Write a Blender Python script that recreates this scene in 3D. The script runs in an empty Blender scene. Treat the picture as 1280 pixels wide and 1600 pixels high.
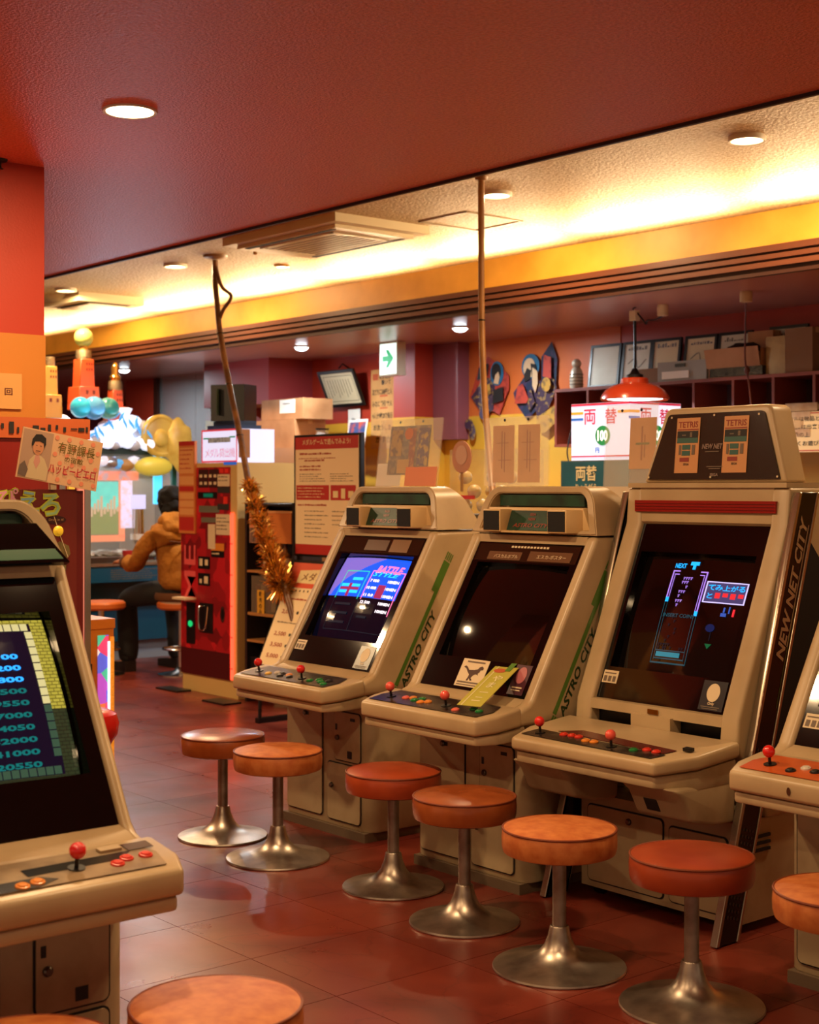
import bpy, bmesh, math, random
from mathutils import Vector, Matrix, noise
random.seed(11)
S = bpy.context.scene
C = S.collection

# ------------------------------------------------------------------ camera, world, exposure
cam_d = bpy.data.cameras.new('camera')
cam = bpy.data.objects.new('camera', cam_d)
C.objects.link(cam)
cam.location = (0, 0, 1.42)
cam.rotation_euler = (math.radians(90), 0, math.radians(50))
cam_d.sensor_fit = 'VERTICAL'
cam_d.sensor_height = 36
cam_d.lens = 2300 / 1600 * 36
cam_d.shift_y = -38 / 1600
cam_d.clip_start = 0.05
cam_d.dof.use_dof = True
cam_d.dof.focus_distance = 4.7
cam_d.dof.aperture_fstop = 5.0
S.camera = cam

W = bpy.data.worlds.new('room_glow')
S.world = W
W.use_nodes = True
W.node_tree.nodes['Background'].inputs[0].default_value = (0.62, 0.40, 0.25, 1)
W.node_tree.nodes['Background'].inputs[1].default_value = 0.54

S.view_settings.view_transform = 'Standard'
S.view_settings.look = 'None'
S.view_settings.exposure = 0.30
S.view_settings.gamma = 1.0
S.view_settings.use_curve_mapping = False
S.cycles.use_denoising = True
S.cycles.use_adaptive_sampling = True
S.cycles.adaptive_threshold = 0.03
S.cycles.max_bounces = 6
S.cycles.diffuse_bounces = 4
S.cycles.glossy_bounces = 3
S.cycles.transmission_bounces = 4
S.cycles.transparent_max_bounces = 8
S.cycles.sample_clamp_indirect = 4.0
S.cycles.caustics_reflective = False
S.cycles.caustics_refractive = False

WARM = (1.0, 0.66, 0.34)
COVE = (1.0, 0.72, 0.40)
COLD = (0.62, 0.88, 1.0)

def lamp(name, kind, loc, power, color, rot=(0, 0, 0), parent=None, **kw):
    d = bpy.data.lights.new(name, kind)
    d.energy = power
    d.color = color
    for k, v in kw.items():
        setattr(d, k, v)
    o = bpy.data.objects.new(name, d)
    C.objects.link(o)
    o.location = loc
    o.rotation_euler = rot
    if parent:
        o.parent = parent
    return o

# ------------------------------------------------------------------ materials
def lin(h):
    h = h.lstrip('#')
    out = []
    for i in (0, 2, 4):
        c = int(h[i:i + 2], 16) / 255
        out.append(c / 12.92 if c <= 0.04045 else ((c + 0.055) / 1.055) ** 2.4)
    return tuple(out) + (1,)

MATS = {}
def mat(name, col='#888888', rough=0.5, metal=0.0, emit=None, es=0.0, bump=None, var=None,
        trans=0.0, alpha=1.0, spec=0.5, coat=0.0, coords='Object'):
    if name in MATS:
        return MATS[name]
    m = bpy.data.materials.new(name)
    m.use_nodes = True
    nt = m.node_tree
    b = nt.nodes['Principled BSDF']
    b.inputs['Base Color'].default_value = lin(col)
    b.inputs['Roughness'].default_value = rough
    b.inputs['Metallic'].default_value = metal
    b.inputs['Specular IOR Level'].default_value = spec
    b.inputs['Coat Weight'].default_value = coat
    b.inputs['Transmission Weight'].default_value = trans
    b.inputs['Alpha'].default_value = alpha
    if emit:
        b.inputs['Emission Color'].default_value = lin(emit)
        b.inputs['Emission Strength'].default_value = es
    if bump or var:
        if coords == 'World':
            tc = nt.nodes.new('ShaderNodeNewGeometry').outputs['Position']
        else:
            tc = nt.nodes.new('ShaderNodeTexCoord').outputs[coords]
    if var:                                   # (scale, second colour, low, high)
        n = nt.nodes.new('ShaderNodeTexNoise')
        n.inputs['Scale'].default_value = var[0]
        n.inputs['Detail'].default_value = 6
        nt.links.new(tc, n.inputs['Vector'])
        r = nt.nodes.new('ShaderNodeValToRGB')
        r.color_ramp.elements[0].position = var[2] if len(var) > 2 else 0.35
        r.color_ramp.elements[1].position = var[3] if len(var) > 3 else 0.7
        r.color_ramp.elements[0].color = lin(col)
        r.color_ramp.elements[1].color = lin(var[1])
        nt.links.new(n.outputs['Fac'], r.inputs['Fac'])
        nt.links.new(r.outputs['Color'], b.inputs['Base Color'])
    if bump:                                  # (scale, strength, distance)
        n = nt.nodes.new('ShaderNodeTexNoise')
        n.inputs['Scale'].default_value = bump[0]
        n.inputs['Detail'].default_value = 3
        nt.links.new(tc, n.inputs['Vector'])
        k = nt.nodes.new('ShaderNodeBump')
        k.inputs['Strength'].default_value = bump[1]
        k.inputs['Distance'].default_value = bump[2] if len(bump) > 2 else 0.01
        nt.links.new(n.outputs['Fac'], k.inputs['Height'])
        nt.links.new(k.outputs['Normal'], b.inputs['Normal'])
    MATS[name] = m
    return m

def glow(name, col, es, base='#050505', rough=0.04):
    return mat(name, base, rough, emit=col, es=es)

# ------------------------------------------------------------------ mesh helpers
def newbm():
    return bmesh.new()

def addbox(bm, x0, x1, y0, y1, z0, z1):
    v = [bm.verts.new(p) for p in ((x0, y0, z0), (x1, y0, z0), (x1, y1, z0), (x0, y1, z0),
                                   (x0, y0, z1), (x1, y0, z1), (x1, y1, z1), (x0, y1, z1))]
    for f in ((3, 2, 1, 0), (4, 5, 6, 7), (0, 1, 5, 4), (1, 2, 6, 5), (2, 3, 7, 6), (3, 0, 4, 7)):
        bm.faces.new([v[i] for i in f])
    return bm

def bev(bm, w, seg=2, angle=30):
    es = [e for e in bm.edges if len(e.link_faces) == 2 and e.calc_face_angle(0) > math.radians(angle)]
    if w > 0 and es:
        bmesh.ops.bevel(bm, geom=es, offset=w, offset_type='OFFSET', segments=seg, profile=0.5,
                        affect='EDGES', clamp_overlap=True)
    return bm

def box(x0, x1, y0, y1, z0, z1, b=0.0, seg=2):
    bm = addbox(newbm(), min(x0, x1), max(x0, x1), min(y0, y1), max(y0, y1), min(z0, z1), max(z0, z1))
    return bev(bm, b, seg)

def boxes(lst, b=0.0, seg=1):
    bm = newbm()
    for t in lst:
        addbox(bm, *t)
    return bev(bm, b, seg)

def prism(pts, axis, a0, a1, b=0.0, seg=2):
    """polygon extruded along an axis; pts are (y,z) for x, (x,z) for y, (x,y) for z"""
    bm = newbm()
    def P(p, a):
        if axis == 'x':
            return (a, p[0], p[1])
        if axis == 'y':
            return (p[0], a, p[1])
        return (p[0], p[1], a)
    lo = [bm.verts.new(P(p, a0)) for p in pts]
    hi = [bm.verts.new(P(p, a1)) for p in pts]
    n = len(pts)
    bm.faces.new(lo)
    bm.faces.new(hi[::-1])
    for i in range(n):
        bm.faces.new((lo[i], hi[i], hi[(i + 1) % n], lo[(i + 1) % n]))
    bmesh.ops.recalc_face_normals(bm, faces=bm.faces)
    return bev(bm, b, seg)

def lathe(prof, n=32, c=(0, 0, 0), axis='z'):
    bm = newbm()
    rings = []
    for r, z in prof:
        if r < 1e-6:
            rings.append([bm.verts.new((0, 0, z))])
        else:
            rings.append([bm.verts.new((r * math.cos(2 * math.pi * i / n), r * math.sin(2 * math.pi * i / n), z)) for i in range(n)])
    for a, b in zip(rings, rings[1:]):
        if len(a) == 1 and len(b) == 1:
            continue
        for i in range(n):
            j = (i + 1) % n
            if len(a) == 1:
                bm.faces.new((a[0], b[i], b[j]))
            elif len(b) == 1:
                bm.faces.new((a[i], b[0], a[j]))
            else:
                bm.faces.new((a[i], b[i], b[j], a[j]))
    bmesh.ops.recalc_face_normals(bm, faces=bm.faces)
    if axis == 'x':
        bmesh.ops.transform(bm, matrix=Matrix.Rotation(math.radians(90), 4, 'Y'), verts=bm.verts)
    if axis == 'y':
        bmesh.ops.transform(bm, matrix=Matrix.Rotation(math.radians(-90), 4, 'X'), verts=bm.verts)
    bmesh.ops.translate(bm, vec=c, verts=bm.verts)
    return bm

def tube(path, r, n=8, cap=True):
    bm = newbm()
    P = [Vector(p) for p in path]
    R = r if isinstance(r, (list, tuple)) else [r] * len(P)
    up = Vector((0, 0, 1))
    t0 = (P[1] - P[0]).normalized()
    a = t0.cross(up)
    if a.length < 1e-3:
        a = t0.cross(Vector((1, 0, 0)))
    a.normalize()
    rings = []
    for i, p in enumerate(P):
        t = (P[min(i + 1, len(P) - 1)] - P[max(i - 1, 0)]).normalized()
        a = (a - t * a.dot(t)).normalized()
        b = t.cross(a)
        rings.append([bm.verts.new(p + R[i] * (a * math.cos(2 * math.pi * k / n) + b * math.sin(2 * math.pi * k / n))) for k in range(n)])
    for q, w in zip(rings, rings[1:]):
        for k in range(n):
            j = (k + 1) % n
            bm.faces.new((q[k], q[j], w[j], w[k]))
    if cap:
        bm.faces.new(rings[0][::-1])
        bm.faces.new(rings[-1])
    bmesh.ops.recalc_face_normals(bm, faces=bm.faces)
    return bm

def ball(r, c=(0, 0, 0), s=(1, 1, 1), sub=3):
    bm = newbm()
    bmesh.ops.create_icosphere(bm, subdivisions=sub, radius=r)
    bmesh.ops.scale(bm, vec=s, verts=bm.verts)
    bmesh.ops.translate(bm, vec=c, verts=bm.verts)
    return bm

def smoothpath(pts, k=5):
    P = [Vector(p) for p in pts]
    P = [2 * P[0] - P[1]] + P + [2 * P[-1] - P[-2]]
    out = []
    for i in range(1, len(P) - 2):
        for j in range(k):
            t = j / k
            a, b, c, d = P[i - 1], P[i], P[i + 1], P[i + 2]
            out.append(0.5 * ((2 * b) + (c - a) * t + (2 * a - 5 * b + 4 * c - d) * t * t + (3 * b - a - 3 * c + d) * t ** 3))
    out.append(P[-2])
    return out

def merge(*bms):
    out = newbm()
    for b in bms:
        me = bpy.data.meshes.new('t')
        b.to_mesh(me)
        b.free()
        out.from_mesh(me)
        bpy.data.meshes.remove(me)
    return out

def xf(bm, m):
    bmesh.ops.transform(bm, matrix=m, verts=bm.verts)
    return bm

def obj(name, bm, m, parent=None, loc=None, rot=None, smooth=True):
    me = bpy.data.meshes.new(name)
    if isinstance(bm, bpy.types.Mesh):
        me = bm
    else:
        bm.to_mesh(me)
        bm.free()
        if smooth and len(me.polygons):
            me.polygons.foreach_set('use_smooth', [True] * len(me.polygons))
            me.set_sharp_from_angle(angle=math.radians(38))
    me.materials.clear()
    me.materials.append(m)
    o = bpy.data.objects.new(name, me)
    C.objects.link(o)
    if parent:
        o.parent = parent
    if loc:
        o.location = loc
    if rot:
        o.rotation_euler = rot
    return o

def tag(o, label, cat=None, group=None, kind=None):
    if label:
        o['label'] = label
    if cat:
        o['category'] = cat
    if group:
        o['group'] = group
    if kind:
        o['kind'] = kind
    return o

def thing(name, label, cat, loc=(0, 0, 0), rz=0.0, group=None):
    o = bpy.data.objects.new(name, None)
    C.objects.link(o)
    o.empty_display_size = 0.1
    o.location = loc
    o.rotation_euler = (0, 0, rz)
    return tag(o, label, cat, group)

def struct(name, bm, m, label, parent=None):
    o = obj(name, bm, m, parent)
    if not parent:
        o['kind'] = 'structure'
        o['label'] = label
        o['category'] = name.split('_')[0].split('.')[0]
    return o

def dup(root, loc, rz, label, group=None):
    r = root.copy()
    C.objects.link(r)
    r.location = loc
    r.rotation_euler = (0, 0, rz)
    r['label'] = label
    if group:
        r['group'] = group
    for ch in list(root.children):
        c = ch.copy()
        C.objects.link(c)
        c.parent = r
        for g in list(ch.children):
            d = g.copy()
            C.objects.link(d)
            d.parent = c
    return r

# ------------------------------------------------------------------ lettering
TXT = {}
def textmesh(s, bold=0.0, shear=0.0):
    """vertices and faces of a string, bounding box normalised to start at 0,0"""
    key = (s, bold, shear)
    if key not in TXT:
        cu = bpy.data.curves.new('t', 'FONT')
        cu.body = s
        cu.offset = bold
        cu.shear = shear
        cu.resolution_u = 2
        o = bpy.data.objects.new('t', cu)
        me = bpy.data.meshes.new_from_object(o)
        vs = [v.co.copy() for v in me.vertices]
        fs = [tuple(p.vertices) for p in me.polygons]
        if not vs:
            vs, fs = [Vector((0, 0, 0)), Vector((1, 0, 0)), Vector((0, 1, 0))], []
        x0 = min(v.x for v in vs); x1 = max(v.x for v in vs)
        y0 = min(v.y for v in vs); y1 = max(v.y for v in vs)
        TXT[key] = ([(v.x - x0, v.y - y0) for v in vs], fs, max(x1 - x0, 1e-4), max(y1 - y0, 1e-4))
        bpy.data.objects.remove(o)
        bpy.data.curves.remove(cu)
        bpy.data.meshes.remove(me)
    return TXT[key]

class Plane:
    """a flat frame (origin, right, up) for print, stickers and boards"""
    def __init__(s, o, r, u):
        s.o = Vector(o); s.r = Vector(r).normalized(); s.u = Vector(u).normalized()
        s.n = s.r.cross(s.u)
    def pt(s, x, y, w=0.0):
        return s.o + s.r * x + s.u * y + s.n * w
    div = 1
    def rects(s, name, lst, m, parent=None, lift=0.001, thick=0.0008):
        if thick and s.div == 1 and len(lst) > 1:          # raised pieces stay separate parts
            return [s.rects(name, [q], m, parent, lift, thick) for q in lst][0]
        bm = newbm()
        for (x0, y0, x1, y1) in lst:
            k = s.div
            top = [[bm.verts.new(s.pt(x0 + (x1 - x0) * i / k, y0 + (y1 - y0) * j / k, lift)) for i in range(k + 1)] for j in range(k + 1)]
            for j in range(k):
                for i in range(k):
                    bm.faces.new((top[j][i], top[j][i + 1], top[j + 1][i + 1], top[j + 1][i]))
            if thick and k == 1:
                lo = [bm.verts.new(s.pt(x, y, lift - thick)) for x, y in ((x0, y0), (x1, y0), (x1, y1), (x0, y1))]
                hi = [top[0][0], top[0][1], top[1][1], top[1][0]]
                for i in range(4):
                    j = (i + 1) % 4
                    bm.faces.new((hi[j], hi[i], lo[i], lo[j]))
                bm.faces.new(lo[::-1])
        o = obj(name, bm, m, parent, smooth=False)
        if len(lst) > 1:
            o['kind'] = 'stuff'                            # fine print joined
        return o
    def rect(s, name, x0, y0, x1, y1, m, parent=None, lift=0.001, thick=0.0008):
        return s.rects(name, [(x0, y0, x1, y1)], m, parent, lift, thick)
    def poly(s, name, pts, m, parent=None, lift=0.001, thick=0.0008):
        bm = newbm()
        hi = [bm.verts.new(s.pt(x, y, lift)) for x, y in pts]
        bm.faces.new(hi)
        if thick:
            lo = [bm.verts.new(s.pt(x, y, lift - thick)) for x, y in pts]
            bm.faces.new(lo[::-1])
            for i in range(len(pts)):
                j = (i + 1) % len(pts)
                bm.faces.new((hi[j], hi[i], lo[i], lo[j]))
        return obj(name, bm, m, parent, smooth=False)
    def disc(s, name, cx, cy, rx, ry, m, parent=None, lift=0.001, n=24, thick=0.0006):
        return s.poly(name, [(cx + rx * math.cos(2 * math.pi * i / n), cy + ry * math.sin(2 * math.pi * i / n)) for i in range(n)], m, parent, lift, thick)
    def text(s, name, items, m, parent=None, lift=0.0016):
        """items: (string, centre x, centre y, width or None, height or None, bold, shear, angle)"""
        if len(items) > 1:
            return [s.text(name, [q], m, parent, lift) for q in items][0]
        bm = newbm()
        for it in items:
            st, cx, cy, w, h = it[:5]
            bold = it[5] if len(it) > 5 else 0.0
            shear = it[6] if len(it) > 6 else 0.0
            ang = it[7] if len(it) > 7 else 0.0
            vs, fs, tw, th = textmesh(st, bold, shear)
            sx = (w / tw) if w else (h / th)
            sy = (h / th) if h else sx
            ca, sa = math.cos(ang), math.sin(ang)
            V = []
            for x, y in vs:
                x = (x - tw / 2) * sx; y = (y - th / 2) * sy
                V.append(bm.verts.new(s.pt(cx + x * ca - y * sa, cy + x * sa + y * ca, lift)))
            for f in fs:
                try:
                    bm.faces.new([V[i] for i in f])
                except ValueError:
                    pass
        return obj(name, bm, m, parent, smooth=False)

class Tube(Plane):
    """the bulging face of a picture tube: half sizes a, b, depth of the bulge d"""
    div = 8
    def __init__(s, o, r, u, a, b, d):
        Plane.__init__(s, o, r, u)
        s.a, s.b, s.d = a, b, d
        s.map = (1, 0, 1, 0)
    def pt(s, x, y, w=0.0):
        x = x * s.map[0] + s.map[1]
        y = y * s.map[2] + s.map[3]
        k = s.d * (1 - 0.5 * (x / s.a) ** 2 - 0.5 * (y / s.b) ** 2)
        return s.o + s.r * x + s.u * y + s.n * (w + k)

def dashes(pl, name, x0, x1, y, rows, pitch, h, m, parent, seed=1, lift=0.0013, gap=0.006):
    """lines of print too small to read, as short bars"""
    R = random.Random(seed)
    out = []
    for k in range(rows):
        x = x0
        end = x1 - R.random() * (x1 - x0) * 0.35
        while x < end:
            w = (0.4 + R.random() * 1.4) * h * 2.2
            out.append((x, y - k * pitch, min(x + w, x1), y - k * pitch + h * (0.6 + 0.4 * R.random())))
            x += w + gap * (0.4 + R.random())
    return pl.rects(name, out, m, parent, lift, 0)
# ------------------------------------------------------------------ materials used everywhere
BEIGE = mat('aged beige plastic', '#bda680', 0.36, var=(3.5, '#a88f6a', 0.42, 0.75), bump=(260, 0.05, 0.002))
BEIGE2 = mat('beige painted steel', '#b5a17e', 0.45, var=(7, '#96805f', 0.5, 0.82), bump=(160, 0.06, 0.002))
SPKBEIGE = mat('yellowed speaker plastic', '#d3b27c', 0.4)
BLACK = mat('black plastic', '#0b0a0a', 0.35)
GLOSSBLACK = mat('glossy black bezel', '#070606', 0.06, spec=0.5)
BROWNSTRIP = mat('brown tinted card strip', '#2b1a12', 0.1)
TUBE = mat('dark picture tube glass', '#0a0706', 0.05, spec=0.6)
GROOVE = mat('dark seam', '#17100c', 0.7)
CHROME = mat('chrome', '#cfc8c0', 0.18, 1.0)
STEEL = mat('worn brushed steel', '#c9beb0', 0.36, 1.0, var=(9, '#8b8178', 0.4, 0.7), bump=(90, 0.05, 0.002))
POSTSTEEL = mat('dull scuffed steel', '#a89c90', 0.5, 0.9, var=(14, '#84796e', 0.4, 0.7))
REDBALL = mat('red lever ball', '#e0201a', 0.15, coat=0.6)
PINKBALL = mat('faded pink lever ball', '#ea5a4a', 0.2, coat=0.4)
BTN = {'red': mat('red button', '#d2301c', 0.25), 'orange': mat('orange button', '#e0872a', 0.25),
       'yellow': mat('yellow button', '#e8b83a', 0.25), 'green': mat('green button', '#1d7a34', 0.25),
       'black': mat('black button', '#141212', 0.3), 'pink': mat('pink button', '#e46a55', 0.25),
       'white': mat('white button', '#d8cfc0', 0.25)}
GREENPRINT = mat('green stripe print', '#4f7d2c', 0.4)
DKGREENPRINT = mat('dark green letter print', '#1d3a1a', 0.4)
PAPER = mat('white paper', '#e8dfd0', 0.6)
CREAMPAPER = mat('cream paper', '#f2dcae', 0.5)
TANPAPER = mat('tan aged paper', '#cf9a5c', 0.6, var=(5, '#b9803f', 0.4, 0.75))
INK = mat('black ink', '#15110f', 0.6)
REDINK = mat('red ink', '#b8261c', 0.5)
BLUEINK = mat('blue ink', '#1f4f8c', 0.5)
GREYINK = mat('grey print', '#6d5d4c', 0.6)
CARDB = mat('cardboard', '#a9764a', 0.75, var=(6, '#946338', 0.4, 0.7))
CARDB2 = mat('grey brown cardboard', '#84603f', 0.8)
DKWOOD = mat('dark red stained wood', '#8a3a26', 0.5, var=(4, '#742e1e', 0.4, 0.7))
ACRYL = mat('clear acrylic', '#f4efe6', 0.08, trans=0.0, alpha=0.13, spec=0.6)
GLASS = mat('clear glass', '#e8f0f0', 0.03, alpha=0.16, spec=0.7)
GOLD = mat('gold foil', '#ffd070', 0.14, 0.95)
BRASS = mat('brass', '#b9832f', 0.3, 1.0)

# ------------------------------------------------------------------ the room
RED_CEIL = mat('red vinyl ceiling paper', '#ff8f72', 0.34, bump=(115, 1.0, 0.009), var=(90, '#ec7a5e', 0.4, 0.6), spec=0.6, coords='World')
CREAM_CEIL = mat('cream textured ceiling paper', '#d8c49a', 0.6, bump=(70, 0.8, 0.01), var=(50, '#b99d6c', 0.38, 0.62), coords='World')
LOW_CEIL = mat('mauve brown gloss ceiling', '#b47e6e', 0.3, bump=(40, 0.12, 0.004), coords='World')
YELLOW = mat('yellow painted board', '#ffbe48', 0.45, coords='World', var=(2, '#dd9c2e', 0.4, 0.7))
MOULD = mat('brown wood moulding', '#6e3f2c', 0.32)
MOULD2 = mat('dark brown wood moulding', '#43241b', 0.35)
REDWALL = mat('red wall paper', '#ae3620', 0.5, coords='World', bump=(120, 0.15, 0.003))
ORANGEWALL = mat('orange wall paper', '#d0692a', 0.5, coords='World', bump=(120, 0.15, 0.003), var=(1.2, '#c75f25', 0.4, 0.6))
YELLOWWALL = mat('yellow wall paper', '#d9a02c', 0.55, coords='World', bump=(120, 0.15, 0.003))
MAROON = mat('maroon wall paper', '#6d211d', 0.5, coords='World')
TRIMDARK = mat('dark edge strip', '#1c0f0d', 0.5)

def floor_mat():
    m = bpy.data.materials.new('terracotta marbled floor tile')
    m.use_nodes = True
    nt = m.node_tree
    L = nt.links
    b = nt.nodes['Principled BSDF']
    g = nt.nodes.new('ShaderNodeNewGeometry').outputs['Position']
    oi = nt.nodes.new('ShaderNodeObjectInfo')
    n1 = nt.nodes.new('ShaderNodeTexNoise'); n1.inputs['Scale'].default_value = 2.2; n1.inputs['Detail'].default_value = 8
    n1.inputs['Distortion'].default_value = 0.8
    L.new(g, n1.inputs['Vector'])
    r = nt.nodes.new('ShaderNodeValToRGB')
    r.color_ramp.elements[0].position = 0.3; r.color_ramp.elements[0].color = lin('#561a15')
    r.color_ramp.elements[1].position = 0.72; r.color_ramp.elements[1].color = lin('#7e3424')
    L.new(n1.outputs['Fac'], r.inputs['Fac'])
    # thin crack veins
    v = nt.nodes.new('ShaderNodeTexVoronoi'); v.feature = 'DISTANCE_TO_EDGE'; v.inputs['Scale'].default_value = 3.2
    n2 = nt.nodes.new('ShaderNodeTexNoise'); n2.inputs['Scale'].default_value = 4; n2.inputs['Detail'].default_value = 5
    mx = nt.nodes.new('ShaderNodeMixRGB'); mx.inputs['Fac'].default_value = 0.25
    L.new(g, n2.inputs['Vector']); L.new(g, mx.inputs[1]); L.new(n2.outputs['Color'], mx.inputs[2]); L.new(mx.outputs['Color'], v.inputs['Vector'])
    cr = nt.nodes.new('ShaderNodeValToRGB')
    cr.color_ramp.elements[0].position = 0.0; cr.color_ramp.elements[0].color = (0.55, 0.5, 0.5, 1)
    cr.color_ramp.elements[1].position = 0.014; cr.color_ramp.elements[1].color = (1, 1, 1, 1)
    L.new(v.outputs['Distance'], cr.inputs['Fac'])
    mu = nt.nodes.new('ShaderNodeMixRGB'); mu.blend_type = 'MULTIPLY'; mu.inputs['Fac'].default_value = 0.6
    L.new(r.outputs['Color'], mu.inputs[1]); L.new(cr.outputs['Color'], mu.inputs[2])
    hs = nt.nodes.new('ShaderNodeHueSaturation')
    mr = nt.nodes.new('ShaderNodeMapRange'); mr.inputs['To Min'].default_value = 0.88; mr.inputs['To Max'].default_value = 1.12
    L.new(oi.outputs['Random'], mr.inputs['Value']); L.new(mr.outputs['Result'], hs.inputs['Value'])
    L.new(mu.outputs['Color'], hs.inputs['Color']); L.new(hs.outputs['Color'], b.inputs['Base Color'])
    rr = nt.nodes.new('ShaderNodeMapRange'); rr.inputs['To Min'].default_value = 0.2; rr.inputs['To Max'].default_value = 0.42
    n3 = nt.nodes.new('ShaderNodeTexNoise'); n3.inputs['Scale'].default_value = 5; n3.inputs['Detail'].default_value = 6
    L.new(g, n3.inputs['Vector']); L.new(n3.outputs['Fac'], rr.inputs['Value']); L.new(rr.outputs['Result'], b.inputs['Roughness'])
    bp = nt.nodes.new('ShaderNodeBump'); bp.inputs['Strength'].default_value = 0.12; bp.inputs['Distance'].default_value = 0.004
    n4 = nt.nodes.new('ShaderNodeTexNoise'); n4.inputs['Scale'].default_value = 9; n4.inputs['Detail'].default_value = 3
    L.new(g, n4.inputs['Vector']); L.new(n4.outputs['Fac'], bp.inputs['Height']); L.new(bp.outputs['Normal'], b.inputs['Normal'])
    return m
FLOORTILE = floor_mat()
GROUT = mat('dark brown grout', '#3a1d15', 0.7)

floor = struct('floor', box(-17, 4, -4, 10, -0.12, -0.003), GROUT, 'terracotta tiled floor of the game hall')
TX, TY, X0, Y0 = 0.426, 0.465, -3.28, 2.485
tile_me = bpy.data.meshes.new('floor_tile')
tb = box(0.0012, TX - 0.0012, 0.0012, TY - 0.0012, -0.010, 0.0, 0.0015, 1)
tb.to_mesh(tile_me); tb.free(); tile_me.materials.append(FLOORTILE)
A40 = math.radians(40)
cand, rest = [], []
for i in range(-32, 18):
    for j in range(-14, 16):
        x, y = X0 + i * TX, Y0 + j * TY
        if not (-16.9 < x < 3.5 and -3.9 < y < 9.6):
            continue
        cx, cy = x + TX / 2, y + TY / 2
        d = -cx * math.cos(A40) + cy * math.sin(A40)
        l = cx * math.sin(A40) + cy * math.cos(A40)
        seen = d > 2.3 and abs(l / d) < 0.33 and d < 11.5 and cy < 6.6
        (cand if seen else rest).append((d, x, y))
cand.sort()
for d, x, y in cand[:290]:
    o = bpy.data.objects.new('floor_tile', tile_me)
    C.objects.link(o); o.parent = floor; o.location = (x, y, 0)
rb = newbm()
for d, x, y in cand[290:] + rest:
    addbox(rb, x + 0.0012, x + TX - 0.0012, y + 0.0012, y + TY - 0.0012, -0.010, 0.0)
o = obj('outer_floor_tiles', rb, FLOORTILE, floor, smooth=False); o['kind'] = 'stuff'

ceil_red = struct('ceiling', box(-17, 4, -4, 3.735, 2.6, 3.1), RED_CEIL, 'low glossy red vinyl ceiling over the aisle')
obj('ceiling_edge_strip', box(-17, 4, 3.735, 3.75, 2.588, 2.612), TRIMDARK, ceil_red)
struct('ceiling.001', boxes([(-17, 4, 3.75, 7.5, 3.02, 3.1), (-17, 4, 7.4, 7.5, 2.6, 3.02), (-17, 4, 3.735, 3.75, 2.612, 3.1)]), CREAM_CEIL, 'raised cream textured ceiling washed by cove light')
struct('ceiling.002', box(-17, 4, 6.205, 9.7, 2.5, 2.6), LOW_CEIL, 'low mauve brown ceiling at the back of the hall')
trim1 = struct('trim_1', box(-17, 4, 6.2, 6.235, 2.643, 2.825, 0.004), YELLOW, 'long yellow cove board below the cream ceiling')
tr2 = struct('trim_2', box(-17, 4, 6.165, 6.2, 2.612, 2.645, 0.006), MOULD, 'brown stepped wood moulding under the yellow cove board')
obj('moulding_groove', box(-17, 4, 6.185, 6.2, 2.596, 2.612), MOULD2, tr2)
obj('moulding_bead', box(-17, 4, 6.15, 6.2, 2.572, 2.596, 0.010, 3), MOULD, tr2)
obj('moulding_groove', box(-17, 4, 6.175, 6.2, 2.556, 2.572), MOULD2, tr2)
obj('moulding_bead', box(-17, 4, 6.135, 6.2, 2.530, 2.556, 0.010, 3), MOULD, tr2)
obj('moulding_groove', box(-17, 4, 6.16, 6.2, 2.494, 2.530), MOULD2, tr2)

wb = struct('wall_back', box(-11.3, 4, 7.4, 7.6, 0, 2.5), REDWALL, 'red papered back wall with a yellow lower band')
obj('wall_orange_area', box(-8.2, -6.62, 7.392, 7.4, 1.95, 2.5), ORANGEWALL, wb)
obj('wall_yellow_band', box(-11.3, 4, 7.39, 7.4, 1.05, 1.95), YELLOWWALL, wb)
obj('wall_orange_base', box(-11.3, 4, 7.385, 7.4, 0, 1.05), ORANGEWALL, wb)
wf = struct('wall_far', boxes([(-17, -11.3, 9.5, 9.7, 0, 2.5), (-11.5, -11.3, 7.6, 9.5, 0, 2.5)]), REDWALL, 'red wall with a yellow band beyond the medal pusher machine')
obj('wall_yellow_band', box(-17, -11.5, 9.49, 9.5, 1.98, 2.22), YELLOWWALL, wf)
struct('wall_far_left', box(-17.2, -17, -4, 9.7, 0, 3.1), MAROON, 'maroon end wall at the far left')
pil = struct('wall_pillar', box(-8.65, -8.40, 7.10, 7.4, 1.95, 2.5), REDWALL, 'square red and yellow pillar beside the exit arrow')
obj('wall_yellow_band', box(-8.655, -8.395, 7.095, 7.4, 1.2, 1.95), YELLOWWALL, pil)
obj('wall_orange_base', box(-8.655, -8.395, 7.095, 7.4, 0.0, 1.2), ORANGEWALL, pil)
pil2 = struct('wall_pilaster', box(-8.40, -8.12, 7.28, 7.4, 1.78, 2.5), mat('mauve wall panel', '#8a4a50', 0.4), 'narrow mauve pilaster between pillar and kites')
struct('wall_bulkhead', box(-11.1, -10.1, 6.95, 7.4, 2.12, 2.5, 0.01), mat('rose red bulkhead', '#9a3a3c', 0.45), 'rose red bulkhead box under the low ceiling above the cartons')
struct('wall_pillar_far', box(-13.3, -12.75, 7.4, 8.0, 0, 2.5), REDWALL, 'plain red pillar behind the medal pusher towers')
win = struct('window_1', boxes([(-12.75, -12.68, 7.4, 7.46, 0.0, 2.5), (-11.36, -11.3, 7.4, 7.46, 0.0, 2.5), (-12.75, -11.3, 7.4, 7.46, 0, 1.0)]), MOULD2, 'dark framed glass partition behind the medal machine')
for k in range(2):
    obj('pane', box(-12.68 + k * 0.66, -12.68 + k * 0.66 + 0.655, 7.43, 7.44, 1.0, 2.5), GLASS, win)

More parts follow.
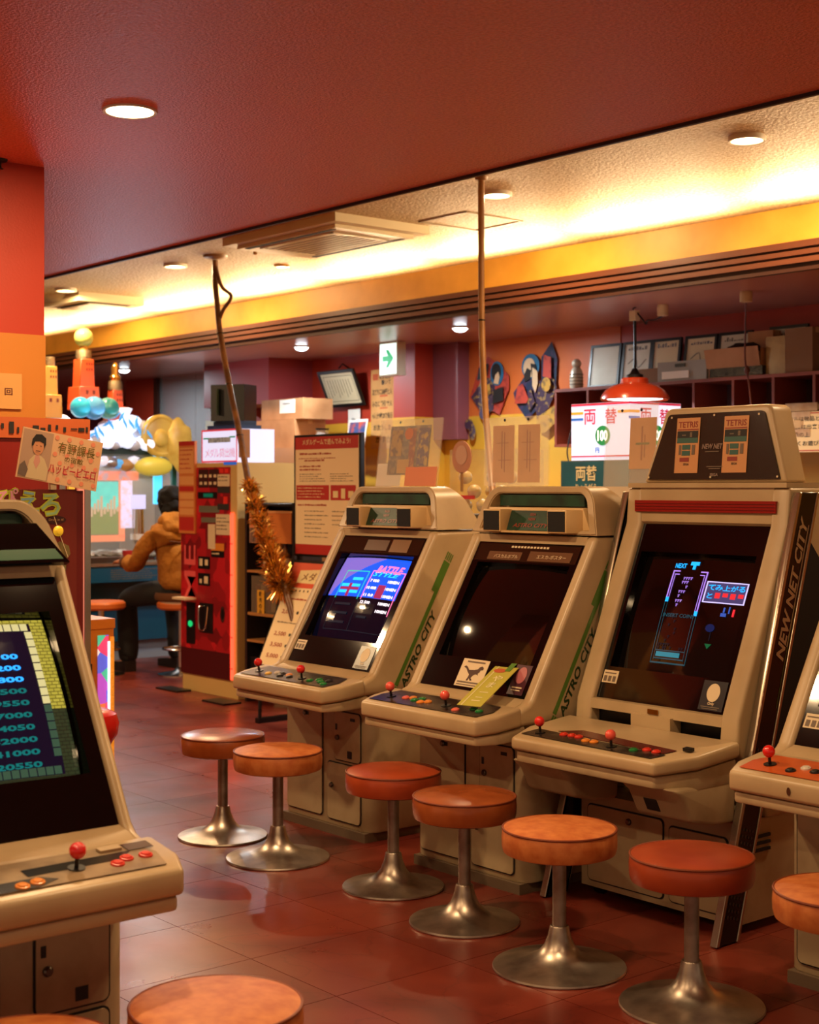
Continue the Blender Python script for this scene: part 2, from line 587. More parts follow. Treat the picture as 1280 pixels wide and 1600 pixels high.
# pillar by the left edge: red above, orange below
wl = struct('wall_left', box(-5.62, -5.02, 1.85, 2.455, 1.98, 2.6), REDWALL, 'square pillar red above and orange below at the left edge')
obj('orange_lower_part', box(-5.625, -5.015, 1.845, 2.458, 0.0, 1.98), mat('ochre orange wall paper', '#bf7a2c', 0.5, coords='World', bump=(120, 0.15, 0.003)), wl)

# ------------------------------------------------------------------ ceiling fixtures
WHITEMETAL = mat('white enamel', '#ddd2bd', 0.4)
def downlight(x, y, z, r, label, power, color, es, group, drop=0.012, spread=math.pi, dome=0.0):
    t = thing('downlight', label, 'downlight', (x, y, z), 0, group)
    ring = [(r, 0.0), (r, -drop), (r * 0.98, -drop - 0.004), (r * 0.86, -drop - 0.002), (r * 0.85, -0.002), (r * 0.85, 0.0)]
    obj('trim_ring', lathe(ring, 40), WHITEMETAL, t)
    e = '#%02x%02x%02x' % tuple(int(255 * c ** (1 / 2.2)) for c in color)
    obj('lens', lathe([(0, -0.006 - dome), (r * 0.45, -0.006 - dome * 0.85), (r * 0.75, -0.006 - dome * 0.45), (r * 0.85, -0.006), (r * 0.85, -0.002), (0, -0.002)], 40), mat('lit lens ' + e, '#ffffff', 0.4, emit=e, es=es), t)
    lamp('bulb', 'AREA', (0, 0, -drop - 0.006 - dome), power, color, parent=t, shape='DISK', size=r * 1.5, spread=spread)
    return t
GR = 'round downlights in the red ceiling'
downlight(-4.09, 2.29, 2.6, 0.086, 'round warm downlight glowing in the red ceiling at upper left', 26, WARM, 14, GR, drop=0.003)
for x, y, w, lb in ((-2.42, 2.29, 18, 'unseen added red ceiling downlight above the aisle before the white net cabinet'),
                    (-0.75, 2.29, 5, 'unseen added red ceiling downlight above the aisle beside the viewer'),
                    (-4.09, 0.45, 18, 'unseen added red ceiling downlight behind the foreground cabinet'),
                    (-2.42, 0.45, 14, 'unseen added red ceiling downlight above the foreground stools'),
                    (-0.75, 0.45, 5, 'unseen added red ceiling downlight over the viewer'),
                    (-7.43, 2.29, 50, 'unseen added red ceiling downlight hidden beyond the left pillar'),
                    (-9.10, 2.29, 60, 'unseen added red ceiling downlight farthest along the aisle beyond the pillar')):
    downlight(x, y, 2.6, 0.086, lb, w, WARM, 14, GR, drop=0.003)  # unseen downlights added to light the cabinet fronts and the poster
GC = 'round downlights in the cream ceiling'
for x, lb in ((-4.15, 'cream ceiling downlight farthest right with a thin dark ring'),
              (-5.81, 'cream ceiling downlight just right of the bent pole'),
              (-9.15, 'cream ceiling downlight left of the wrapped pole'),
              (-10.84, 'cream ceiling downlight farthest left near the pillar'),
              (-2.45, 'cream ceiling downlight above the rightmost cabinet')):
    downlight(x, 5.49, 3.02, 0.085, lb, 30, WARM, 14, GC, drop=0.02)
GL = 'small cold downlights in the low back ceiling'
for x, y, lb in ((-9.15, 6.60, 'cold white downlight above the cartons on the low ceiling'),
                 (-7.36, 6.62, 'cold white downlight right of the green exit arrow'),
                 (-11.95, 6.63, 'cold white downlight beside the orange towers'),
                 (-14.29, 8.73, 'cold white downlight far back beyond the glass partition')):
    downlight(x, y, 2.5, 0.06, lb, 22, (0.80, 0.92, 1.0), 12, GL, drop=0.008, dome=0.03)

# cove tubes behind the yellow board, with gaps between them
for k in range(10):
    x0 = -2.55 - 1.34 * k
    t = thing('fluorescent_tube', 'warm fluorescent cove tube behind the yellow board', 'lamp tube', (x0 - 0.58, 6.75, 2.745), 0, 'cove tubes behind the yellow board')
    obj('glass_tube', lathe([(0, -0.47), (0.014, -0.47), (0.014, 0.47), (0, 0.47)], 12, (0, 0, 0.04), 'x'), mat('warm tube', '#ffffff', 0.4, emit='#ffd29a', es=3), t)
    obj('batten', box(-0.58, 0.58, -0.03, 0.03, -0.02, 0.02), WHITEMETAL, t)
    lamp('tube_light', 'AREA', (0, 0, 0.066), 30, COVE, (math.radians(212), 0, 0), t, shape='RECTANGLE', size=1.06, size_y=0.05)

for k in range(11):
    obj('cove_shade_fin', box(-2.46 - 1.34 * k - 0.045, -2.46 - 1.34 * k + 0.045, 6.30, 7.35, 2.6, 2.845), CREAM_CEIL, trim1)  # unseen fins added between the tubes to cast dark bands on the ceiling

# ceiling cassette air conditioner
ac = thing('air_conditioner', 'square cream cassette air conditioner in the cream ceiling beside the hatch', 'air conditioner', (-7.42, 5.52, 3.02))
ACM = mat('cream plastic', '#dccda6', 0.4)
obj('housing', box(-0.60, 0.60, -0.36, 0.36, -0.05, 0.0, 0.02, 3), ACM, ac)
obj('panel', box(-0.52, 0.52, -0.30, 0.30, -0.072, -0.05, 0.012, 2), ACM, ac)
for a in (-1, 1):
    obj('air_slot', box(-0.46, 0.46, a * 0.265 - 0.018, a * 0.265 + 0.018, -0.0745, -0.07), GROOVE, ac)
obj('grille_frame', boxes([(-0.38, 0.38, -0.22, -0.205, -0.078, -0.07), (-0.38, 0.38, 0.205, 0.22, -0.078, -0.07), (-0.38, -0.36, -0.22, 0.22, -0.078, -0.07), (0.36, 0.38, -0.22, 0.22, -0.078, -0.07)]), ACM, ac)
obj('grille', box(-0.36, 0.36, -0.205, 0.205, -0.074, -0.07), mat('grey grille', '#a89a7c', 0.6), ac)
for k in range(8):
    obj('slat', box(-0.355, 0.355, -0.19 + k * 0.05, -0.175 + k * 0.05, -0.077, -0.073), ACM, ac)
ac2 = thing('air_conditioner', 'small far cream air conditioner near the fascia above the towers', 'air conditioner', (-11.25, 5.95, 3.02))
obj('housing', box(-0.32, 0.32, -0.3, 0.3, -0.07, 0.0, 0.02, 2), ACM, ac2)
obj('air_slot', box(-0.27, 0.27, -0.2, 0.2, -0.075, -0.07), GROOVE, ac2)
obj('panel', box(-0.25, 0.25, -0.17, 0.17, -0.082, -0.07, 0.006, 1), ACM, ac2)
# access hatch
hm = thing('ceiling_hatch', 'square access hatch frame flush in the cream ceiling', 'hatch', (-6.53, 5.96, 3.02))
HM = mat('dull hatch frame', '#9a8562', 0.5)
for a in ((-0.21, 0.21, -0.235, -0.222), (-0.21, 0.21, 0.222, 0.235), (-0.21, -0.197, -0.235, 0.235), (0.197, 0.21, -0.235, 0.235)):
    obj('frame_strip', box(*a, -0.006, 0), HM, hm)
# ceiling small fittings
for (x, y, lb) in ((-8.15, 5.50, 'brass sprinkler head at the corner of the air conditioner'),):
    t = thing('sprinkler', lb, 'sprinkler', (x, y, 3.02))
    obj('rosette', lathe([(0, 0), (0.07, 0), (0.065, -0.012), (0.03, -0.018), (0, -0.018)], 24), BRASS, t)
    obj('nozzle', lathe([(0, -0.018), (0.012, -0.018), (0.012, -0.045), (0.02, -0.05), (0, -0.055)], 12), BRASS, t)
t = thing('ceiling_spotlight', 'tiny lit spotlight in the cream ceiling with loose wire clips', 'spotlight', (-8.70, 6.10, 3.02))
obj('collar', lathe([(0.055, 0), (0.055, -0.012), (0.038, -0.016), (0.038, 0)], 24), BRASS, t)
obj('bulb', lathe([(0, -0.014), (0.036, -0.014), (0.036, -0.006), (0, -0.006)], 20), mat('lit spot', '#ffffff', 0.4, emit='#fff2dc', es=12), t)
for a in (-1, 1):
    obj('wire_clip', tube([(a * 0.06, 0, 0), (a * 0.10, 0.01, -0.02), (a * 0.11, 0.0, -0.05), (a * 0.07, 0, -0.05)], 0.002, 5), STEEL, t)
t = thing('ceiling_speaker', 'pale round ceiling disc beside the left pillar', 'ceiling speaker', (-11.35, 5.70, 3.02))
obj('dome', lathe([(0, -0.05), (0.10, -0.045), (0.19, -0.015), (0.2, 0)], 32), ACM, t)
t = thing('sprinkler', 'dark sprinkler head under the red ceiling against the left pillar', 'sprinkler', (-5.0, 2.27, 2.6))
obj('rosette', lathe([(0, 0), (0.03, 0), (0.028, -0.008), (0.01, -0.01), (0, -0.01)], 20), TRIMDARK, t)
obj('nozzle', lathe([(0, -0.01), (0.008, -0.01), (0.008, -0.03), (0.016, -0.034), (0, -0.036)], 12), TRIMDARK, t)
# ------------------------------------------------------------------ stools
SEATS = {
    'suede': mat('mottled orange suede vinyl', '#b35e2a', 0.5, var=(26, '#cf8044', 0.35, 0.72), bump=(120, 0.12, 0.002)),
    'brown': mat('shiny brown leather', '#8e451f', 0.26, var=(12, '#a3562a', 0.35, 0.7), bump=(60, 0.08, 0.002)),
    'rust': mat('rust red leather', '#9c3d1f', 0.3, var=(10, '#b04c27', 0.35, 0.7), bump=(60, 0.08, 0.002)),
    'red': mat('orange red leather', '#93381d', 0.33, var=(10, '#a34423', 0.35, 0.7), bump=(60, 0.08, 0.002))}
PIPE = mat('dark piping', '#7a3517', 0.45)
def stool(x, y, kind, big, label, sr=0.17, top=0.425):
    t = thing('round_stool', label, 'stool', (x, y, 0), random.random() * 6, 'round pedestal stools')
    b = 0.197 if big else 0.180
    seat = [(0, top - 0.086), (sr - 0.02, top - 0.086), (sr - 0.004, top - 0.080), (sr, top - 0.066), (sr + 0.001, top - 0.04), (sr - 0.001, top - 0.016),
            (sr - 0.005, top - 0.010), (sr * 0.85, top - 0.004), (sr * 0.5, top + 0.001), (0, top + 0.002)]
    s = obj('seat', lathe(seat, 56), SEATS[kind], t)
    ring = [(sr - 0.002 + 0.0035 * math.cos(a * math.pi / 4), top - 0.012 + 0.0035 * math.sin(a * math.pi / 4)) for a in range(9)]
    obj('piping', lathe(ring, 56), PIPE, s)
    obj('seat_plate', lathe([(0, top - 0.096), (0.07, top - 0.096), (0.07, top - 0.086), (0, top - 0.086)], 32), POSTSTEEL, t)
    obj('post', lathe([(0, 0.10), (0.0205, 0.10), (0.0205, top - 0.09), (0, top - 0.09)], 28), POSTSTEEL, t)
    prof = [(0, 0.0), (b, 0.0), (b + 0.002, 0.004), (b, 0.009), (b - 0.02, 0.013), (b * 0.72, 0.019), (b * 0.5, 0.028), (0.066, 0.043), (0.046, 0.066), (0.034, 0.096), (0.0285, 0.122), (0.026, 0.126), (0.0, 0.126)]
    obj('trumpet_base', lathe(prof, 64), STEEL, t)
    return t
stool(-5.08, 3.27, 'brown', False, 'shiny brown stool farthest back, left of the pair by the first cabinet')
stool(-4.646, 3.24, 'suede', True, 'mottled orange stool with wide base before the blue screen cabinet')
stool(-4.046, 3.32, 'rust', False, 'rust red leather stool at the left of the dinosaur card cabinet')
stool(-3.57, 3.23, 'brown', False, 'brown leather stool between the rust red and the mottled orange stools')
stool(-3.052, 3.14, 'suede', True, 'mottled orange stool with wide base before the falling block cabinet')
stool(-2.592, 3.184, 'red', True, 'smooth orange red stool at front right beside the silver rail')
stool(-2.12, 3.19, 'suede', False, 'mottled orange stool cut off by the right edge')
stool(-2.44, 1.555, 'suede', False, 'large orange stool seat at bottom centre beside the foreground cabinet')
stool(-2.47, 1.165, 'suede', False, 'orange stool seat at the bottom left corner')

# ------------------------------------------------------------------ arcade cabinet, rounded shell type
COINDARK = mat('coin slot dark', '#120d0a', 0.5)
LOCK = mat('lock metal', '#6f675f', 0.35, 1.0)
CPART = mat('dark control art', '#231a18', 0.25, var=(18, '#4a3d33', 0.5, 0.7))
CPORANGE = mat('orange control art', '#c85a22', 0.3, var=(10, '#a8431a', 0.45, 0.7))
CPCLEAR = mat('grey worn control overlay', '#a08a6c', 0.25, var=(12, '#7d6a54', 0.4, 0.7))
MARQGREEN = mat('unlit green marquee', '#14402a', 0.45, var=(14, '#0b2417', 0.4, 0.65))
SPEAKER = mat('black speaker mesh', '#0d0c0d', 0.8, bump=(700, 0.4, 0.002))
def knob_lock(pl, x, y, parent, r=0.011):
    o = pl.pt(x, y, 0)
    q = pl.n.to_track_quat('Z', 'Y').to_matrix().to_4x4()
    b = lathe([(0, 0.010), (r * 0.7, 0.010), (r, 0.006), (r, 0), (0, 0)], 16)
    return obj('lock', xf(b, Matrix.Translation(o) @ q), LOCK, parent)

def door(name, pl, x0, y0, x1, y1, parent, lk=None, slots=(), r=0.015):
    def rr(x0, y0, x1, y1, r, n=4):
        out = []
        for cx, cy, a in ((x1 - r, y0 + r, -90), (x1 - r, y1 - r, 0), (x0 + r, y1 - r, 90), (x0 + r, y0 + r, 180)):
            for i in range(n + 1):
                t = math.radians(a + 90 * i / n)
                out.append((cx + r * math.cos(t), cy + r * math.sin(t)))
        return out
    d = pl.poly(name, rr(x0, y0, x1, y1, r), BEIGE2, parent, 0.006, 0.006)
    pl.poly('door_seam', rr(x0 - 0.005, y0 - 0.005, x1 + 0.005, y1 + 0.005, r + 0.004), GROOVE, d, 0.0025, 0.002)
    if lk:
        knob_lock(Plane(pl.pt(0, 0, 0.006), pl.r, pl.u), *lk, d)
    for s in slots:
        pl.rect('slot', *s, COINDARK, d, 0.0075, 0.001)
    return d

def stick(pl, x, y, m, parent, h=0.038):
    s = thing_part('joystick', parent)
    q = pl.n.to_track_quat('Z', 'Y').to_matrix().to_4x4()
    M = Matrix.Translation(pl.pt(x, y, 0)) @ q
    obj('dust_washer', xf(lathe([(0, 0.003), (0.018, 0.003), (0.018, 0.0005), (0, 0.0005)], 24), M), BLACK, s)
    obj('shaft', xf(lathe([(0, 0), (0.0045, 0), (0.0045, h - 0.012), (0, h - 0.012)], 12), M), mat('dark shaft', '#2a2422', 0.3, 0.6), s)
    obj('ball_top', xf(ball(0.0175, (0, 0, h)), M), m, s)
    return s
def thing_part(name, parent):
    o = bpy.data.objects.new(name, None)
    C.objects.link(o)
    o.parent = parent
    o.empty_display_size = 0.05
    return o
def button(pl, x, y, col, parent, r=0.015):
    q = pl.n.to_track_quat('Z', 'Y').to_matrix().to_4x4()
    M = Matrix.Translation(pl.pt(x, y, 0)) @ q
    b = lathe([(0, 0.0075), (r * 0.62, 0.0070), (r * 0.72, 0.0045), (r * 0.95, 0.004), (r, 0.002), (r, 0), (0, 0)], 20)
    return obj('push_button', xf(b, M), BTN[col], parent)

def loop_rr(hx, z0, z1, r, n=6):
    """open-topped arch outline: (x,z) up the right side, round the top corners, down the left"""
    out = [(hx, z0)]
    for i in range(n + 1):
        t = math.radians(90 * i / n)
        out.append((hx - r + r * math.cos(t), z1 - r + r * math.sin(t)))
    for i in range(n + 1):
        t = math.radians(90 + 90 * i / n)
        out.append((-hx + r + r * math.cos(t), z1 - r + r * math.sin(t)))
    out.append((-hx, z0))
    return out

FY, FZ, TYF, TZF, FL = 0.016, 0.68, 0.504, 0.864, 0.6135
def shell_cabinet(name, label, loc, rz, head, balls, buttons, art, hw=0.335):
    c = thing(name, label, 'arcade machine', loc, rz, 'arcade cabinets')
    # lower box
    pl = []
    for cx, cy, a in ((0.24, 0.06, -90), (0.24, 0.54, 0), (-0.24, 0.54, 90), (-0.24, 0.06, 180)):
        for i in range(5):
            t = math.radians(a + 90 * i / 4)
            pl.append((cx + 0.06 * math.cos(t), cy + 0.06 * math.sin(t)))
    base = obj('base', prism(pl, 'z', 0.035, 0.60, 0.006), BEIGE2, c)
    obj('kick_plate', box(-0.285, 0.285, -0.012, 0.57, 0.0, 0.036, 0.004), mat('dirty dark plinth', '#6a5844', 0.7), c)
    fp = Plane((0, 0, 0), (1, 0, 0), (0, 0, 1))
    door('door', fp, -0.255, 0.066, -0.01, 0.50, base, (-0.125, 0.475), [(-0.118, 0.468, -0.10, 0.482)])
    door('coin_door', fp, 0.075, 0.31, 0.245, 0.505, base, (0.10, 0.40), [(0.085, 0.43, 0.097, 0.455), (0.165, 0.322, 0.195, 0.352), (0.185, 0.475, 0.215, 0.487)])
    door('door', fp, 0.03, 0.062, 0.245, 0.292, base, (0.06, 0.20))
    # main shell
    prof = [(-0.06, 0.595), (-0.062, 0.640), (-0.045, 0.656), (-0.012, 0.668), (0.006, 0.684), (0.316, 1.216), (0.326, 1.24), (0.575, 1.24), (0.60, 1.15), (0.60, 0.66), (0.56, 0.60)]
    parts = [prism(prof, 'x', 0.2815, hw, 0.016, 3), prism(prof, 'x', -hw, -0.282, 0.016, 3)]
    parts.append(prism([(-0.06, 0.597), (-0.062, 0.640), (-0.045, 0.655), (-0.012, 0.667), (0.016, 0.679), (0.06, 0.68), (0.06, 0.597)], 'x', -0.29, 0.29))
    parts.append(prism([(0.326, 1.209), (0.329, 1.24), (0.44, 1.24), (0.44, 1.20), (0.35, 1.195)], 'x', -0.29, 0.29))
    parts.append(box(-0.30, 0.30, 0.57, 0.598, 0.60, 1.24))
    parts.append(box(-0.30, 0.30, 0.0, 0.57, 0.597, 0.61))
    obj('shell', merge(*parts), BEIGE, c)
    # bezel, sunk tube
    F = Plane((0, FY, FZ), (1, 0, 0), (0, TYF, TZF))
    ob = [(-0.281, 0.0), (0.281, 0.0), (0.281, FL), (-0.281, FL)]
    tb = [(-0.245, 0.125), (0.245, 0.125), (0.245, 0.525), (-0.245, 0.525)]
    bm = newbm()
    a = [bm.verts.new(F.pt(x, y, 0)) for x, y in ob]
    b = [bm.verts.new(F.pt(x, y, 0.0)) for x, y in tb]
    d = [bm.verts.new(F.pt(x * 0.985, 0.325 + (y - 0.325) * 0.98, -0.024)) for x, y in tb]
    for i in range(4):
        j = (i + 1) % 4
        bm.faces.new((a[i], a[j], b[j], b[i]))
        bm.faces.new((b[i], b[j], d[j], d[i]))
    bez = obj('bezel', bm, GLOSSBLACK, c, smooth=False)
    if head == 'speakers':
        F.rect('instruction_strip', -0.27, 0.532, 0.27, 0.606, BROWNSTRIP, bez, 0.0015, 0.001)
    T = Tube(F.pt(0, 0.325, -0.032), (1, 0, 0), (0, TYF, TZF), 0.242, 0.198, 0.028)
    bm = newbm()
    g = [[bm.verts.new(T.pt(-0.242 + 0.484 * i / 20, -0.197 + 0.394 * j / 16)) for i in range(21)] for j in range(17)]
    for j in range(16):
        for i in range(20):
            bm.faces.new((g[j][i], g[j][i + 1], g[j + 1][i + 1], g[j + 1][i]))
    scr = obj('picture_tube', bm, TUBE, c)
    # head
    z1 = 1.425 if head == 'speakers' else 1.392
    dz = z1 - 1.425
    fl = lambda pts: [(x * (1 - 0.19 * max(0, z - 1.26) / (z1 - 1.26)), z) for x, z in pts]
    out = fl(loop_rr(hw, 1.246, z1, 0.06))
    inn = fl(loop_rr(hw - 0.045, 1.262, z1 - 0.026, 0.04))
    bm = newbm()
    yf = lambda z: 0.325 + (z - 1.246) * 0.25
    yb = lambda z: 0.585 - max(0, z - 1.30) * 0.9
    of = [bm.verts.new((x, yf(z), z)) for x, z in out]
    obk = [bm.verts.new((x, yb(z), z)) for x, z in out]
    inf = [bm.verts.new((x, yf(z) + 0.004, z)) for x, z in inn]
    ib = [bm.verts.new((x, 0.43, z)) for x, z in inn]
    n = len(out)
    for i in range(n):
        j = (i + 1) % n
        bm.faces.new((of[i], of[j], inf[j], inf[i]))
        bm.faces.new((of[j], of[i], obk[i], obk[j]))
        bm.faces.new((inf[i], inf[j], ib[j], ib[i]))
    bm.faces.new(ib)
    bm.faces.new(obk[::-1])
    bmesh.ops.recalc_face_normals(bm, faces=bm.faces)
    rim = [e for e in bm.edges if all(v in of or v in inf for v in e.verts) and len(e.link_faces) == 2]
    bmesh.ops.bevel(bm, geom=rim, offset=0.009, segments=3, affect='EDGES', clamp_overlap=True)
    hd = obj('head_shell', bm, BEIGE, c)
    obj('head_marquee', box(-0.225, 0.225, 0.38, 0.43, 1.350 + dz, 1.392 + dz, 0.01), MARQGREEN, hd)
    if head == 'speakers':
        obj('head_shelf', prism([(-0.285, 1.262), (0.285, 1.262), (0.25, 1.345), (-0.25, 1.345)], 'y', 0.345, 0.43, 0.003), SPKBEIGE, hd)
        sp = thing_part('speaker_bar', c)
        for sgn in (-1, 1):
            q = [(sgn * 0.125, 0.285), (sgn * 0.222, 0.285), (sgn * 0.262, 0.37), (sgn * 0.125, 0.37)]
            obj('speaker_housing', prism(q, 'z', 1.252, 1.338, 0.004), SPKBEIGE, sp)
            obj('speaker_grille', box(sgn * 0.174 - 0.043, sgn * 0.174 + 0.043, 0.2825, 0.286, 1.258, 1.332), SPEAKER, sp)
        obj('speaker_bar_floor', box(-0.13, 0.13, 0.29, 0.37, 1.250, 1.257), SPKBEIGE, sp)
        cp = Plane((0, 0.318, 1.258), (1, 0, 0), (0, 0.35, 0.94))
        g = cp.rect('name_panel', -0.124, 0.0, 0.124, 0.082, MARQGREEN, sp, 0.001, 0.001)
        cp.text('lettering', [('SEGA', 0, 0.064, None, 0.010, 0.02), ('NEW', 0, 0.045, None, 0.012, 0.02), ('ASTRO CITY', 0, 0.02, 0.19, 0.016, 0.02, 0.3)], mat('dull red name print', '#8a3a2a', 0.4), sp, 0.0025)
    else:
        hp = Plane((0, 0.30, 1.252), (1, 0, 0), (0, 0.42, 0.907))
        w = hp.poly('name_panel', [(-0.30, -0.012), (0.30, -0.012), (0.235, 0.088), (-0.235, 0.088)], GLOSSBLACK, hd, 0.012, 0.02)
        hp.poly('green_band', [(-0.285, -0.004), (0.285, -0.004), (0.268, 0.022), (-0.268, 0.022)], mat('deep green band', '#1c5a3c', 0.25), hd, 0.0135, 0.001)
    # side stripes with name, both sides
    for sgn in (1, -1):
        if sgn > 0:
            sd = Plane((hw + 0.0004, FY + 0.05, FZ - 0.03), (0, TYF, TZF), (0, -TZF, TYF))
        else:
            sd = Plane((-hw - 0.0004, FY + 0.05, FZ - 0.03), (0, -TYF, -TZF), (0, -TZF, TYF))
        k = sgn
        xs = lambda a, b, y0, y1: (min(k * a, k * b), y0, max(k * a, k * b), y1)
        sd.rects('side_stripe', [xs(0.0, 0.56, -0.058, -0.040), xs(0.42, 0.56, -0.040, -0.022)] + [xs(0.565, 0.60, -0.058 + 0.010 * i, -0.053 + 0.010 * i) for i in range(4)] + [xs(-0.04, -0.005, -0.10 + 0.012 * i, -0.092 + 0.012 * i) for i in range(5)], GREENPRINT, c, 0.001, 0.0006)
        sd.text('side_lettering', [('ASTRO CITY', k * 0.18, -0.082, 0.35, 0.032, 0.03, 0.25)], DKGREENPRINT, c, 0.001)
    # control panel
    a_, b_ = hw - 0.025, hw + 0.008
    poly = [(-a_, -0.25), (a_, -0.25), (b_, -0.17), (b_, -0.055), (-b_, -0.055), (-b_, -0.17)]
    bm = prism(poly, 'z', 0.0, 1.0)
    for v in bm.verts:
        top = v.co.z > 0.5
        zt = 0.635 + (v.co.y + 0.25) * 0.15
        v.co.z = zt if top else 0.578 + (v.co.y + 0.25) * 0.10
    bev(bm, 0.012, 3)
    cpn = obj('control_panel', bm, BEIGE, c)
    a_, b_ = hw - 0.035, hw - 0.001
    poly2 = [(-a_, -0.238), (a_, -0.238), (b_, -0.165), (b_, -0.03), (-b_, -0.03), (-b_, -0.165)]
    bm = prism(poly2, 'z', 0.0, 1.0)
    for v in bm.verts:
        v.co.z = (0.575 + (v.co.y + 0.25) * 0.10) if v.co.z > 0.5 else (0.545 if v.co.y < -0.1 else 0.55)
    bev(bm, 0.008, 2)
    obj('panel_tray', bm, BEIGE2, c)
    K = Plane((0, -0.25, 0.6365), (1, 0, 0), (0, 1, 0.15))
    pa = [(-0.295 + 0.335 - hw, 0.03), (0.285 - 0.335 + hw, 0.03), (0.30 - 0.335 + hw, 0.10), (0.27 - 0.335 + hw, 0.165), (-0.27, 0.165), (-0.30 + 0.335 - hw, 0.10)]
    K.poly('control_overlay', pa, art, cpn, 0.0022, 0.0015)
    K2 = Plane(K.pt(0, 0, 0.002), K.r, K.u)
    for x, y, m in balls:
        stick(K2, x, y, m, c)
    for x, y, col in buttons:
        button(K2, x, y, col, c)
    return c, F, T, scr, bez, K2

R2, R1 = 'red', 'orange'
# --- first cabinet of the row: blue menu screen
c1, F, T, scr, bez, K = shell_cabinet('arcade_cabinet', 'beige arcade cabinet with lit blue menu screen, farthest in the row', (-4.90, 3.65, 0), 0, 'speakers',
    [(-0.232, 0.085, REDBALL), (0.073, 0.085, REDBALL)],
    [(-0.15, 0.075, 'yellow'), (-0.12, 0.10, 'white'), (-0.085, 0.10, 'black'), (-0.06, 0.07, 'black'), (-0.03, 0.095, 'orange'), (0.0, 0.075, 'black'), (0.14, 0.075, 'green'), (0.17, 0.10, 'green'), (0.205, 0.08, 'green'), (0.235, 0.10, 'black'), (0.25, 0.06, 'green')], CPART)
SBLUE = glow('screen bright blue', '#1450e0', 1.3)
SPURP = glow('screen violet sky', '#8a70d0', 0.9)
SDK = glow('screen dim blue', '#0a0c22', 0.35)
SPINK = glow('screen pink', '#ff6f9a', 1.6)
SCYAN = glow('screen cyan', '#27b8ff', 1.5)
SWHITE = glow('screen white', '#ffe9f0', 1.6)
SGREEN = glow('screen green', '#35d8a0', 1.0)
SMAROON = glow('screen crimson', '#b03058', 0.9)
SDIM = glow('screen faint line', '#2a3038', 0.5)
T.map = (1.02, 0.005, 1.04, 0)
T.rect('screen_picture', -0.232, 0.0, 0.232, 0.185, SBLUE, scr, 0.0006)
T.rect('screen_picture', -0.232, -0.185, 0.232, 0.0, SDK, scr, 0.0006)
T.rects('screen_picture', [(-0.232, 0.004 + 0.005 * i, -0.21 + 0.27 * (i / 36) ** 1.7, 0.0092 + 0.005 * i) for i in range(36)], SPURP, scr, 0.0016)
T.rects('screen_frame', [(-0.17, -0.01, -0.166, 0.12), (-0.17, 0.116, -0.01, 0.12), (-0.014, -0.01, -0.010, 0.12)], SGREEN, scr, 0.0026)
T.rects('screen_frame', [(0.01, -0.01, 0.014, 0.125), (0.01, 0.121, 0.21, 0.125), (0.206, -0.07, 0.21, 0.125)], SPINK, scr, 0.0026)
T.rects('screen_bars', [(-0.16, 0.045, -0.03, 0.058), (-0.16, 0.015, -0.03, 0.028), (-0.10, 0.075, -0.03, 0.088)], SCYAN, scr, 0.0026)
T.rects('screen_bars', [(-0.105, 0.0, -0.085, 0.06), (-0.16, 0.03, -0.03, 0.042)], SMAROON, scr, 0.003)
T.text('screen_lettering', [('BATTLE', 0.11, 0.132, 0.16, 0.035, 0.03, 0.3)], SPINK, scr, 0.0036)
T.text('screen_lettering', [('STYLE', 0.10, 0.108, 0.16, 0.02, 0.03, 0.3)], SCYAN, scr, 0.0034)
T.text('screen_lettering', [('7 000', 0.05, 0.078, 0.055, 0.013, 0.03), ('10MEN', 0.165, 0.078, 0.065, 0.013, 0.03), ('10 000', 0.05, 0.045, 0.06, 0.013, 0.03), ('10MEN', 0.165, 0.045, 0.065, 0.013, 0.03),
      ('11 0.0', 0.05, 0.012, 0.06, 0.013, 0.03), ('10MEN', 0.165, 0.012, 0.065, 0.013, 0.03), ('12 500', 0.05, -0.021, 0.06, 0.013, 0.03), ('10MEN', 0.165, -0.021, 0.065, 0.013, 0.03), ('10MEN', 0.165, -0.054, 0.065, 0.013, 0.03)], SWHITE, scr, 0.0034)
T.rects('screen_character_block', [(0.09, 0.0, 0.135, 0.06)], SMAROON, scr, 0.0042)
T.rects('screen_frame', [(-0.17, -0.15, -0.167, -0.01), (-0.17, -0.15, 0.21, -0.147), (-0.001, -0.15, 0.002, -0.01), (0.207, -0.15, 0.21, -0.07), (-0.15, -0.04, -0.04, -0.03), (-0.15, -0.08, -0.04, -0.07), (-0.15, -0.12, -0.04, -0.11), (0.03, -0.05, 0.09, -0.04), (0.03, -0.09, 0.09, -0.08)], SDIM, scr, 0.0026)
STK = mat('pale sticker', '#d9c6a0', 0.5)
DSTK = mat('dark navy sticker', '#1d2028', 0.3)
def stickers(F, bez, price=True, only=True):
    if price:
        F.rect('price_sticker', -0.272, 0.055, -0.205, 0.10, STK, bez, 0.002, 0.001)
        F.rects('sticker_print', [(-0.266, 0.060, -0.252, 0.080), (-0.246, 0.060, -0.232, 0.080), (-0.226, 0.060, -0.212, 0.080), (-0.266, 0.088, -0.214, 0.092)], GREYINK, bez, 0.003, 0)
    if only:
        F.rect('notice_sticker', 0.165, 0.008, 0.262, 0.108, DSTK, bez, 0.002, 0.001)
        F.disc('notice_emblem', 0.213, 0.068, 0.026, 0.031, STK, bez, 0.003)
        F.text('sticker_lettering', [('Only', 0.213, 0.030, None, 0.013, 0.02)], STK, bez, 0.003)
        F.rects('sticker_print', [(0.175, 0.018, 0.25, 0.021), (0.18, 0.012, 0.245, 0.0145)], GREYINK, bez, 0.003, 0)
stickers(F, bez)
F.rects('strip_label', [(-0.10, 0.545, 0.05, 0.595)], mat('faded brown label', '#5a3a26', 0.3), bez, 0.003, 0.001)
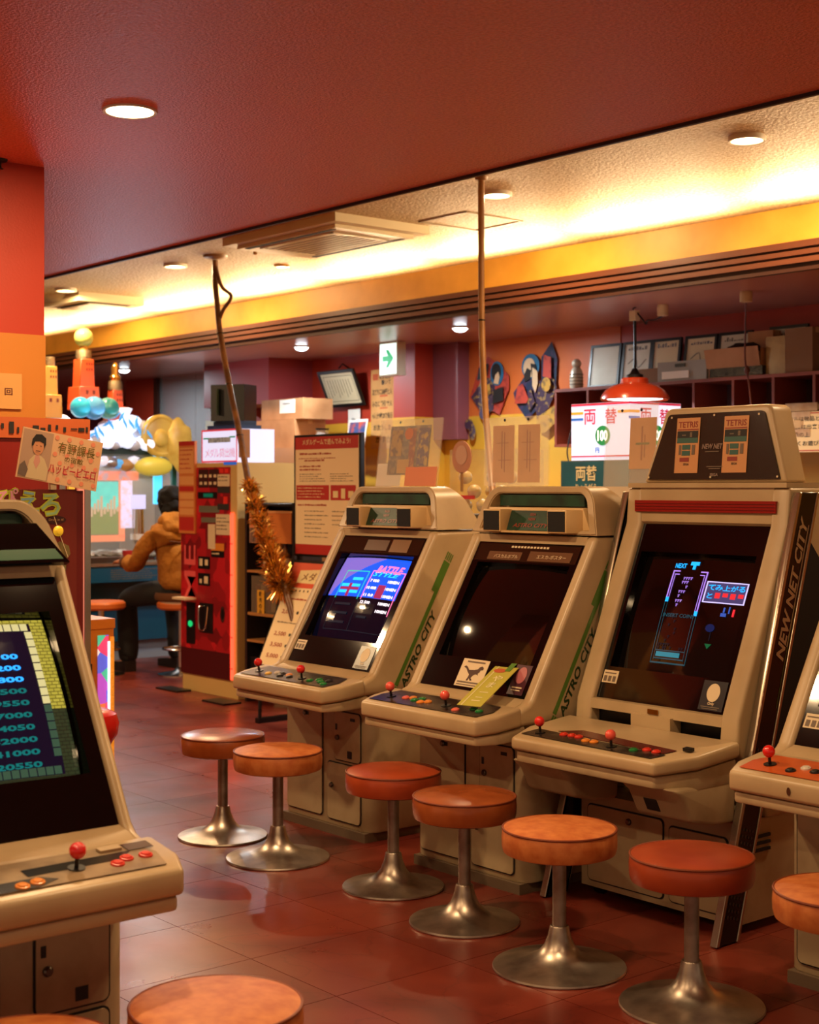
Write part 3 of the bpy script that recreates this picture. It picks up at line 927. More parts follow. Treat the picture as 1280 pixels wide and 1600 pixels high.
F.rects('strip_label', [(0.07, 0.54, 0.19, 0.60)], mat('faded ochre label', '#7a5228', 0.3), bez, 0.003, 0.001)

# --- second cabinet: blank screen, dinosaur card and yellow slip
c2, F, T, scr, bez, K = shell_cabinet('arcade_cabinet', 'beige arcade cabinet with blank dark screen, dinosaur card and yellow slip', (-3.965, 3.60, 0), 0, 'speakers',
    [(-0.232, 0.085, PINKBALL), (0.073, 0.085, PINKBALL)],
    [(-0.16, 0.095, 'pink'), (-0.13, 0.105, 'orange'), (-0.10, 0.085, 'green'), (-0.085, 0.11, 'green'), (-0.055, 0.075, 'orange'), (-0.03, 0.09, 'orange'), (0.15, 0.06, 'pink'), (0.20, 0.10, 'green'), (0.245, 0.085, 'green')], CPART)
stickers(F, bez, price=False, only=False)
dc = F.rect('dinosaur_card', -0.095, 0.012, 0.045, 0.122, mat('pale card', '#dcc7a2', 0.5), bez, 0.003, 0.0015)
dino = [(-0.078, 0.088), (-0.070, 0.094), (-0.060, 0.090), (-0.045, 0.078), (-0.02, 0.080), (-0.002, 0.084), (0.006, 0.094), (0.016, 0.098), (0.026, 0.092), (0.026, 0.084), (0.014, 0.082), (0.012, 0.074), (0.006, 0.068), (0.010, 0.060),
        (0.004, 0.064), (-0.006, 0.064), (-0.016, 0.058), (-0.022, 0.048), (-0.012, 0.040), (-0.020, 0.036), (-0.030, 0.046), (-0.034, 0.036), (-0.042, 0.036), (-0.038, 0.048), (-0.036, 0.060), (-0.050, 0.070), (-0.062, 0.082), (-0.072, 0.086)]
F.poly('dinosaur_drawing', dino[::-1], mat('brown sepia ink', '#4a2a1e', 0.6), dc, 0.004, 0.0004)
F.rects('card_print', [(-0.07, 0.108, 0.025, 0.114), (-0.085, 0.026, 0.03, 0.032), (-0.085, 0.017, 0.035, 0.021)], GREYINK, dc, 0.004, 0)
F.rect('notice_sticker', 0.185, 0.01, 0.262, 0.125, mat('plum sticker', '#4a2430', 0.3), bez, 0.002, 0.001)
F.disc('notice_emblem', 0.225, 0.085, 0.024, 0.032, mat('rose emblem', '#b0656a', 0.4), bez, 0.003)
F.rects('sticker_print', [(0.20, 0.035, 0.25, 0.04), (0.20, 0.025, 0.245, 0.029)], STK, bez, 0.003, 0)
F.rects('strip_label', [(-0.20, 0.537, -0.02, 0.572), (0.02, 0.537, 0.24, 0.578)], mat('bronze game label', '#6a4a34', 0.25), bez, 0.003, 0.001)
F.text('strip_lettering', [('バスカルボブル', -0.10, 0.552, 0.13, 0.016), ('エスカ-ボスター', 0.14, 0.556, 0.15, 0.016)], STK, bez, 0.0042)
F.rects('strip_print', [(-0.09 + 0.017 * i, 0.590, -0.078 + 0.017 * i, 0.598) for i in range(12)], STK, bez, 0.003, 0)
SLIP = mat('yellow green slip', '#b9b24a', 0.5)
SLIPINK = mat('white brush lettering', '#e6dfb0', 0.5)
slip = thing_part('paper_slip', c2)
sp_ = Plane((0.205, -0.178, 0.666), (-0.055, 0.236, 0.110), (-1, -0.2, 0))
sp_.u = (sp_.u - sp_.r * sp_.u.dot(sp_.r)).normalized(); sp_.n = sp_.r.cross(sp_.u)
sp_.rect('slip', 0, -0.05, 0.265, 0.05, SLIP, slip, 0.002, 0.002)
sp_.rects('slip_border', [(0, 0.030, 0.265, 0.034)], SLIPINK, slip, 0.003, 0)
sp_.text('slip_lettering', [('や', 0.185, -0.008, None, 0.04, 0.01, 0, -1.57), ('ま', 0.14, -0.008, None, 0.036, 0.01, 0, -1.57), ('ー', 0.09, -0.008, 0.036, None, 0.01, 0, -1.57), ('ニ', 0.045, -0.008, 0.036, None, 0.01, 0, -1.57)], SLIPINK, slip, 0.0032)
sp_.disc('slip_emblem', 0.237, 0.012, 0.014, 0.026, mat('faded red seal', '#c0603c', 0.5), slip, 0.0032)
sp_.rect('tape', 0.235, -0.03, 0.29, -0.008, mat('green tape', '#5f8a3a', 0.4), slip, 0.004, 0.001)

# --- rightmost cabinet, orange control art
c4, F, T, scr, bez, K = shell_cabinet('arcade_cabinet', 'beige arcade cabinet with orange control panel at the right edge', (-2.255, 3.56, 0), 0, 'speakers',
    [(-0.232, 0.085, REDBALL), (0.073, 0.085, REDBALL)],
    [(-0.15, 0.065, 'black'), (-0.125, 0.10, 'white'), (-0.085, 0.085, 'black'), (-0.06, 0.115, 'black'), (-0.03, 0.06, 'black'), (0.0, 0.10, 'black'), (0.16, 0.08, 'black')], CPORANGE)
stickers(F, bez)
fp = Plane((-0.02, -0.251, 0.607), (1, 0, 0), (0, 0, 1))
fp.disc('panel_badge', -0.09, 0.0, 0.006, 0.011, mat('brown badge', '#5a3420', 0.4, 0.4), c4, 0.0015)

# --- foreground cabinet at left, faces the aisle
cL, F, T, scr, bez, K = shell_cabinet('arcade_cabinet', 'beige arcade cabinet with lit high score list in the left foreground', (-2.875, 1.310, 0), math.radians(90), 'panel',
    [(-0.22, 0.085, REDBALL), (0.085, 0.085, REDBALL)],
    [(-0.05, 0.045, 'orange'), (-0.015, 0.052, 'orange'), (0.17, 0.07, 'red'), (0.20, 0.088, 'red'), (0.245, 0.088, 'red')], CPCLEAR, hw=0.312)
K.poly('panel_art', [(-0.29, 0.03), (-0.02, 0.03), (0.03, 0.052), (0.0, 0.075), (-0.29, 0.075)], CPART, cL, 0.0012, 0.0008)
K.poly('panel_art', [(-0.02, 0.085), (0.19, 0.09), (0.23, 0.125), (-0.02, 0.12)], mat('near black art', '#15110f', 0.2), cL, 0.0012, 0.0008)
K.rect('label_plate', 0.165, 0.135, 0.215, 0.155, BEIGE, cL, 0.006, 0.005)
K.rect('sticker', 0.225, 0.125, 0.285, 0.16, mat('brown photo sticker', '#4d3830', 0.25), cL, 0.002, 0.001)
LBR = glow('screen olive brick', '#b8a83a', 0.75)
def brick_mat(name, c1_, c2_, mortar, es):
    m = bpy.data.materials.new(name)
    m.use_nodes = True
    nt = m.node_tree
    b = nt.nodes['Principled BSDF']
    b.inputs['Base Color'].default_value = (0.01, 0.01, 0.01, 1)
    b.inputs['Roughness'].default_value = 0.1
    tc = nt.nodes.new('ShaderNodeTexCoord')
    mp = nt.nodes.new('ShaderNodeMapping')
    mp.inputs['Rotation'].default_value = (math.radians(90) - math.atan2(TYF, TZF), 0, 0)
    mp.inputs['Rotation'].default_value = (-math.radians(90) + math.atan2(TYF, TZF), 0, 0)
    bk = nt.nodes.new('ShaderNodeTexBrick')
    bk.inputs['Scale'].default_value = 1.0
    bk.inputs['Brick Width'].default_value = 0.018
    bk.inputs['Row Height'].default_value = 0.0085
    bk.inputs['Mortar Size'].default_value = 0.0011
    bk.inputs['Color1'].default_value = lin(c1_); bk.inputs['Color2'].default_value = lin(c2_); bk.inputs['Mortar'].default_value = lin(mortar)
    nt.links.new(tc.outputs['Object'], mp.inputs['Vector'])
    nt.links.new(mp.outputs['Vector'], bk.inputs['Vector'])
    nt.links.new(bk.outputs['Color'], b.inputs['Emission Color'])
    b.inputs['Emission Strength'].default_value = es
    return m
LBRIGHT = brick_mat('screen lit brick wall', '#c2b040', '#b3a236', '#6d6420', 0.8)
LDIM = brick_mat('screen dim brick wall', '#3a4428', '#343e24', '#262c1a', 0.55)
T.rects('screen_wall', [(0.20, -0.035, 0.236, 0.192), (-0.236, 0.182, 0.20, 0.192)], LBRIGHT, scr, 0.0006)
T.rects('screen_wall', [(0.20, -0.192, 0.236, -0.035), (-0.236, -0.192, 0.20, -0.186)], LDIM, scr, 0.0006)
T.rect('screen_field', -0.236, -0.186, 0.20, 0.182, glow('screen dark violet', '#171026', 0.6), scr, 0.0006)
blk = glow('screen block face', '#d9c98a', 0.9); blkd = glow('screen dim block face', '#3f5a44', 0.7)
T.rects('screen_block_row', [(-0.236 + 0.0205 * i, 0.163, -0.236 + 0.0205 * i + 0.0178, 0.181) for i in range(21)] + [(0.1805, 0.142 - 0.0205 * i, 0.199, 0.142 - 0.0205 * i + 0.0178) for i in range(9)], blk, scr, 0.0022)
T.rects('screen_block_row', [(0.1805, -0.0425 - 0.0205 * i, 0.199, -0.0425 - 0.0205 * i + 0.0178) for i in range(6)] + [(-0.236 + 0.0205 * i, -0.185, -0.236 + 0.0205 * i + 0.0178, -0.167) for i in range(21)], blkd, scr, 0.0022)
LNUM = glow('screen number blue', '#2a9bff', 1.5); LNUMD = glow('screen number teal', '#128a86', 0.55)
nums = ['201100', '200200', '198800', '194500', '199550', '187000', '184050', '152000', '141000', '120550']
T.text('screen_lettering', [(s, 0.085, 0.097 - 0.0285 * i, 0.125, 0.0135, 0.035) for i, s in enumerate(nums[:3])], LNUM, scr, 0.003)
T.text('screen_lettering', [(s, 0.085, 0.097 - 0.0285 * (i + 3), 0.125, 0.0135, 0.035) for i, s in enumerate(nums[3:])], LNUMD, scr, 0.003)
# ------------------------------------------------------------------ larger cabinet with silver rails
def net_cabinet():
    c = thing('arcade_cabinet', 'large cream arcade cabinet with falling block game and black silver side rails', 'arcade machine', (-3.24, 3.63, 0), 0, 'arcade cabinets')
    # base
    base = obj('base', box(-0.335, 0.335, 0.16, 0.62, 0.03, 0.355, 0.012, 2), BEIGE2, c)
    fp = Plane((0, 0.16, 0), (1, 0, 0), (0, 0, 1))
    door('door', fp, -0.30, 0.055, 0.035, 0.315, base, (-0.11, 0.285))
    door('door', fp, 0.065, 0.055, 0.30, 0.30, base)
    for sx in (-0.28, 0.28):
        for sy in (0.20, 0.56):
            obj('caster', lathe([(0, -0.015), (0.022, -0.015), (0.022, 0.015), (0, 0.015)], 16, (sx, sy, 0.022), 'x'), BLACK, base)
    for k in range(3):
        obj('vent_louvre', box(0.335, 0.341, 0.25, 0.33, 0.25 + 0.022 * k, 0.26 + 0.022 * k), GROOVE, base)
    # upper body
    prof = [(0.14, 0.60), (0.150, 0.685), (0.408, 1.295), (0.42, 1.42), (0.63, 1.42), (0.66, 1.35), (0.66, 0.355), (0.30, 0.355), (0.22, 0.50)]
    parts = [prism(prof, 'x', 0.279, 0.352, 0.012, 3), prism(prof, 'x', -0.352, -0.279, 0.012, 3)]
    parts.append(prism([(0.425, 1.291), (0.415, 1.30), (0.42, 1.42), (0.63, 1.42), (0.63, 1.29)], 'x', -0.29, 0.29))
    parts.append(box(-0.30, 0.30, 0.62, 0.65, 0.36, 1.42))
    parts.append(prism([(0.15, 0.655), (0.153, 0.688), (0.176, 0.69), (0.30, 0.66), (0.30, 0.60), (0.2, 0.60), (0.19, 0.65)], 'x', -0.29, 0.29))
    parts.append(box(-0.085, 0.085, 0.135, 0.25, 0.60, 0.66, 0.006))
    body = obj('body', merge(*parts), BEIGE, c)
    obj('side_black_sheet', prism([(0.26, 0.50), (0.655, 0.50), (0.655, 1.10), (0.50, 1.27)], 'x', 0.352, 0.356), mat('matt black sheet', '#070606', 0.7), c)  # flat black sheet laid over the dark area behind the rail
    obj('rear_recess', box(-0.28, 0.28, 0.19, 0.20, 0.60, 0.655), BLACK, c)
    lp = Plane((0, 0.150, 0.672), (1, 0, 0), (0, 0, 1))
    lp.rect('label_plate', -0.022, -0.008, 0.022, 0.008, BRASS, c, 0.004, 0.003)
    # red lamp stripe
    obj('red_stripe', box(-0.305, 0.305, 0.405, 0.42, 1.335, 1.375, 0.006), mat('dark red ribbed plastic', '#8c1a16', 0.25), c)
    for k in range(3):
        obj('stripe_rib', box(-0.300, 0.300, 0.4035, 0.4055, 1.343 + 0.010 * k, 1.345 + 0.010 * k), mat('deep red', '#5a100e', 0.3), c)
    # ledge and head
    obj('head_ledge', box(-0.34, 0.345, 0.41, 0.65, 1.42, 1.437, 0.005), BEIGE, c)
    H0, H1 = 1.437, 1.705
    def trap(b, t, z0, z1, r=0.03):
        pts = [(b, z0)]
        for i in range(5):
            a = math.radians(10 + 80 * i / 4)
            pts.append((t - r + r * math.cos(a), z1 - r + r * math.sin(a)))
        for i in range(5):
            a = math.radians(90 + 80 * i / 4)
            pts.append((-t + r + r * math.cos(a), z1 - r + r * math.sin(a)))
        pts.append((-b, z0))
        return pts
    def lean(bm):
        for v in bm.verts:
            v.co.y += (v.co.z - H0) * 0.10
        return bm
    hd = obj('head_housing', lean(prism([(x - 0.02, z) for x, z in trap(0.312, 0.236, H0, H1)], 'y', 0.485, 0.60, 0.012, 3)), BEIGE, c)
    mq = obj('head_panel', lean(prism([(x - 0.02, z) for x, z in trap(0.288, 0.214, H0 + 0.012, H1 - 0.022, 0.02)], 'y', 0.478, 0.49)), mat('smoked marquee with mesh', '#2a211c', 0.16, bump=(420, 0.25, 0.002)), c)
    M = Plane((-0.02, 0.4775 , H0), (1, 0, 0), (0, 0.10, 0.995))
    CARD = mat('cream game card', '#c98f5a', 0.45)
    for cx in (-0.112, 0.098):
        k = M.rect('game_card', cx - 0.052, 0.035, cx + 0.052, 0.232, CARD, mq, 0.003, 0.002)
        M.text('card_lettering', [('TETRIS', cx, 0.208, 0.088, 0.022, 0.02)], mat('card red', '#8a2a1c', 0.5), k, 0.004)
        M.rects('card_print', [(cx - 0.047, 0.188, cx + 0.047, 0.192), (cx - 0.03, 0.075, cx + 0.012, 0.09)], mat('card red', '#8a2a1c', 0.5), k, 0.004, 0)
        M.rects('card_picture', [(cx - 0.047, 0.160, cx + 0.047, 0.185)], INK, k, 0.004, 0)
        M.rects('card_picture', [(cx - 0.047, 0.142, cx + 0.047, 0.160), (cx - 0.022, 0.118, cx + 0.015, 0.136), (cx - 0.022, 0.097, cx + 0.015, 0.114)], mat('card teal', '#2a5a50', 0.5), k, 0.004, 0)
        M.rects('card_print', [(cx - 0.036, 0.10, cx - 0.026, 0.135), (cx + 0.022, 0.10, cx + 0.036, 0.135), (cx - 0.025, 0.168, cx - 0.008, 0.172), (cx + 0.01, 0.163, cx + 0.02, 0.18)], GREYINK, k, 0.0045, 0)
        M.text('card_lettering', [('SEGA', cx, 0.066, None, 0.008, 0.02)], INK, k, 0.004)
    M.text('marquee_lettering', [('NEW NET', 0.0, 0.128, 0.09, 0.018, 0.02, 0.2), ('SEGA', 0.015, 0.028, 0.035, 0.011, 0.03)], mat('silver marquee print', '#9a8f84', 0.3, 0.6), mq, 0.004)
    M.rects('marquee_print', [(-0.02, 0.055, 0.05, 0.058), (-0.01, 0.048, 0.04, 0.051), (-0.03, 0.108, 0.03, 0.111)], GREYINK, mq, 0.004, 0)
    for x, y in ((-0.28, 0.02), (0, 0.02), (0.28, 0.02), (-0.19, 0.235), (0.0, 0.238), (0.19, 0.235)):
        M.disc('rivet', x, y, 0.004, 0.004, STK, mq, 0.004, 10)
    # screen
    ty, tz, L = 0.385, 0.923, 0.65
    F = Plane((0, 0.175, 0.69), (1, 0, 0), (0, ty, tz))
    ob = [(-0.2785, 0.0), (0.2785, 0.0), (0.2785, L), (-0.2785, L)]
    tb = [(-0.255, 0.115), (0.245, 0.115), (0.245, 0.545), (-0.255, 0.545)]
    bm = newbm()
    a = [bm.verts.new(F.pt(x, y, 0)) for x, y in ob]
    b = [bm.verts.new(F.pt(x, y, 0.0)) for x, y in tb]
    d = [bm.verts.new(F.pt(x * 0.985, 0.33 + (y - 0.33) * 0.98, -0.028)) for x, y in tb]
    for i in range(4):
        j = (i + 1) % 4
        bm.faces.new((a[i], a[j], b[j], b[i]))
        bm.faces.new((b[i], b[j], d[j], d[i]))
    bez = obj('bezel', bm, GLOSSBLACK, c, smooth=False)
    T = Tube(F.pt(-0.005, 0.33, -0.034), (1, 0, 0), (0, ty, tz), 0.249, 0.212, 0.016)
    bm = newbm()
    g = [[bm.verts.new(T.pt(-0.248 + 0.496 * i / 20, -0.211 + 0.422 * j / 16)) for i in range(21)] for j in range(17)]
    for j in range(16):
        for i in range(20):
            bm.faces.new((g[j][i], g[j][i + 1], g[j + 1][i + 1], g[j + 1][i]))
    scr = obj('picture_tube', bm, TUBE, c)
    stickers(F, bez)
    VIO = glow('screen lilac line', '#b080e8', 1.1); CY = glow('screen sky blue', '#1fa8ff', 1.3)
    TEAL = glow('screen dim teal', '#1f5a66', 0.5); FAINT = glow('screen faint grey line', '#2c2630', 0.5)
    RED = glow('screen red', '#e02a30', 1.2); PANEL = glow('screen panel mauve', '#5a4f80', 0.6); TEALB = glow('screen teal', '#1a8a9a', 0.7)
    T.map = (0.9, -0.0325, 1.12, -0.009)
    T.text('screen_lettering', [('NEXT', -0.045, 0.165, 0.055, 0.016, 0.03)], CY, scr, 0.002)
    T.rects('screen_piece', [(0.0, 0.168, 0.042, 0.180), (0.014, 0.154, 0.028, 0.168)], CY, scr, 0.002)
    def P2(l, mm):
        T.rects('screen_playfield', l, mm, scr, 0.002)
    P2([(-0.075, 0.06, -0.069, 0.148), (-0.063, 0.06, -0.060, 0.138), (-0.075, 0.145, -0.04, 0.149), (-0.063, 0.135, -0.04, 0.138), (0.06, 0.145, 0.095, 0.149), (0.06, 0.135, 0.083, 0.138), (0.089, 0.02, 0.095, 0.148), (0.080, 0.02, 0.083, 0.138)], VIO)
    P2([(-0.075, 0.045, -0.060, 0.06), (0.080, 0.005, 0.095, 0.02)], CY)
    P2([(-0.075, -0.15, -0.072, 0.045), (-0.062, -0.14, -0.060, 0.045), (0.092, -0.15, 0.095, 0.005), (0.080, -0.14, 0.082, 0.005)], TEAL)
    P2([(-0.055, -0.13, 0.06, -0.115)], TEALB)
    P2([(-0.075, -0.152, 0.095, -0.147), (-0.06, -0.138, 0.08, -0.134), (-0.06, -0.112, 0.08, -0.109)], TEAL)
    R = random.Random(4)
    tri = newbm()
    def tris(cells, mm):
        bm = newbm()
        for (x, y) in cells:
            v = [bm.verts.new(T.pt(x + q[0], y + q[1], 0.002)) for q in ((0, 0.010), (0.010, 0.010), (0.003, 0.0))]
            v2 = [bm.verts.new(T.pt(x + q[0], y + q[1], 0.0024)) for q in ((0.003, 0.0085), (0.0075, 0.0085), (0.004, 0.004))]
            for q in range(3):
                w = (q + 1) % 3
                bm.faces.new((v[q], v2[q], v2[w], v[w]))
        obj('screen_blocks', bm, mm, scr, smooth=False)
    tri.free()
    tris([(-0.015 + 0.0115 * i, 0.118) for i in range(4)] + [(-0.018 + 0.0115 * i, 0.105) for i in range(3)] + [(0.006, 0.09)] + [(-0.022 + 0.0115 * i, 0.074) for i in range(3)] + [(-0.02, 0.06)] + [(-0.026 + 0.0115 * i, 0.044) for i in range(3)] + [(-0.018, 0.03)], VIO)
    tris([(-0.03 + 0.0115 * R.randint(0, 3), -0.01 - 0.0125 * i) for i in range(9)] + [(-0.055 + 0.0115 * i, -0.098) for i in range(5)] + [(-0.055 + 0.0115 * i, -0.108) for i in (0, 2, 3, 5, 9, 10)], FAINT)
    T.text('screen_lettering', [('INSERT COINS', 0.01, 0.002, 0.15, 0.012, 0.02)], TEAL, scr, 0.0026)
    T.map = (1.413, -0.106, 1.0, 0.005)
    T.rect('screen_panel', 0.12, 0.045, 0.235, 0.118, PANEL, scr, 0.0012)
    T.rects('screen_panel_border', [(0.117, 0.116, 0.238, 0.120), (0.117, 0.043, 0.238, 0.047), (0.117, 0.043, 0.121, 0.12), (0.234, 0.043, 0.238, 0.12)], glow('screen pale border', '#c8b8f0', 1.2), scr, 0.002)
    T.text('screen_lettering', [('て', 0.135, 0.098, None, 0.02, 0.02), ('み', 0.157, 0.098, None, 0.02, 0.02), ('上', 0.179, 0.098, None, 0.02, 0.02), ('が', 0.201, 0.098, None, 0.02, 0.02), ('る', 0.222, 0.098, None, 0.02, 0.02), ('と', 0.135, 0.068, None, 0.02, 0.02)], CY, scr, 0.0026)
    T.rects('screen_marks', [(0.15 + 0.022 * i, 0.06 + 0.006 * (i % 2), 0.165 + 0.022 * i, 0.08) for i in range(4)], RED, scr, 0.0026)
    T.rects('screen_marks', [(0.185, 0.012, 0.19, 0.03), (0.20, 0.01, 0.204, 0.034), (0.18, -0.002, 0.196, 0.010)], glow('screen navy', '#3858b0', 0.9), scr, 0.0026)
    T.rects('screen_marks', [(0.212, 0.0, 0.218, 0.026)], RED, scr, 0.0026)
    T.disc('screen_marks', 0.16, -0.045, 0.013, 0.014, glow('screen dark blue', '#1a2a60', 0.5), scr, 0.0022)
    T.poly('screen_marks', [(0.155, -0.10), (0.175, -0.10), (0.165, -0.118)][::-1], glow('screen dark green', '#1a6a3c', 0.6), scr, 0.0022, 0)
    T.rects('screen_marks', [(0.164, -0.09, 0.166, -0.06)], FAINT, scr, 0.0022)
    # control panel
    poly = [(-0.31, -0.21), (0.31, -0.21), (0.37, -0.07), (0.37, 0.135), (-0.37, 0.135), (-0.37, -0.07)]
    bm = prism(poly, 'z', 0.0, 1.0)
    for v in bm.verts:
        v.co.z = (0.588 + (v.co.y + 0.21) * 0.10) if v.co.z > 0.5 else (0.545 + (v.co.y + 0.21) * 0.08)
    bev(bm, 0.012, 3)
    cpn = obj('control_panel', bm, BEIGE, c)
    poly2 = [(-0.298, -0.195), (0.298, -0.195), (0.358, -0.06), (0.358, 0.13), (-0.358, 0.13), (-0.358, -0.06)]
    bm = prism(poly2, 'z', 0.0, 1.0)
    for v in bm.verts:
        v.co.z = (0.541 + (v.co.y + 0.21) * 0.08) if v.co.z > 0.5 else (0.505 if v.co.y < -0.1 else 0.49)
    bev(bm, 0.008, 2)
    obj('panel_tray', bm, BEIGE2, c)
    for sgn in (-1, 1):
        q = [(-0.17, 0.505), (-0.125, 0.47), (-0.085, 0.395), (0.02, 0.372), (0.125, 0.368), (0.135, 0.505)]
        bm = prism(q, 'x', sgn * 0.13, sgn * 0.357, 0.014, 3)
        obj('coin_pod', bm, BEIGE2, c)
    sl = Plane((0.215, -0.105, 0.4325), (1, 0, 0), (0, -0.47, 0.88))
    sl.rect('coin_slot', -0.026, -0.020, 0.026, 0.024, COINDARK, c, 0.002, 0.006)
    K = Plane((0, -0.21, 0.5895), (1, 0, 0), (0, 1, 0.10))
    K.poly('control_overlay', [(-0.305, 0.045), (0.27, 0.03), (0.285, 0.085), (-0.30, 0.125)], CPART, cpn, 0.0022, 0.0015)
    K.poly('control_overlay', [(-0.22, 0.135), (0.27, 0.095), (0.28, 0.145), (-0.15, 0.185)], mat('maroon control strip', '#5a1f1a', 0.22), cpn, 0.0022, 0.0015)
    K.rects('panel_lever', [(0.30, 0.15, 0.33, 0.17)], BLACK, cpn, 0.012, 0.010)
    K2 = Plane(K.pt(0, 0, 0.002), K.r, K.u)
    stick(K2, -0.255, 0.085, REDBALL, c)
    stick(K2, 0.075, 0.072, PINKBALL, c)
    for x, y, col in ((-0.165, 0.105, 'red'), (-0.131, 0.108, 'red'), (-0.098, 0.106, 'red'), (-0.045, 0.082, 'orange'), (-0.010, 0.084, 'orange'), (0.165, 0.075, 'green'), (0.20, 0.098, 'red'), (0.24, 0.095, 'red')):
        button(K2, x, y, col, c)
    # side rails
    for sgn in (1, -1):
        x0, x1 = (0.356, 0.380) if sgn > 0 else (-0.380, -0.356)
        q = lambda a, b: [(a * 0.11, 0.004), (b * 0.11, 0.004), (0.43 + b * 0.11, 1.405), (0.43 + a * 0.11, 1.405)]
        rl = obj('side_rail', prism(q(0.0, 1.0), 'x', x0, x1, 0.002, 1), mat('black rail', '#0c0b0b', 0.25), c)
        xo0, xo1 = (x0, x1 + 0.003) if sgn > 0 else (x0 - 0.003, x1)
        obj('silver_edge', prism(q(-0.02, 0.13), 'x', xo0, xo1, 0.002, 1), mat('satin silver', '#b8ab98', 0.25, 0.9), rl)
        obj('silver_edge', prism(q(0.90, 1.02), 'x', xo0, xo1, 0.002, 1), mat('satin silver', '#b8ab98', 0.25, 0.9), rl)
        if sgn > 0:
            ln = math.hypot(0.43, 1.40)
            sd = Plane((x1 + 0.0003, 0.055, 0.005), (0, 0.43 / ln, 1.40 / ln), (0, -1.40 / ln, 0.43 / ln))
            SIL = mat('silver rail lettering', '#b8a88c', 0.3, 0.5)
            sd.text('rail_lettering', [('NEW NET CITY', 1.14, 0.0, 0.48, 0.042, 0.035, 0.25)], SIL, rl, 0.0012)
            sd.rects('rail_line', [(0.95, -0.029, 1.36, -0.025)], SIL, rl, 0.0012, 0)
            sd.rects('rail_line', [(0.75, -0.031, 1.10, -0.0295)], GREENPRINT, rl, 0.0012, 0)
            dots = newbm()
            DG = mat('grey rail dots', '#3a342e', 0.35, 0.4)
            for i in range(26):
                for j in range(4):
                    s = 0.006 * (1 - 0.2 * (i % 7) / 7)
                    cx, cy = 0.08 + i * 0.021, -0.024 + j * 0.016
                    if 0.36 < cx < 0.42:
                        continue
                    vv = [dots.verts.new(sd.pt(cx + s * math.cos(k * math.pi / 4), cy + s * math.sin(k * math.pi / 4), 0.001)) for k in range(8)]
                    dots.faces.new(vv)
            d_ = obj('rail_dots', dots, DG, rl, smooth=False)
            d_['kind'] = 'stuff'
    return c
net_cabinet()

# a cabinet of the next row, seen only as a sliver of its back
cB = dup(c2, (-4.62, 5.45, 0), math.pi, 'beige cabinet backing onto the row, its back glimpsed between two heads')

# ------------------------------------------------------------------ clear card holders on top of the cabinets
def card_holder(label, loc, tilt, w, h, fill, rz=0.0):
    t = thing('acrylic_card_holder', label, 'card holder', loc, rz, 'clear acrylic card holders')
    P_ = Plane((0, 0, 0), (1, 0, 0), (0, math.sin(tilt), math.cos(tilt)))
    bm = box(-w / 2, w / 2, -0.002, 0.002, 0, h, 0.0015, 1)
    obj('front_sheet', xf(bm, Matrix.Rotation(-tilt, 4, 'X')), ACRYL, t)
    bm = box(-w / 2, w / 2, 0.006, 0.009, 0, h, 0.001, 1)
    obj('back_sheet', xf(bm, Matrix.Rotation(-tilt, 4, 'X')), ACRYL, t)
    Q = Plane(P_.pt(0, 0, -0.006), P_.r, P_.u)
    for x in (-w * 0.17, w * 0.2):
        Q.disc('screw', x, h * 0.955, 0.006, 0.006, BLACK, t, 0.0085, 12)
    fill(Q, t, w, h)
    return t
def fill1(Q, t, w, h):
    a = Q.rect('card', -w * 0.33, h * 0.17, w * 0.33, h * 0.90, mat('dark collage card', '#4a3428', 0.4, var=(40, '#8a6a40', 0.45, 0.62)), t, 0.003, 0.001)
    Q.rects('card_picture', [(-w * 0.30, h * 0.45, -w * 0.12, h * 0.84)], mat('ochre picture', '#b08a3c', 0.5, var=(30, '#5a3a2a', 0.5, 0.6)), a, 0.0036, 0)
    Q.rects('card_picture', [(w * 0.0, h * 0.22, w * 0.10, h * 0.86)], mat('red picture', '#8a3426', 0.5, var=(30, '#c0803c', 0.5, 0.6)), a, 0.0036, 0)
    Q.rects('card_picture', [(w * 0.14, h * 0.30, w * 0.31, h * 0.86)], mat('violet picture', '#54406a', 0.5, var=(30, '#c0a050', 0.5, 0.6)), a, 0.0036, 0)
    Q.rect('card_label', -w * 0.17, h * 0.19, w * 0.02, h * 0.40, mat('tan label', '#c09a60', 0.5), a, 0.0042, 0.0006)
    Q.disc('card_seal', -w * 0.02, h * 0.78, 0.028, 0.026, mat('orange seal', '#c8682c', 0.5), a, 0.0042)
    Q.rect('pink_slip', w * 0.0, -0.0, w * 0.5, h * 0.28, mat('salmon paper', '#e08862', 0.6), t, 0.0105, 0.0008)
    Q.rect('white_slip', -w * 0.5, 0.0, -w * 0.1, h * 0.34, PAPER, t, 0.002, 0.0006)
def fill2(Q, t, w, h):
    for s in (-1, 1):
        a = Q.rect('card', s * w * 0.20 - w * 0.17, h * 0.05, s * w * 0.20 + w * 0.17, h * 0.88, TANPAPER, t, 0.003, 0.001)
        lines = [(s * w * 0.20 - 0.012, h * 0.25, s * w * 0.20 - 0.006, h * 0.8), (s * w * 0.20 + 0.004, h * 0.2, s * w * 0.20 + 0.009, h * 0.78),
                 (s * w * 0.20 - 0.04, h * 0.62, s * w * 0.20 + 0.03, h * 0.63), (s * w * 0.20 - 0.03, h * 0.37, s * w * 0.20 + 0.045, h * 0.38)]
        Q.rects('card_drawing', lines, mat('faded brown drawing', '#a0622c', 0.6), a, 0.0036, 0)
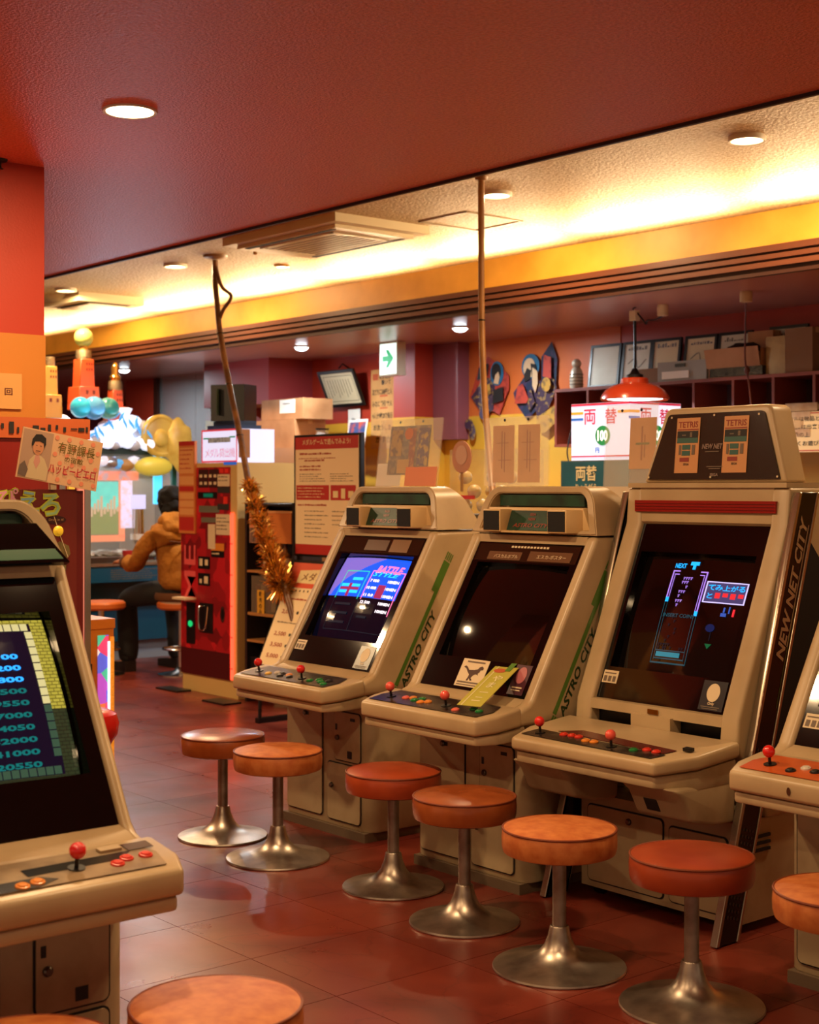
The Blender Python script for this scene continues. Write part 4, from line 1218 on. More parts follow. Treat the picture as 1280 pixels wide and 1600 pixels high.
def fill3(Q, t, w, h):
    a = Q.rect('card', -w * 0.02, h * 0.54, w * 0.48, h * 0.90, TANPAPER, t, 0.003, 0.001)
    Q.rects('card_drawing', [(w * 0.2, h * 0.6, w * 0.23, h * 0.84), (w * 0.26, h * 0.62, w * 0.28, h * 0.78)], mat('faded brown drawing', '#a0622c', 0.6), a, 0.0036, 0)
    Q.rects('card_drawing', [(w * 0.1, h * 0.71, w * 0.36, h * 0.725)], mat('olive drawing', '#7a7a3a', 0.6), a, 0.0038, 0)
card_holder('tilted clear holder with dark collage card on the farthest cabinet', (-4.99, 4.16, 1.427), 0.13, 0.42, 0.30, fill1)
card_holder('clear holder with two tan drawings on the dinosaur card cabinet', (-4.20, 4.07, 1.427), 0.02, 0.36, 0.275, fill2)
card_holder('clear holder with one tan drawing left of the large cabinet head', (-3.755, 4.225, 1.20), 0.06, 0.26, 0.54, fill3)
# ------------------------------------------------------------------ wall shelf at the back and what stands on it
sh = thing('wall_shelf', 'long dark red pigeonhole shelf on the back wall', 'shelf', (-5.4, 7.05, 1.69))
SX = [-6.89, -6.60, -6.26, -6.0, -5.728, -5.433, -5.147, -4.871, -4.59, -4.30, -4.0]
obj('top_board', box(-1.50, 1.42, 0, 0.33, 0.365, 0.385, 0.002, 1), DKWOOD, sh)
obj('bottom_board', box(-1.50, 1.42, 0, 0.33, 0.0, 0.018, 0.002, 1), DKWOOD, sh)
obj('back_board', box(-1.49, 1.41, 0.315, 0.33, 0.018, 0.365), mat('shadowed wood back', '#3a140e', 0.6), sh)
for x in SX:
    obj('divider', box(x + 5.4 - 0.009, x + 5.4 + 0.009, 0.002, 0.315, 0.018, 0.365), DKWOOD, sh)
FRAMEBLK = mat('black picture frame', '#120f10', 0.35)
def frame(label, x, w, h, y, z, fill, tilt=0.14, m=None, ink=True):
    t = thing('framed_autograph', label, 'picture frame', (x, y, z), 0, 'framed autograph boards on the shelf')
    R = Matrix.Rotation(-tilt, 4, 'X')
    b = 0.018
    fb = boxes([(-w / 2, w / 2, -0.01, 0.008, 0, b), (-w / 2, w / 2, -0.01, 0.008, h - b, h), (-w / 2, -w / 2 + b, -0.01, 0.008, b, h - b), (w / 2 - b, w / 2, -0.01, 0.008, b, h - b)])
    obj('frame_rim', xf(fb, R), FRAMEBLK, t)
    obj('board', xf(box(-w / 2 + b, w / 2 - b, -0.002, 0.006, b, h - b), R), fill, t)
    if ink:
        Q = Plane((0, 0, 0), (1, 0, 0), (0, math.sin(tilt), math.cos(tilt)))
        Rn = random.Random(int(x * 100))
        bars = []
        xx = -w * 0.32
        while xx < w * 0.30:
            ww = 0.006 + Rn.random() * 0.014
            bars.append((xx, h * 0.80, xx + ww, h * 0.80 + 0.008 + 0.02 * Rn.random()))
            xx += ww + 0.006
        Q.rects('brush_line', bars, INK, t, 0.003, 0)
        if Rn.random() < 0.8:
            obj('brush_sweep', tube(smoothpath([Q.pt(-w * 0.3, h * 0.5, 0.003), Q.pt(-w * 0.05, h * 0.62, 0.003), Q.pt(w * 0.05, h * 0.4, 0.003), Q.pt(w * 0.3, h * 0.58, 0.003)], 4), 0.003, 4), INK, t)
    obj('glazing', xf(box(-w / 2 + b, w / 2 - b, -0.0075, -0.0065, b, h - b), R), GLASS, t)
    return t
SHI = mat('ivory board', '#e6dcc2', 0.5, var=(6, '#d6c8a6', 0.45, 0.7))
SHIG = mat('gold toned board', '#e6c684', 0.5)
frame('black frame with faded plain board, leftmost on the shelf', -6.59, 0.27, 0.29, 7.19, 2.076, SHI, ink=False)
frame('black frame behind the lamp cord, second from left', -6.315, 0.25, 0.29, 7.19, 2.076, SHI)
frame('black frame with gold toned board, third from left', -6.075, 0.235, 0.29, 7.19, 2.076, SHIG)
frame('black frame with signed board above the grey printer', -5.81, 0.25, 0.29, 7.20, 2.076, SHIG)
frame('black frame with brush writing behind the open carton', -5.55, 0.25, 0.29, 7.20, 2.076, SHI)
frame('black frame mostly hidden behind cartons on the shelf', -5.20, 0.27, 0.30, 7.27, 2.076, SHI, tilt=0.05)
frame('black frame with signed board at far right of the shelf', -4.80, 0.24, 0.30, 7.20, 2.076, SHI)
t = thing('silver_doll', 'silvery white round headed doll standing on the shelf end', 'figurine', (-6.81, 7.17, 2.075))
SILV = mat('silvery glazed doll', '#c8bda8', 0.3, 0.3)
obj('torso', lathe([(0, 0), (0.038, 0), (0.045, 0.02), (0.046, 0.08), (0.040, 0.12), (0.026, 0.145), (0, 0.15)], 24), SILV, t)
obj('head', ball(0.032, (0, 0, 0.172), sub=3), SILV, t)
for k in range(4):
    obj('band', lathe([(0.046, 0), (0.048, 0.003), (0.046, 0.006)], 24, (0, 0, 0.03 + 0.022 * k)), mat('grey band', '#6a6256', 0.5), t)
def carton(label, x0, x1, y0, y1, z0, z1, m, lid=True, tapeM=None, group='cartons'):
    t = thing('cardboard_box', label, 'box', ((x0 + x1) / 2, (y0 + y1) / 2, z0), 0, group)
    w, d, h = (x1 - x0) / 2, (y1 - y0) / 2, z1 - z0
    obj('carton', box(-w, w, -d, d, 0, h, 0.004, 1), m, t)
    if lid:
        obj('tape', box(-w - 0.001, w + 0.001, -0.02, 0.02, h - 0.03, h + 0.001), tapeM or mat('tan tape', '#b98d5a', 0.35), t)
    return t
carton('small dark brown box beside the orange lamp on the shelf', -6.20, -6.02, 7.07, 7.16, 2.075, 2.165, CARDB2)
pr = thing('printer', 'grey white printer lying on the shelf', 'printer', (-5.825, 7.12, 2.075))
obj('case', box(-0.19, 0.19, -0.06, 0.05, 0, 0.12, 0.01, 2), mat('grey plastic', '#8d8577', 0.5), pr)
obj('paper_tray', box(-0.15, 0.06, -0.068, -0.058, 0.015, 0.06, 0.003, 1), PAPER, pr)
obj('display', box(-0.05, 0.03, -0.064, -0.058, 0.085, 0.105), BLACK, pr)
oc = thing('open_carton', 'open cardboard carton with a raised flap and black bag', 'box', (-5.427, 7.11, 2.075))
obj('carton', boxes([(-0.19, 0.19, -0.05, -0.045, 0.05, 0.06), (-0.19, 0.19, 0.045, 0.05, 0, 0.16), (-0.19, -0.185, -0.05, 0.05, 0, 0.14), (0.185, 0.19, -0.05, 0.05, 0, 0.16), (-0.19, 0.19, -0.05, 0.05, 0, 0.005)]), CARDB, oc)
obj('flap', xf(box(-0.20, 0.19, -0.004, 0.0, 0.0, 0.115), Matrix.Translation((0, -0.052, 0.058)) @ Matrix.Rotation(0.25, 4, 'X')), CARDB, oc)
obj('black_wrap', box(-0.18, 0.2, -0.052, 0.04, 0.004, 0.056, 0.012, 2), mat('black plastic bag', '#16130f', 0.25, bump=(30, 0.6, 0.01)), oc)
def crumple(r, s, seed, sub=3, amp=0.35):
    bm = ball(r, (0, 0, 0), s, sub)
    for v in bm.verts:
        n = noise.noise(v.co * (2.2 / r) + Vector((seed * 3.1, 0, 0)))
        v.co *= 1 + amp * n
    return bm
obj('bag_crumple', xf(crumple(0.06, (2.0, 0.6, 0.7), 3), Matrix.Translation((0.03, 0.0, 0.16))), mat('black plastic bag', '#16130f', 0.25), oc)
carton('brown carton behind the open flap carton', -5.415, -5.235, 7.172, 7.25, 2.075, 2.345, CARDB)
carton('amber see-through wrapped box near the shelf right end', -5.225, -5.09, 7.09, 7.18, 2.075, 2.295, mat('amber wrapped box', '#9a7848', 0.2, var=(9, '#7d5c34', 0.4, 0.7)))
carton('dark brown tall carton at the shelf right end', -5.085, -4.90, 7.08, 7.18, 2.075, 2.33, CARDB2)
CLEARBAG = mat('crumpled clear film', '#b9aa98', 0.12, alpha=0.65, bump=(40, 0.8, 0.01), var=(14, '#6a4f44', 0.4, 0.65))
def bag(label, x, y, z, r, s, seed, m=None):
    t = thing('plastic_bag', label, 'plastic bag', (x, y, z), 0, 'bags kept in the shelf')
    b = obj('film', crumple(r, s, seed), m or CLEARBAG, t)
    obj('contents', crumple(r * 0.7, s, seed + 2), mat('bag contents', '#7a5a48', 0.6), t)
    return t
bag('grey clear bag in the shelf cell behind the lamp', -5.87, 7.15, 1.79, 0.075, (1.3, 0.8, 1.0), 1)
bag('dark glossy bag in the shelf cell right of the lamp', -5.58, 7.15, 1.785, 0.075, (1.5, 0.8, 0.9), 5)
for k in range(4):
    t = thing('wrapped_pack', ('lowest', 'second lowest', 'third', 'topmost')[k] + ' pale wrapped paper pack in the stack at the shelf right', 'packet', (-4.98 + 0.03 * (k % 2), 7.12, 1.709 + 0.048 * k), 0.1 * (k % 2), 'wrapped packs in the shelf')
    obj('wrapper', box(-0.10, 0.10, -0.09, 0.06, 0, 0.045, 0.012, 2), mat('cellophane wrapped paper', '#c9b08a', 0.2, bump=(50, 0.5, 0.006), var=(8, '#b08a62', 0.4, 0.7)), t)
    obj('wrapper_fold', box(0.10, 0.108, -0.085, 0.055, 0.008, 0.036, 0.003), mat('paper fold', '#a5875e', 0.4), t)
t = thing('hand_scanner', 'white and red hand scanner standing beside wrapped packs', 'scanner', (-5.115, 7.06, 1.709))
obj('grip', xf(box(-0.012, 0.012, -0.012, 0.012, 0, 0.10, 0.006, 2), Matrix.Rotation(-0.2, 4, 'Y')), mat('white plastic', '#d8d0c4', 0.35), t)
obj('scanner_head', xf(box(-0.03, 0.02, -0.02, 0.02, 0, 0.06, 0.012, 2), Matrix.Translation((-0.02, 0, 0.10))), mat('white plastic', '#d8d0c4', 0.35), t)
obj('scanner_window', box(-0.052, -0.048, -0.014, 0.014, 0.112, 0.148), mat('red window', '#a01a1a', 0.2), t)

# notice board hung on the shelf front
nb = thing('notice_board', 'cream notice with handwritten lettering hung below the shelf at right', 'notice', (-4.90, 7.035, 1.62))
Q = Plane((0, 0, 0), (1, 0, 0), (0, 0, 1))
Q.rect('sheet', -0.20, 0, 0.26, 0.228, mat('cream notice sheet', '#e6cfa4', 0.5), nb, 0.003, 0.004)
Q.rects('red_border', [(-0.20, 0.216, 0.26, 0.222), (-0.20, 0.006, 0.26, 0.012)], REDINK, nb, 0.004, 0)
Q.text('lettering', [('メタルは物品と', -0.04, 0.188, 0.24, 0.028, 0.012), ('交換は出来ません', 0.03, 0.143, 0.29, 0.028, 0.012), ('了承の上', -0.055, 0.098, 0.14, 0.028, 0.012), ('楽しくお遊び下さい', 0.02, 0.050, 0.33, 0.028, 0.012)], INK, nb, 0.005)

# pendant lamp
pl_ = thing('pendant_lamp', 'orange red dome pendant lamp over the change machine', 'lamp', (-5.885, 6.70, 1.944))
LRED = mat('orange red enamel', '#a8371a', 0.22, coat=0.4)
obj('shade', lathe([(0.204, 0.0), (0.207, 0.006), (0.198, 0.03), (0.175, 0.06), (0.135, 0.085), (0.085, 0.102), (0.084, 0.125), (0.078, 0.132), (0.0, 0.132), (0, 0.128), (0.074, 0.126), (0.078, 0.096), (0.13, 0.078), (0.17, 0.054), (0.192, 0.028), (0.2, 0.006)], 48), LRED, pl_)
obj('bulb', lathe([(0, 0.004), (0.165, 0.006), (0.18, 0.018), (0, 0.02)], 40), mat('lit ring tube', '#ffffff', 0.4, emit='#e6f8ff', es=5), pl_)
obj('cap', lathe([(0.05, 0.132), (0.052, 0.15), (0.03, 0.16), (0.014, 0.19), (0, 0.19)], 24), BLACK, pl_)
obj('cord', tube([(0, 0, 0.18), (0.002, 0, 0.3), (0, 0, 0.49)], 0.009, 8), BLACK, pl_)
obj('cord_adjuster', box(-0.028, 0.022, -0.02, 0.02, 0.475, 0.535, 0.008, 2), mat('ivory plastic', '#cdb78c', 0.4), pl_)
obj('hook_wire', tube(smoothpath([(0, 0, 0.53), (-0.015, 0, 0.548), (0.01, 0, 0.556)], 4), 0.003, 6), BLACK, pl_)
obj('ceiling_cup', lathe([(0.03, 0.556), (0.034, 0.54), (0.032, 0.49), (0, 0.486)], 20, (0.19, 0.03, 0)), mat('ivory plastic', '#cdb78c', 0.4), pl_)
obj('loop_wire', tube(smoothpath([(0.02, 0, 0.52), (0.06, 0.0, 0.48), (0.08, 0.01, 0.45), (0.09, 0.01, 0.47), (0.13, 0.02, 0.47), (0.19, 0.03, 0.488)], 5), 0.005, 6), BLACK, pl_)
lamp('pendant_light', 'AREA', (0, 0, -0.004), 10, (0.85, 0.93, 1.0), parent=pl_, shape='DISK', size=0.34)
pc = thing('hanging_cord', 'thin red brown cord hanging from a cream ceiling cup', 'cord', (-5.01, 6.62, 2.5))
obj('ceiling_cup', lathe([(0.032, 0.0), (0.036, -0.015), (0.034, -0.06), (0, -0.064)], 20), mat('ivory plastic', '#cdb78c', 0.4), pc)
obj('cord', tube(smoothpath([(0, 0, -0.06), (-0.05, 0.06, -0.2), (-0.12, 0.15, -0.36), (-0.13, 0.2, -0.5), (-0.14, 0.24, -0.66), (-0.13, 0.25, -0.8)], 5), 0.005, 6), mat('red brown cord', '#5a2a1e', 0.5), pc)
obj('knot', crumple(0.016, (1, 1, 1.8), 4, 2), mat('red brown cord', '#5a2a1e', 0.5), pc, (-0.122, 0.17, -0.42))

# kites on the wall
def kite(label, cx, cz, parts, group='paper kites on the wall'):
    t = thing('paper_kite', label, 'kite', (cx, 7.375, cz), 0, group)
    Q = Plane((0, 0, 0), (1, 0, 0), (0, 0, 1))
    for k, (nm, pts, m) in enumerate(parts):
        Q.poly(nm, pts, m, t, 0.004 + 0.003 * k, 0.0028)
    return t
KB = mat('dark blue figured kite paper', '#1c2740', 0.55, var=(26, '#3a2a4a', 0.5, 0.55))
KM = mat('plum patterned kite paper', '#3a2438', 0.55, var=(34, '#8a6a3a', 0.55, 0.58))
KR = mat('red kite paper', '#b03a26', 0.55, var=(20, '#8a2a20', 0.5, 0.6))
KO = mat('ochre kite paper', '#b8862e', 0.55, var=(22, '#7a5a2a', 0.5, 0.6))
KS = mat('pale kite paper', '#c9a47c', 0.55)
KT = mat('teal kite paper', '#1f5a7a', 0.55)
def ov(cx, cy, rx, ry, n=16):
    return [(cx + rx * math.cos(2 * math.pi * i / n), cy + ry * math.sin(2 * math.pi * i / n)) for i in range(n)]
kite('plum and black figured kite hung left on the orange wall', -7.87, 2.11, [
    ('kite_panel', [(-0.02, 0.27), (-0.12, 0.20), (-0.17, 0.08), (-0.22, -0.02), (-0.10, -0.08), (0.0, -0.12), (0.10, -0.16), (0.20, 0.02), (0.20, 0.12), (0.10, 0.20)], KR),
    ('kite_panel', [(-0.20, -0.02), (-0.06, 0.12), (0.06, 0.10), (0.04, -0.12), (-0.05, -0.18)], KM),
    ('kite_panel', ov(0.08, 0.14, 0.07, 0.09), KT), ('kite_panel', ov(0.075, 0.15, 0.05, 0.065), INK), ('kite_panel', [(0.05, 0.07), (0.10, 0.06), (0.115, 0.11), (0.10, 0.15), (0.07, 0.13)], KS), ('kite_panel', [(-0.03, -0.02), (0.03, 0.0), (0.01, 0.07), (-0.05, 0.05)], KO),
    ('kite_panel', [(-0.12, 0.10), (-0.01, 0.13), (0.0, 0.22), (-0.10, 0.19)], INK), ('kite_panel', [(0.05, -0.08), (0.16, -0.06), (0.16, 0.04), (0.06, 0.02)], INK),
    ('kite_panel', ov(-0.04, -0.15, 0.05, 0.04), KB), ('kite_panel', ov(-0.20, -0.22, 0.045, 0.04), KM), ('kite_panel', ov(-0.16, -0.28, 0.035, 0.06), KM)])
kite('blue diamond figured kite with pale face hung right on the orange wall', -7.40, 2.14, [
    ('kite_panel', [(0.16, 0.30), (0.06, 0.20), (0.06, -0.02), (0.20, -0.04), (0.215, 0.18)], KB),
    ('kite_panel', [(-0.22, -0.04), (-0.08, 0.10), (0.02, -0.02), (0.06, -0.14), (-0.08, -0.24), (-0.19, -0.12)], KB),
    ('kite_panel', [(-0.02, 0.02), (0.18, 0.06), (0.215, -0.02), (0.14, -0.16), (0.02, -0.24), (0.0, -0.10)], KM),
    ('kite_panel', ov(-0.04, 0.14, 0.09, 0.09), KT), ('kite_panel', ov(-0.05, 0.13, 0.06, 0.07), KS), ('kite_panel', [(-0.10, 0.08), (-0.07, 0.13), (-0.03, 0.11), (-0.04, 0.05), (-0.09, 0.03)], INK), ('kite_panel', [(-0.03, 0.16), (0.02, 0.15), (0.03, 0.08), (0.0, 0.02), (-0.02, 0.08)], INK), ('kite_panel', [(-0.01, 0.13), (0.04, 0.10), (0.045, 0.02), (0.02, -0.05), (-0.01, 0.0)], KS), ('kite_panel', [(-0.09, -0.08), (-0.02, -0.02), (0.02, -0.12), (-0.04, -0.18)], KM),
    ('kite_panel', [(0.10, 0.06), (0.18, 0.04), (0.18, 0.19), (0.11, 0.21)], KR), ('kite_panel', [(-0.18, -0.12), (-0.06, -0.12), (-0.04, -0.09), (-0.10, 0.02), (-0.15, 0.0)], KR),
    ('kite_panel', [(0.04, -0.30), (0.06, -0.22), (0.24, -0.14), (0.24, -0.26), (0.12, -0.34)], KO), ('kite_panel', ov(0.14, 0.0, 0.045, 0.05), KO)])

# exit arrow box
ex = thing('exit_sign', 'white lit exit box with green right arrow', 'sign', (-8.45, 6.92, 2.25))
obj('case', box(-0.105, 0.105, -0.035, 0.045, 0, 0.248, 0.004, 1), mat('ivory sign case', '#cdbfa6', 0.4), ex)
Q = Plane((0, -0.035, 0), (1, 0, 0), (0, 0, 1))
Q.rect('lit_face', -0.095, 0.012, 0.095, 0.236, mat('lit white face', '#f0fff8', 0.4, emit='#e4fff4', es=1.1), ex, 0.002, 0.001)
EG = mat('exit green', '#10a060', 0.4, emit='#0fb86a', es=0.6)
Q.poly('arrow', [(-0.065, 0.105), (0.0, 0.105), (-0.025, 0.06), (0.005, 0.06), (0.065, 0.125), (0.005, 0.19), (-0.025, 0.19), (0.0, 0.145), (-0.065, 0.145)], EG, ex, 0.004, 0.001)
Q.rects('small_print', [(-0.08, 0.03, -0.076, 0.07), (-0.066, 0.03, -0.062, 0.07), (-0.08, 0.048, -0.05, 0.052), (-0.054, 0.04, -0.05, 0.07)], EG, ex, 0.004, 0)

# papers, certificate and cartons by the pillar
hp = thing('handwritten_poster', 'tan poster with black brush lettering left of the pillar', 'poster', (-9.13, 7.38, 1.73))
Q = Plane((0, 0, 0), (1, 0, 0), (0, 0, 1))
Q.rect('sheet', -0.145, 0, 0.145, 0.635, TANPAPER, hp, 0.003, 0.002)
Q.text('lettering', [('名前', 0.03, 0.58, 0.15, 0.045, 0.02), ('書いて', 0.05, 0.53, 0.12, 0.04, 0.02), ('友だちに500円と人', 0.0, 0.455, 0.25, 0.05, 0.02), ('みなに 割引 サ人', 0.0, 0.36, 0.25, 0.05, 0.02),
                     ('4人分9時28で毎日', 0.0, 0.265, 0.25, 0.05, 0.02), ('お次うしま', 0.0, 0.17, 0.22, 0.05, 0.02), ('かすか', 0.02, 0.075, 0.2, 0.055, 0.02)], INK, hp, 0.004)
Q.rects('red_print', [(-0.12, 0.55, -0.05, 0.60), (-0.03, 0.415, 0.07, 0.43), (-0.03, 0.32, 0.07, 0.33)], mat('faint red brush', '#c0582e', 0.6), hp, 0.004, 0)
ct = thing('framed_certificate', 'black framed certificate leaning out from the red wall', 'picture frame', (-9.55, 7.36, 2.09))
R = Matrix.Rotation(0.42, 4, 'X')
obj('frame_rim', xf(boxes([(-0.24, 0.24, -0.02, 0, 0, 0.025), (-0.24, 0.24, -0.02, 0, 0.29, 0.315), (-0.24, -0.215, -0.02, 0, 0.025, 0.29), (0.215, 0.24, -0.02, 0, 0.025, 0.29), (-0.24, 0.24, -0.002, 0.0, 0.0, 0.315)]), R), FRAMEBLK, ct)
obj('sheet', xf(box(-0.215, 0.215, -0.012, -0.006, 0.025, 0.29), R), mat('pale certificate', '#d2c49e', 0.5), ct)
Q = Plane((0, 0, 0), (1, 0, 0), R @ Vector((0, 0, 1)))
Q.rects('ornament_border', [(-0.19, 0.045, 0.19, 0.050), (-0.19, 0.262, 0.19, 0.267), (-0.19, 0.045, -0.185, 0.267), (0.185, 0.045, 0.19, 0.267)], GREYINK, ct, 0.014, 0)
Q.rects('vertical_print', [(-0.15 + 0.035 * i, 0.08 + 0.02 * (i % 3), -0.143 + 0.035 * i, 0.235) for i in range(9)], GREYINK, ct, 0.014, 0)
obj('hanger', tube([(0, 0.02, 0.30), (0.0, -0.06, 0.34), (0, -0.1, 0.30)], 0.006, 6), BLACK, ct)
s1 = thing('paper_note', 'small white paper with one brush character on the wall', 'paper', (-9.49, 7.375, 1.84))
Q = Plane((0, 0, 0), (1, 0, 0), (0, 0, 1))
Q.rect('sheet', -0.08, 0, 0.08, 0.22, PAPER, s1, 0.002, 0.0015)
Q.text('lettering', [('信', -0.01, 0.12, None, 0.06, 0.03)], INK, s1, 0.003)
s2 = thing('picture_board', 'small white edged board with blue and red abstract picture', 'picture', (-9.26, 7.20, 1.74))
Q = Plane((0, 0, 0), (1, -0.15, 0), (0.10, 0.12, 1))
Q.rect('board', -0.15, 0, 0.15, 0.225, PAPER, s2, 0.004, 0.006)
Q.rect('picture', -0.13, 0.02, 0.13, 0.205, mat('abstract picture', '#2a4a7a', 0.5, var=(12, '#b8503a', 0.42, 0.56)), s2, 0.005, 0.0006)
lowcab = thing('storage_cabinet', 'plain ochre storage cabinet carrying cartons behind the medal machine', 'cabinet', (-9.65, 6.92, 0))
obj('carcass', box(-0.58, 0.58, -0.22, 0.24, 0, 1.734, 0.006, 1), mat('ochre cabinet', '#9a6a34', 0.5), lowcab)
for k in (-1, 1):
    obj('door', box(k * 0.29 - 0.275, k * 0.29 + 0.275, -0.232, -0.22, 0.08, 1.70, 0.003, 1), mat('ochre cabinet', '#9a6a34', 0.5), lowcab)
carton('wide cardboard carton with white label on top of a carton', -9.925, -9.35, 6.76, 7.05, 1.962, 2.125, CARDB, False)
t = C.objects[-1] if False else None
lbl = [o for o in C.objects if o.get('label', '').startswith('wide cardboard carton with white')][0]
Q = Plane((0, -0.145, 0), (1, 0, 0), (0, 0, 1))
Q.rect('label_sheet', -0.03, 0.05, 0.18, 0.155, PAPER, lbl, 0.002, 0.0012)
Q.rects('label_print', [(0.02, 0.12, 0.12, 0.128)], GREYINK, lbl, 0.003, 0)
carton('plain cardboard carton under the wide carton', -10.16, -9.45, 6.75, 7.05, 1.736, 1.960, CARDB)
gb = thing('glass_jar', 'small clear glass jar beside the cartons', 'jar', (-9.22, 6.85, 1.736))
obj('glass', lathe([(0, 0), (0.05, 0), (0.055, 0.03), (0.06, 0.08), (0.045, 0.11), (0.045, 0.13), (0.05, 0.135)], 24), GLASS, gb)
obj('lid', lathe([(0.052, 0.0), (0.055, 0.01), (0, 0.014)], 24, (0, 0, -0.0) if False else (0, 0, 0.135)), BLACK, gb)

# change machine with lit sign
cm = thing('change_machine', 'coin change machine with lit white sign and blue front panel', 'change machine', (-5.52, 6.0, 0))
obj('body', box(-0.30, 0.22, 0.0, 0.46, 0, 1.571, 0.008, 2), mat('grey change machine', '#54606a', 0.4), cm)
obj('lit_sign', box(-0.218, 0.217, 0.0, 0.42, 1.571, 1.886, 0.008, 2), mat('lit white sign', '#b8bcc8', 0.4, emit='#dfe6ff', es=0.75), cm)
RD = mat('sign crimson', '#c01848', 0.4, emit='#d0204c', es=0.35)
SGN = mat('sign green', '#128a50', 0.4, emit='#129050', es=0.35)
SBL = mat('sign blue', '#1f6ad0', 0.4, emit='#2a70e0', es=0.35)
SYL = mat('sign amber', '#e0a030', 0.4, emit='#e8a834', es=0.4)
for Q, o in ((Plane((0, -0.001, 1.571), (1, 0, 0), (0, 0, 1)), 0.0), (Plane((0.218, 0.20, 1.571), (0, 1, 0), (0, 0, 1)), 0.0)):
    Q.rects('sign_border', [(-0.215, 0.302, 0.215, 0.314), (-0.215, 0.018, 0.215, 0.026)], RD, cm, 0.002, 0)
    Q.text('sign_lettering', [('両', -0.075, 0.24, None, 0.085, 0.012), ('替', 0.08, 0.24, None, 0.085, 0.012)], RD, cm, 0.002)
    Q.rects('sign_stripe', [(-0.215, 0.255, -0.125, 0.27), (0.13, 0.255, 0.215, 0.27)], SYL, cm, 0.002, 0)
    Q.rects('sign_stripe', [(-0.215, 0.222, -0.125, 0.236)], SBL, cm, 0.002, 0)
    Q.disc('sign_disc', 0.02, 0.135, 0.055, 0.055, SGN, cm, 0.002)
    Q.text('sign_lettering', [('100', 0.02, 0.135, 0.075, 0.06, 0.03)], mat('sign white', '#ffffff', 0.4, emit='#ffffff', es=0.9), cm, 0.0035)
    Q.text('sign_lettering', [('円', -0.02, 0.055, None, 0.03, 0.03)], SBL, cm, 0.002)
Q = Plane((0, 0, 0), (1, 0, 0), (0, 0, 1))
Q.rect('blue_panel', -0.29, 1.30, 0.21, 1.565, mat('teal blue panel', '#12627a', 0.35, var=(3, '#0d4f66', 0.4, 0.6)), cm, 0.004, 0.004)
Q.text('panel_lettering', [('両替', -0.10, 1.50, 0.16, 0.085, 0.02), ('りょうがえ', -0.10, 1.425, 0.16, 0.036, 0.012)], mat('cream lettering', '#e6dcb4', 0.5), cm, 0.006)
obj('coin_tray', box(-0.12, 0.12, -0.03, 0.0, 0.75, 0.85, 0.01, 2), CHROME, cm)
obj('wire', tube(smoothpath([(-0.26, 0.02, 1.571), (-0.27, 0.02, 1.62), (-0.24, 0.0, 1.68), (-0.225, 0.01, 1.75)], 5), 0.004, 6), BLACK, cm)

# capsule machine between the first two cabinets
cp_ = thing('capsule_machine', 'capsule machine with clear case behind the first two cabinets', 'capsule machine', (-5.62, 5.30, 0))
obj('body', box(-0.22, 0.22, -0.14, 0.16, 0, 1.28, 0.01, 2), mat('olive vending body', '#5a5036', 0.5), cp_)
obj('clear_case', box(-0.21, 0.21, -0.13, 0.15, 1.28, 1.62, 0.02, 2), mat('scratched clear plastic', '#d8d0b8', 0.08, alpha=0.25), cp_)
obj('red_cap', box(-0.20, -0.02, -0.135, -0.12, 1.36, 1.38), REDBALL, cp_)
Rn = random.Random(5)
for k in range(11):
    r = 0.036
    b = newbm()
    t = thing('toy_capsule', 'small round toy capsule inside the clear capsule machine', 'capsule', (-5.76 + 0.07 * (k % 5) + 0.01 * (k % 2), 5.22 + 0.05 * (k % 2), 1.325 + 0.075 * (k // 4)), Rn.random() * 3, 'toy capsules in the clear case')
    h = lathe([(0, r)] + [(r * math.sin(math.pi * i / 12), r * math.cos(math.pi * i / 12)) for i in range(1, 7)], 16)
    obj('upper_half', h, mat('cream capsule', '#d9c48a', 0.3), t)
    h = lathe([(r * math.sin(math.pi * i / 12), r * math.cos(math.pi * i / 12)) for i in range(6, 12)] + [(0, -r)], 16)
    obj('lower_half', h, mat(*(('yellow capsule', '#d8a830', 0.3) if k % 2 else ('white capsule', '#cfc6ae', 0.3))), t)
t = thing('paper_fan', 'round pink paper fan leaning on the capsule machine', 'fan', (-5.70, 5.14, 1.50))
Q = Plane((0, 0, 0), (1, 0, 0), (0, 0, 1))
Q.disc('fan_leaf', 0, 0.08, 0.075, 0.085, mat('pink paper', '#d2987c', 0.5), t, 0.003, 28, 0.003)
Q.disc('fan_emblem', 0, 0.09, 0.045, 0.05, mat('pale pink print', '#e0b8a0', 0.5), t, 0.005, 24)
Q.rect('handle', -0.01, -0.10, 0.01, 0.0, mat('bamboo', '#b08850', 0.5), t, 0.003, 0.004)
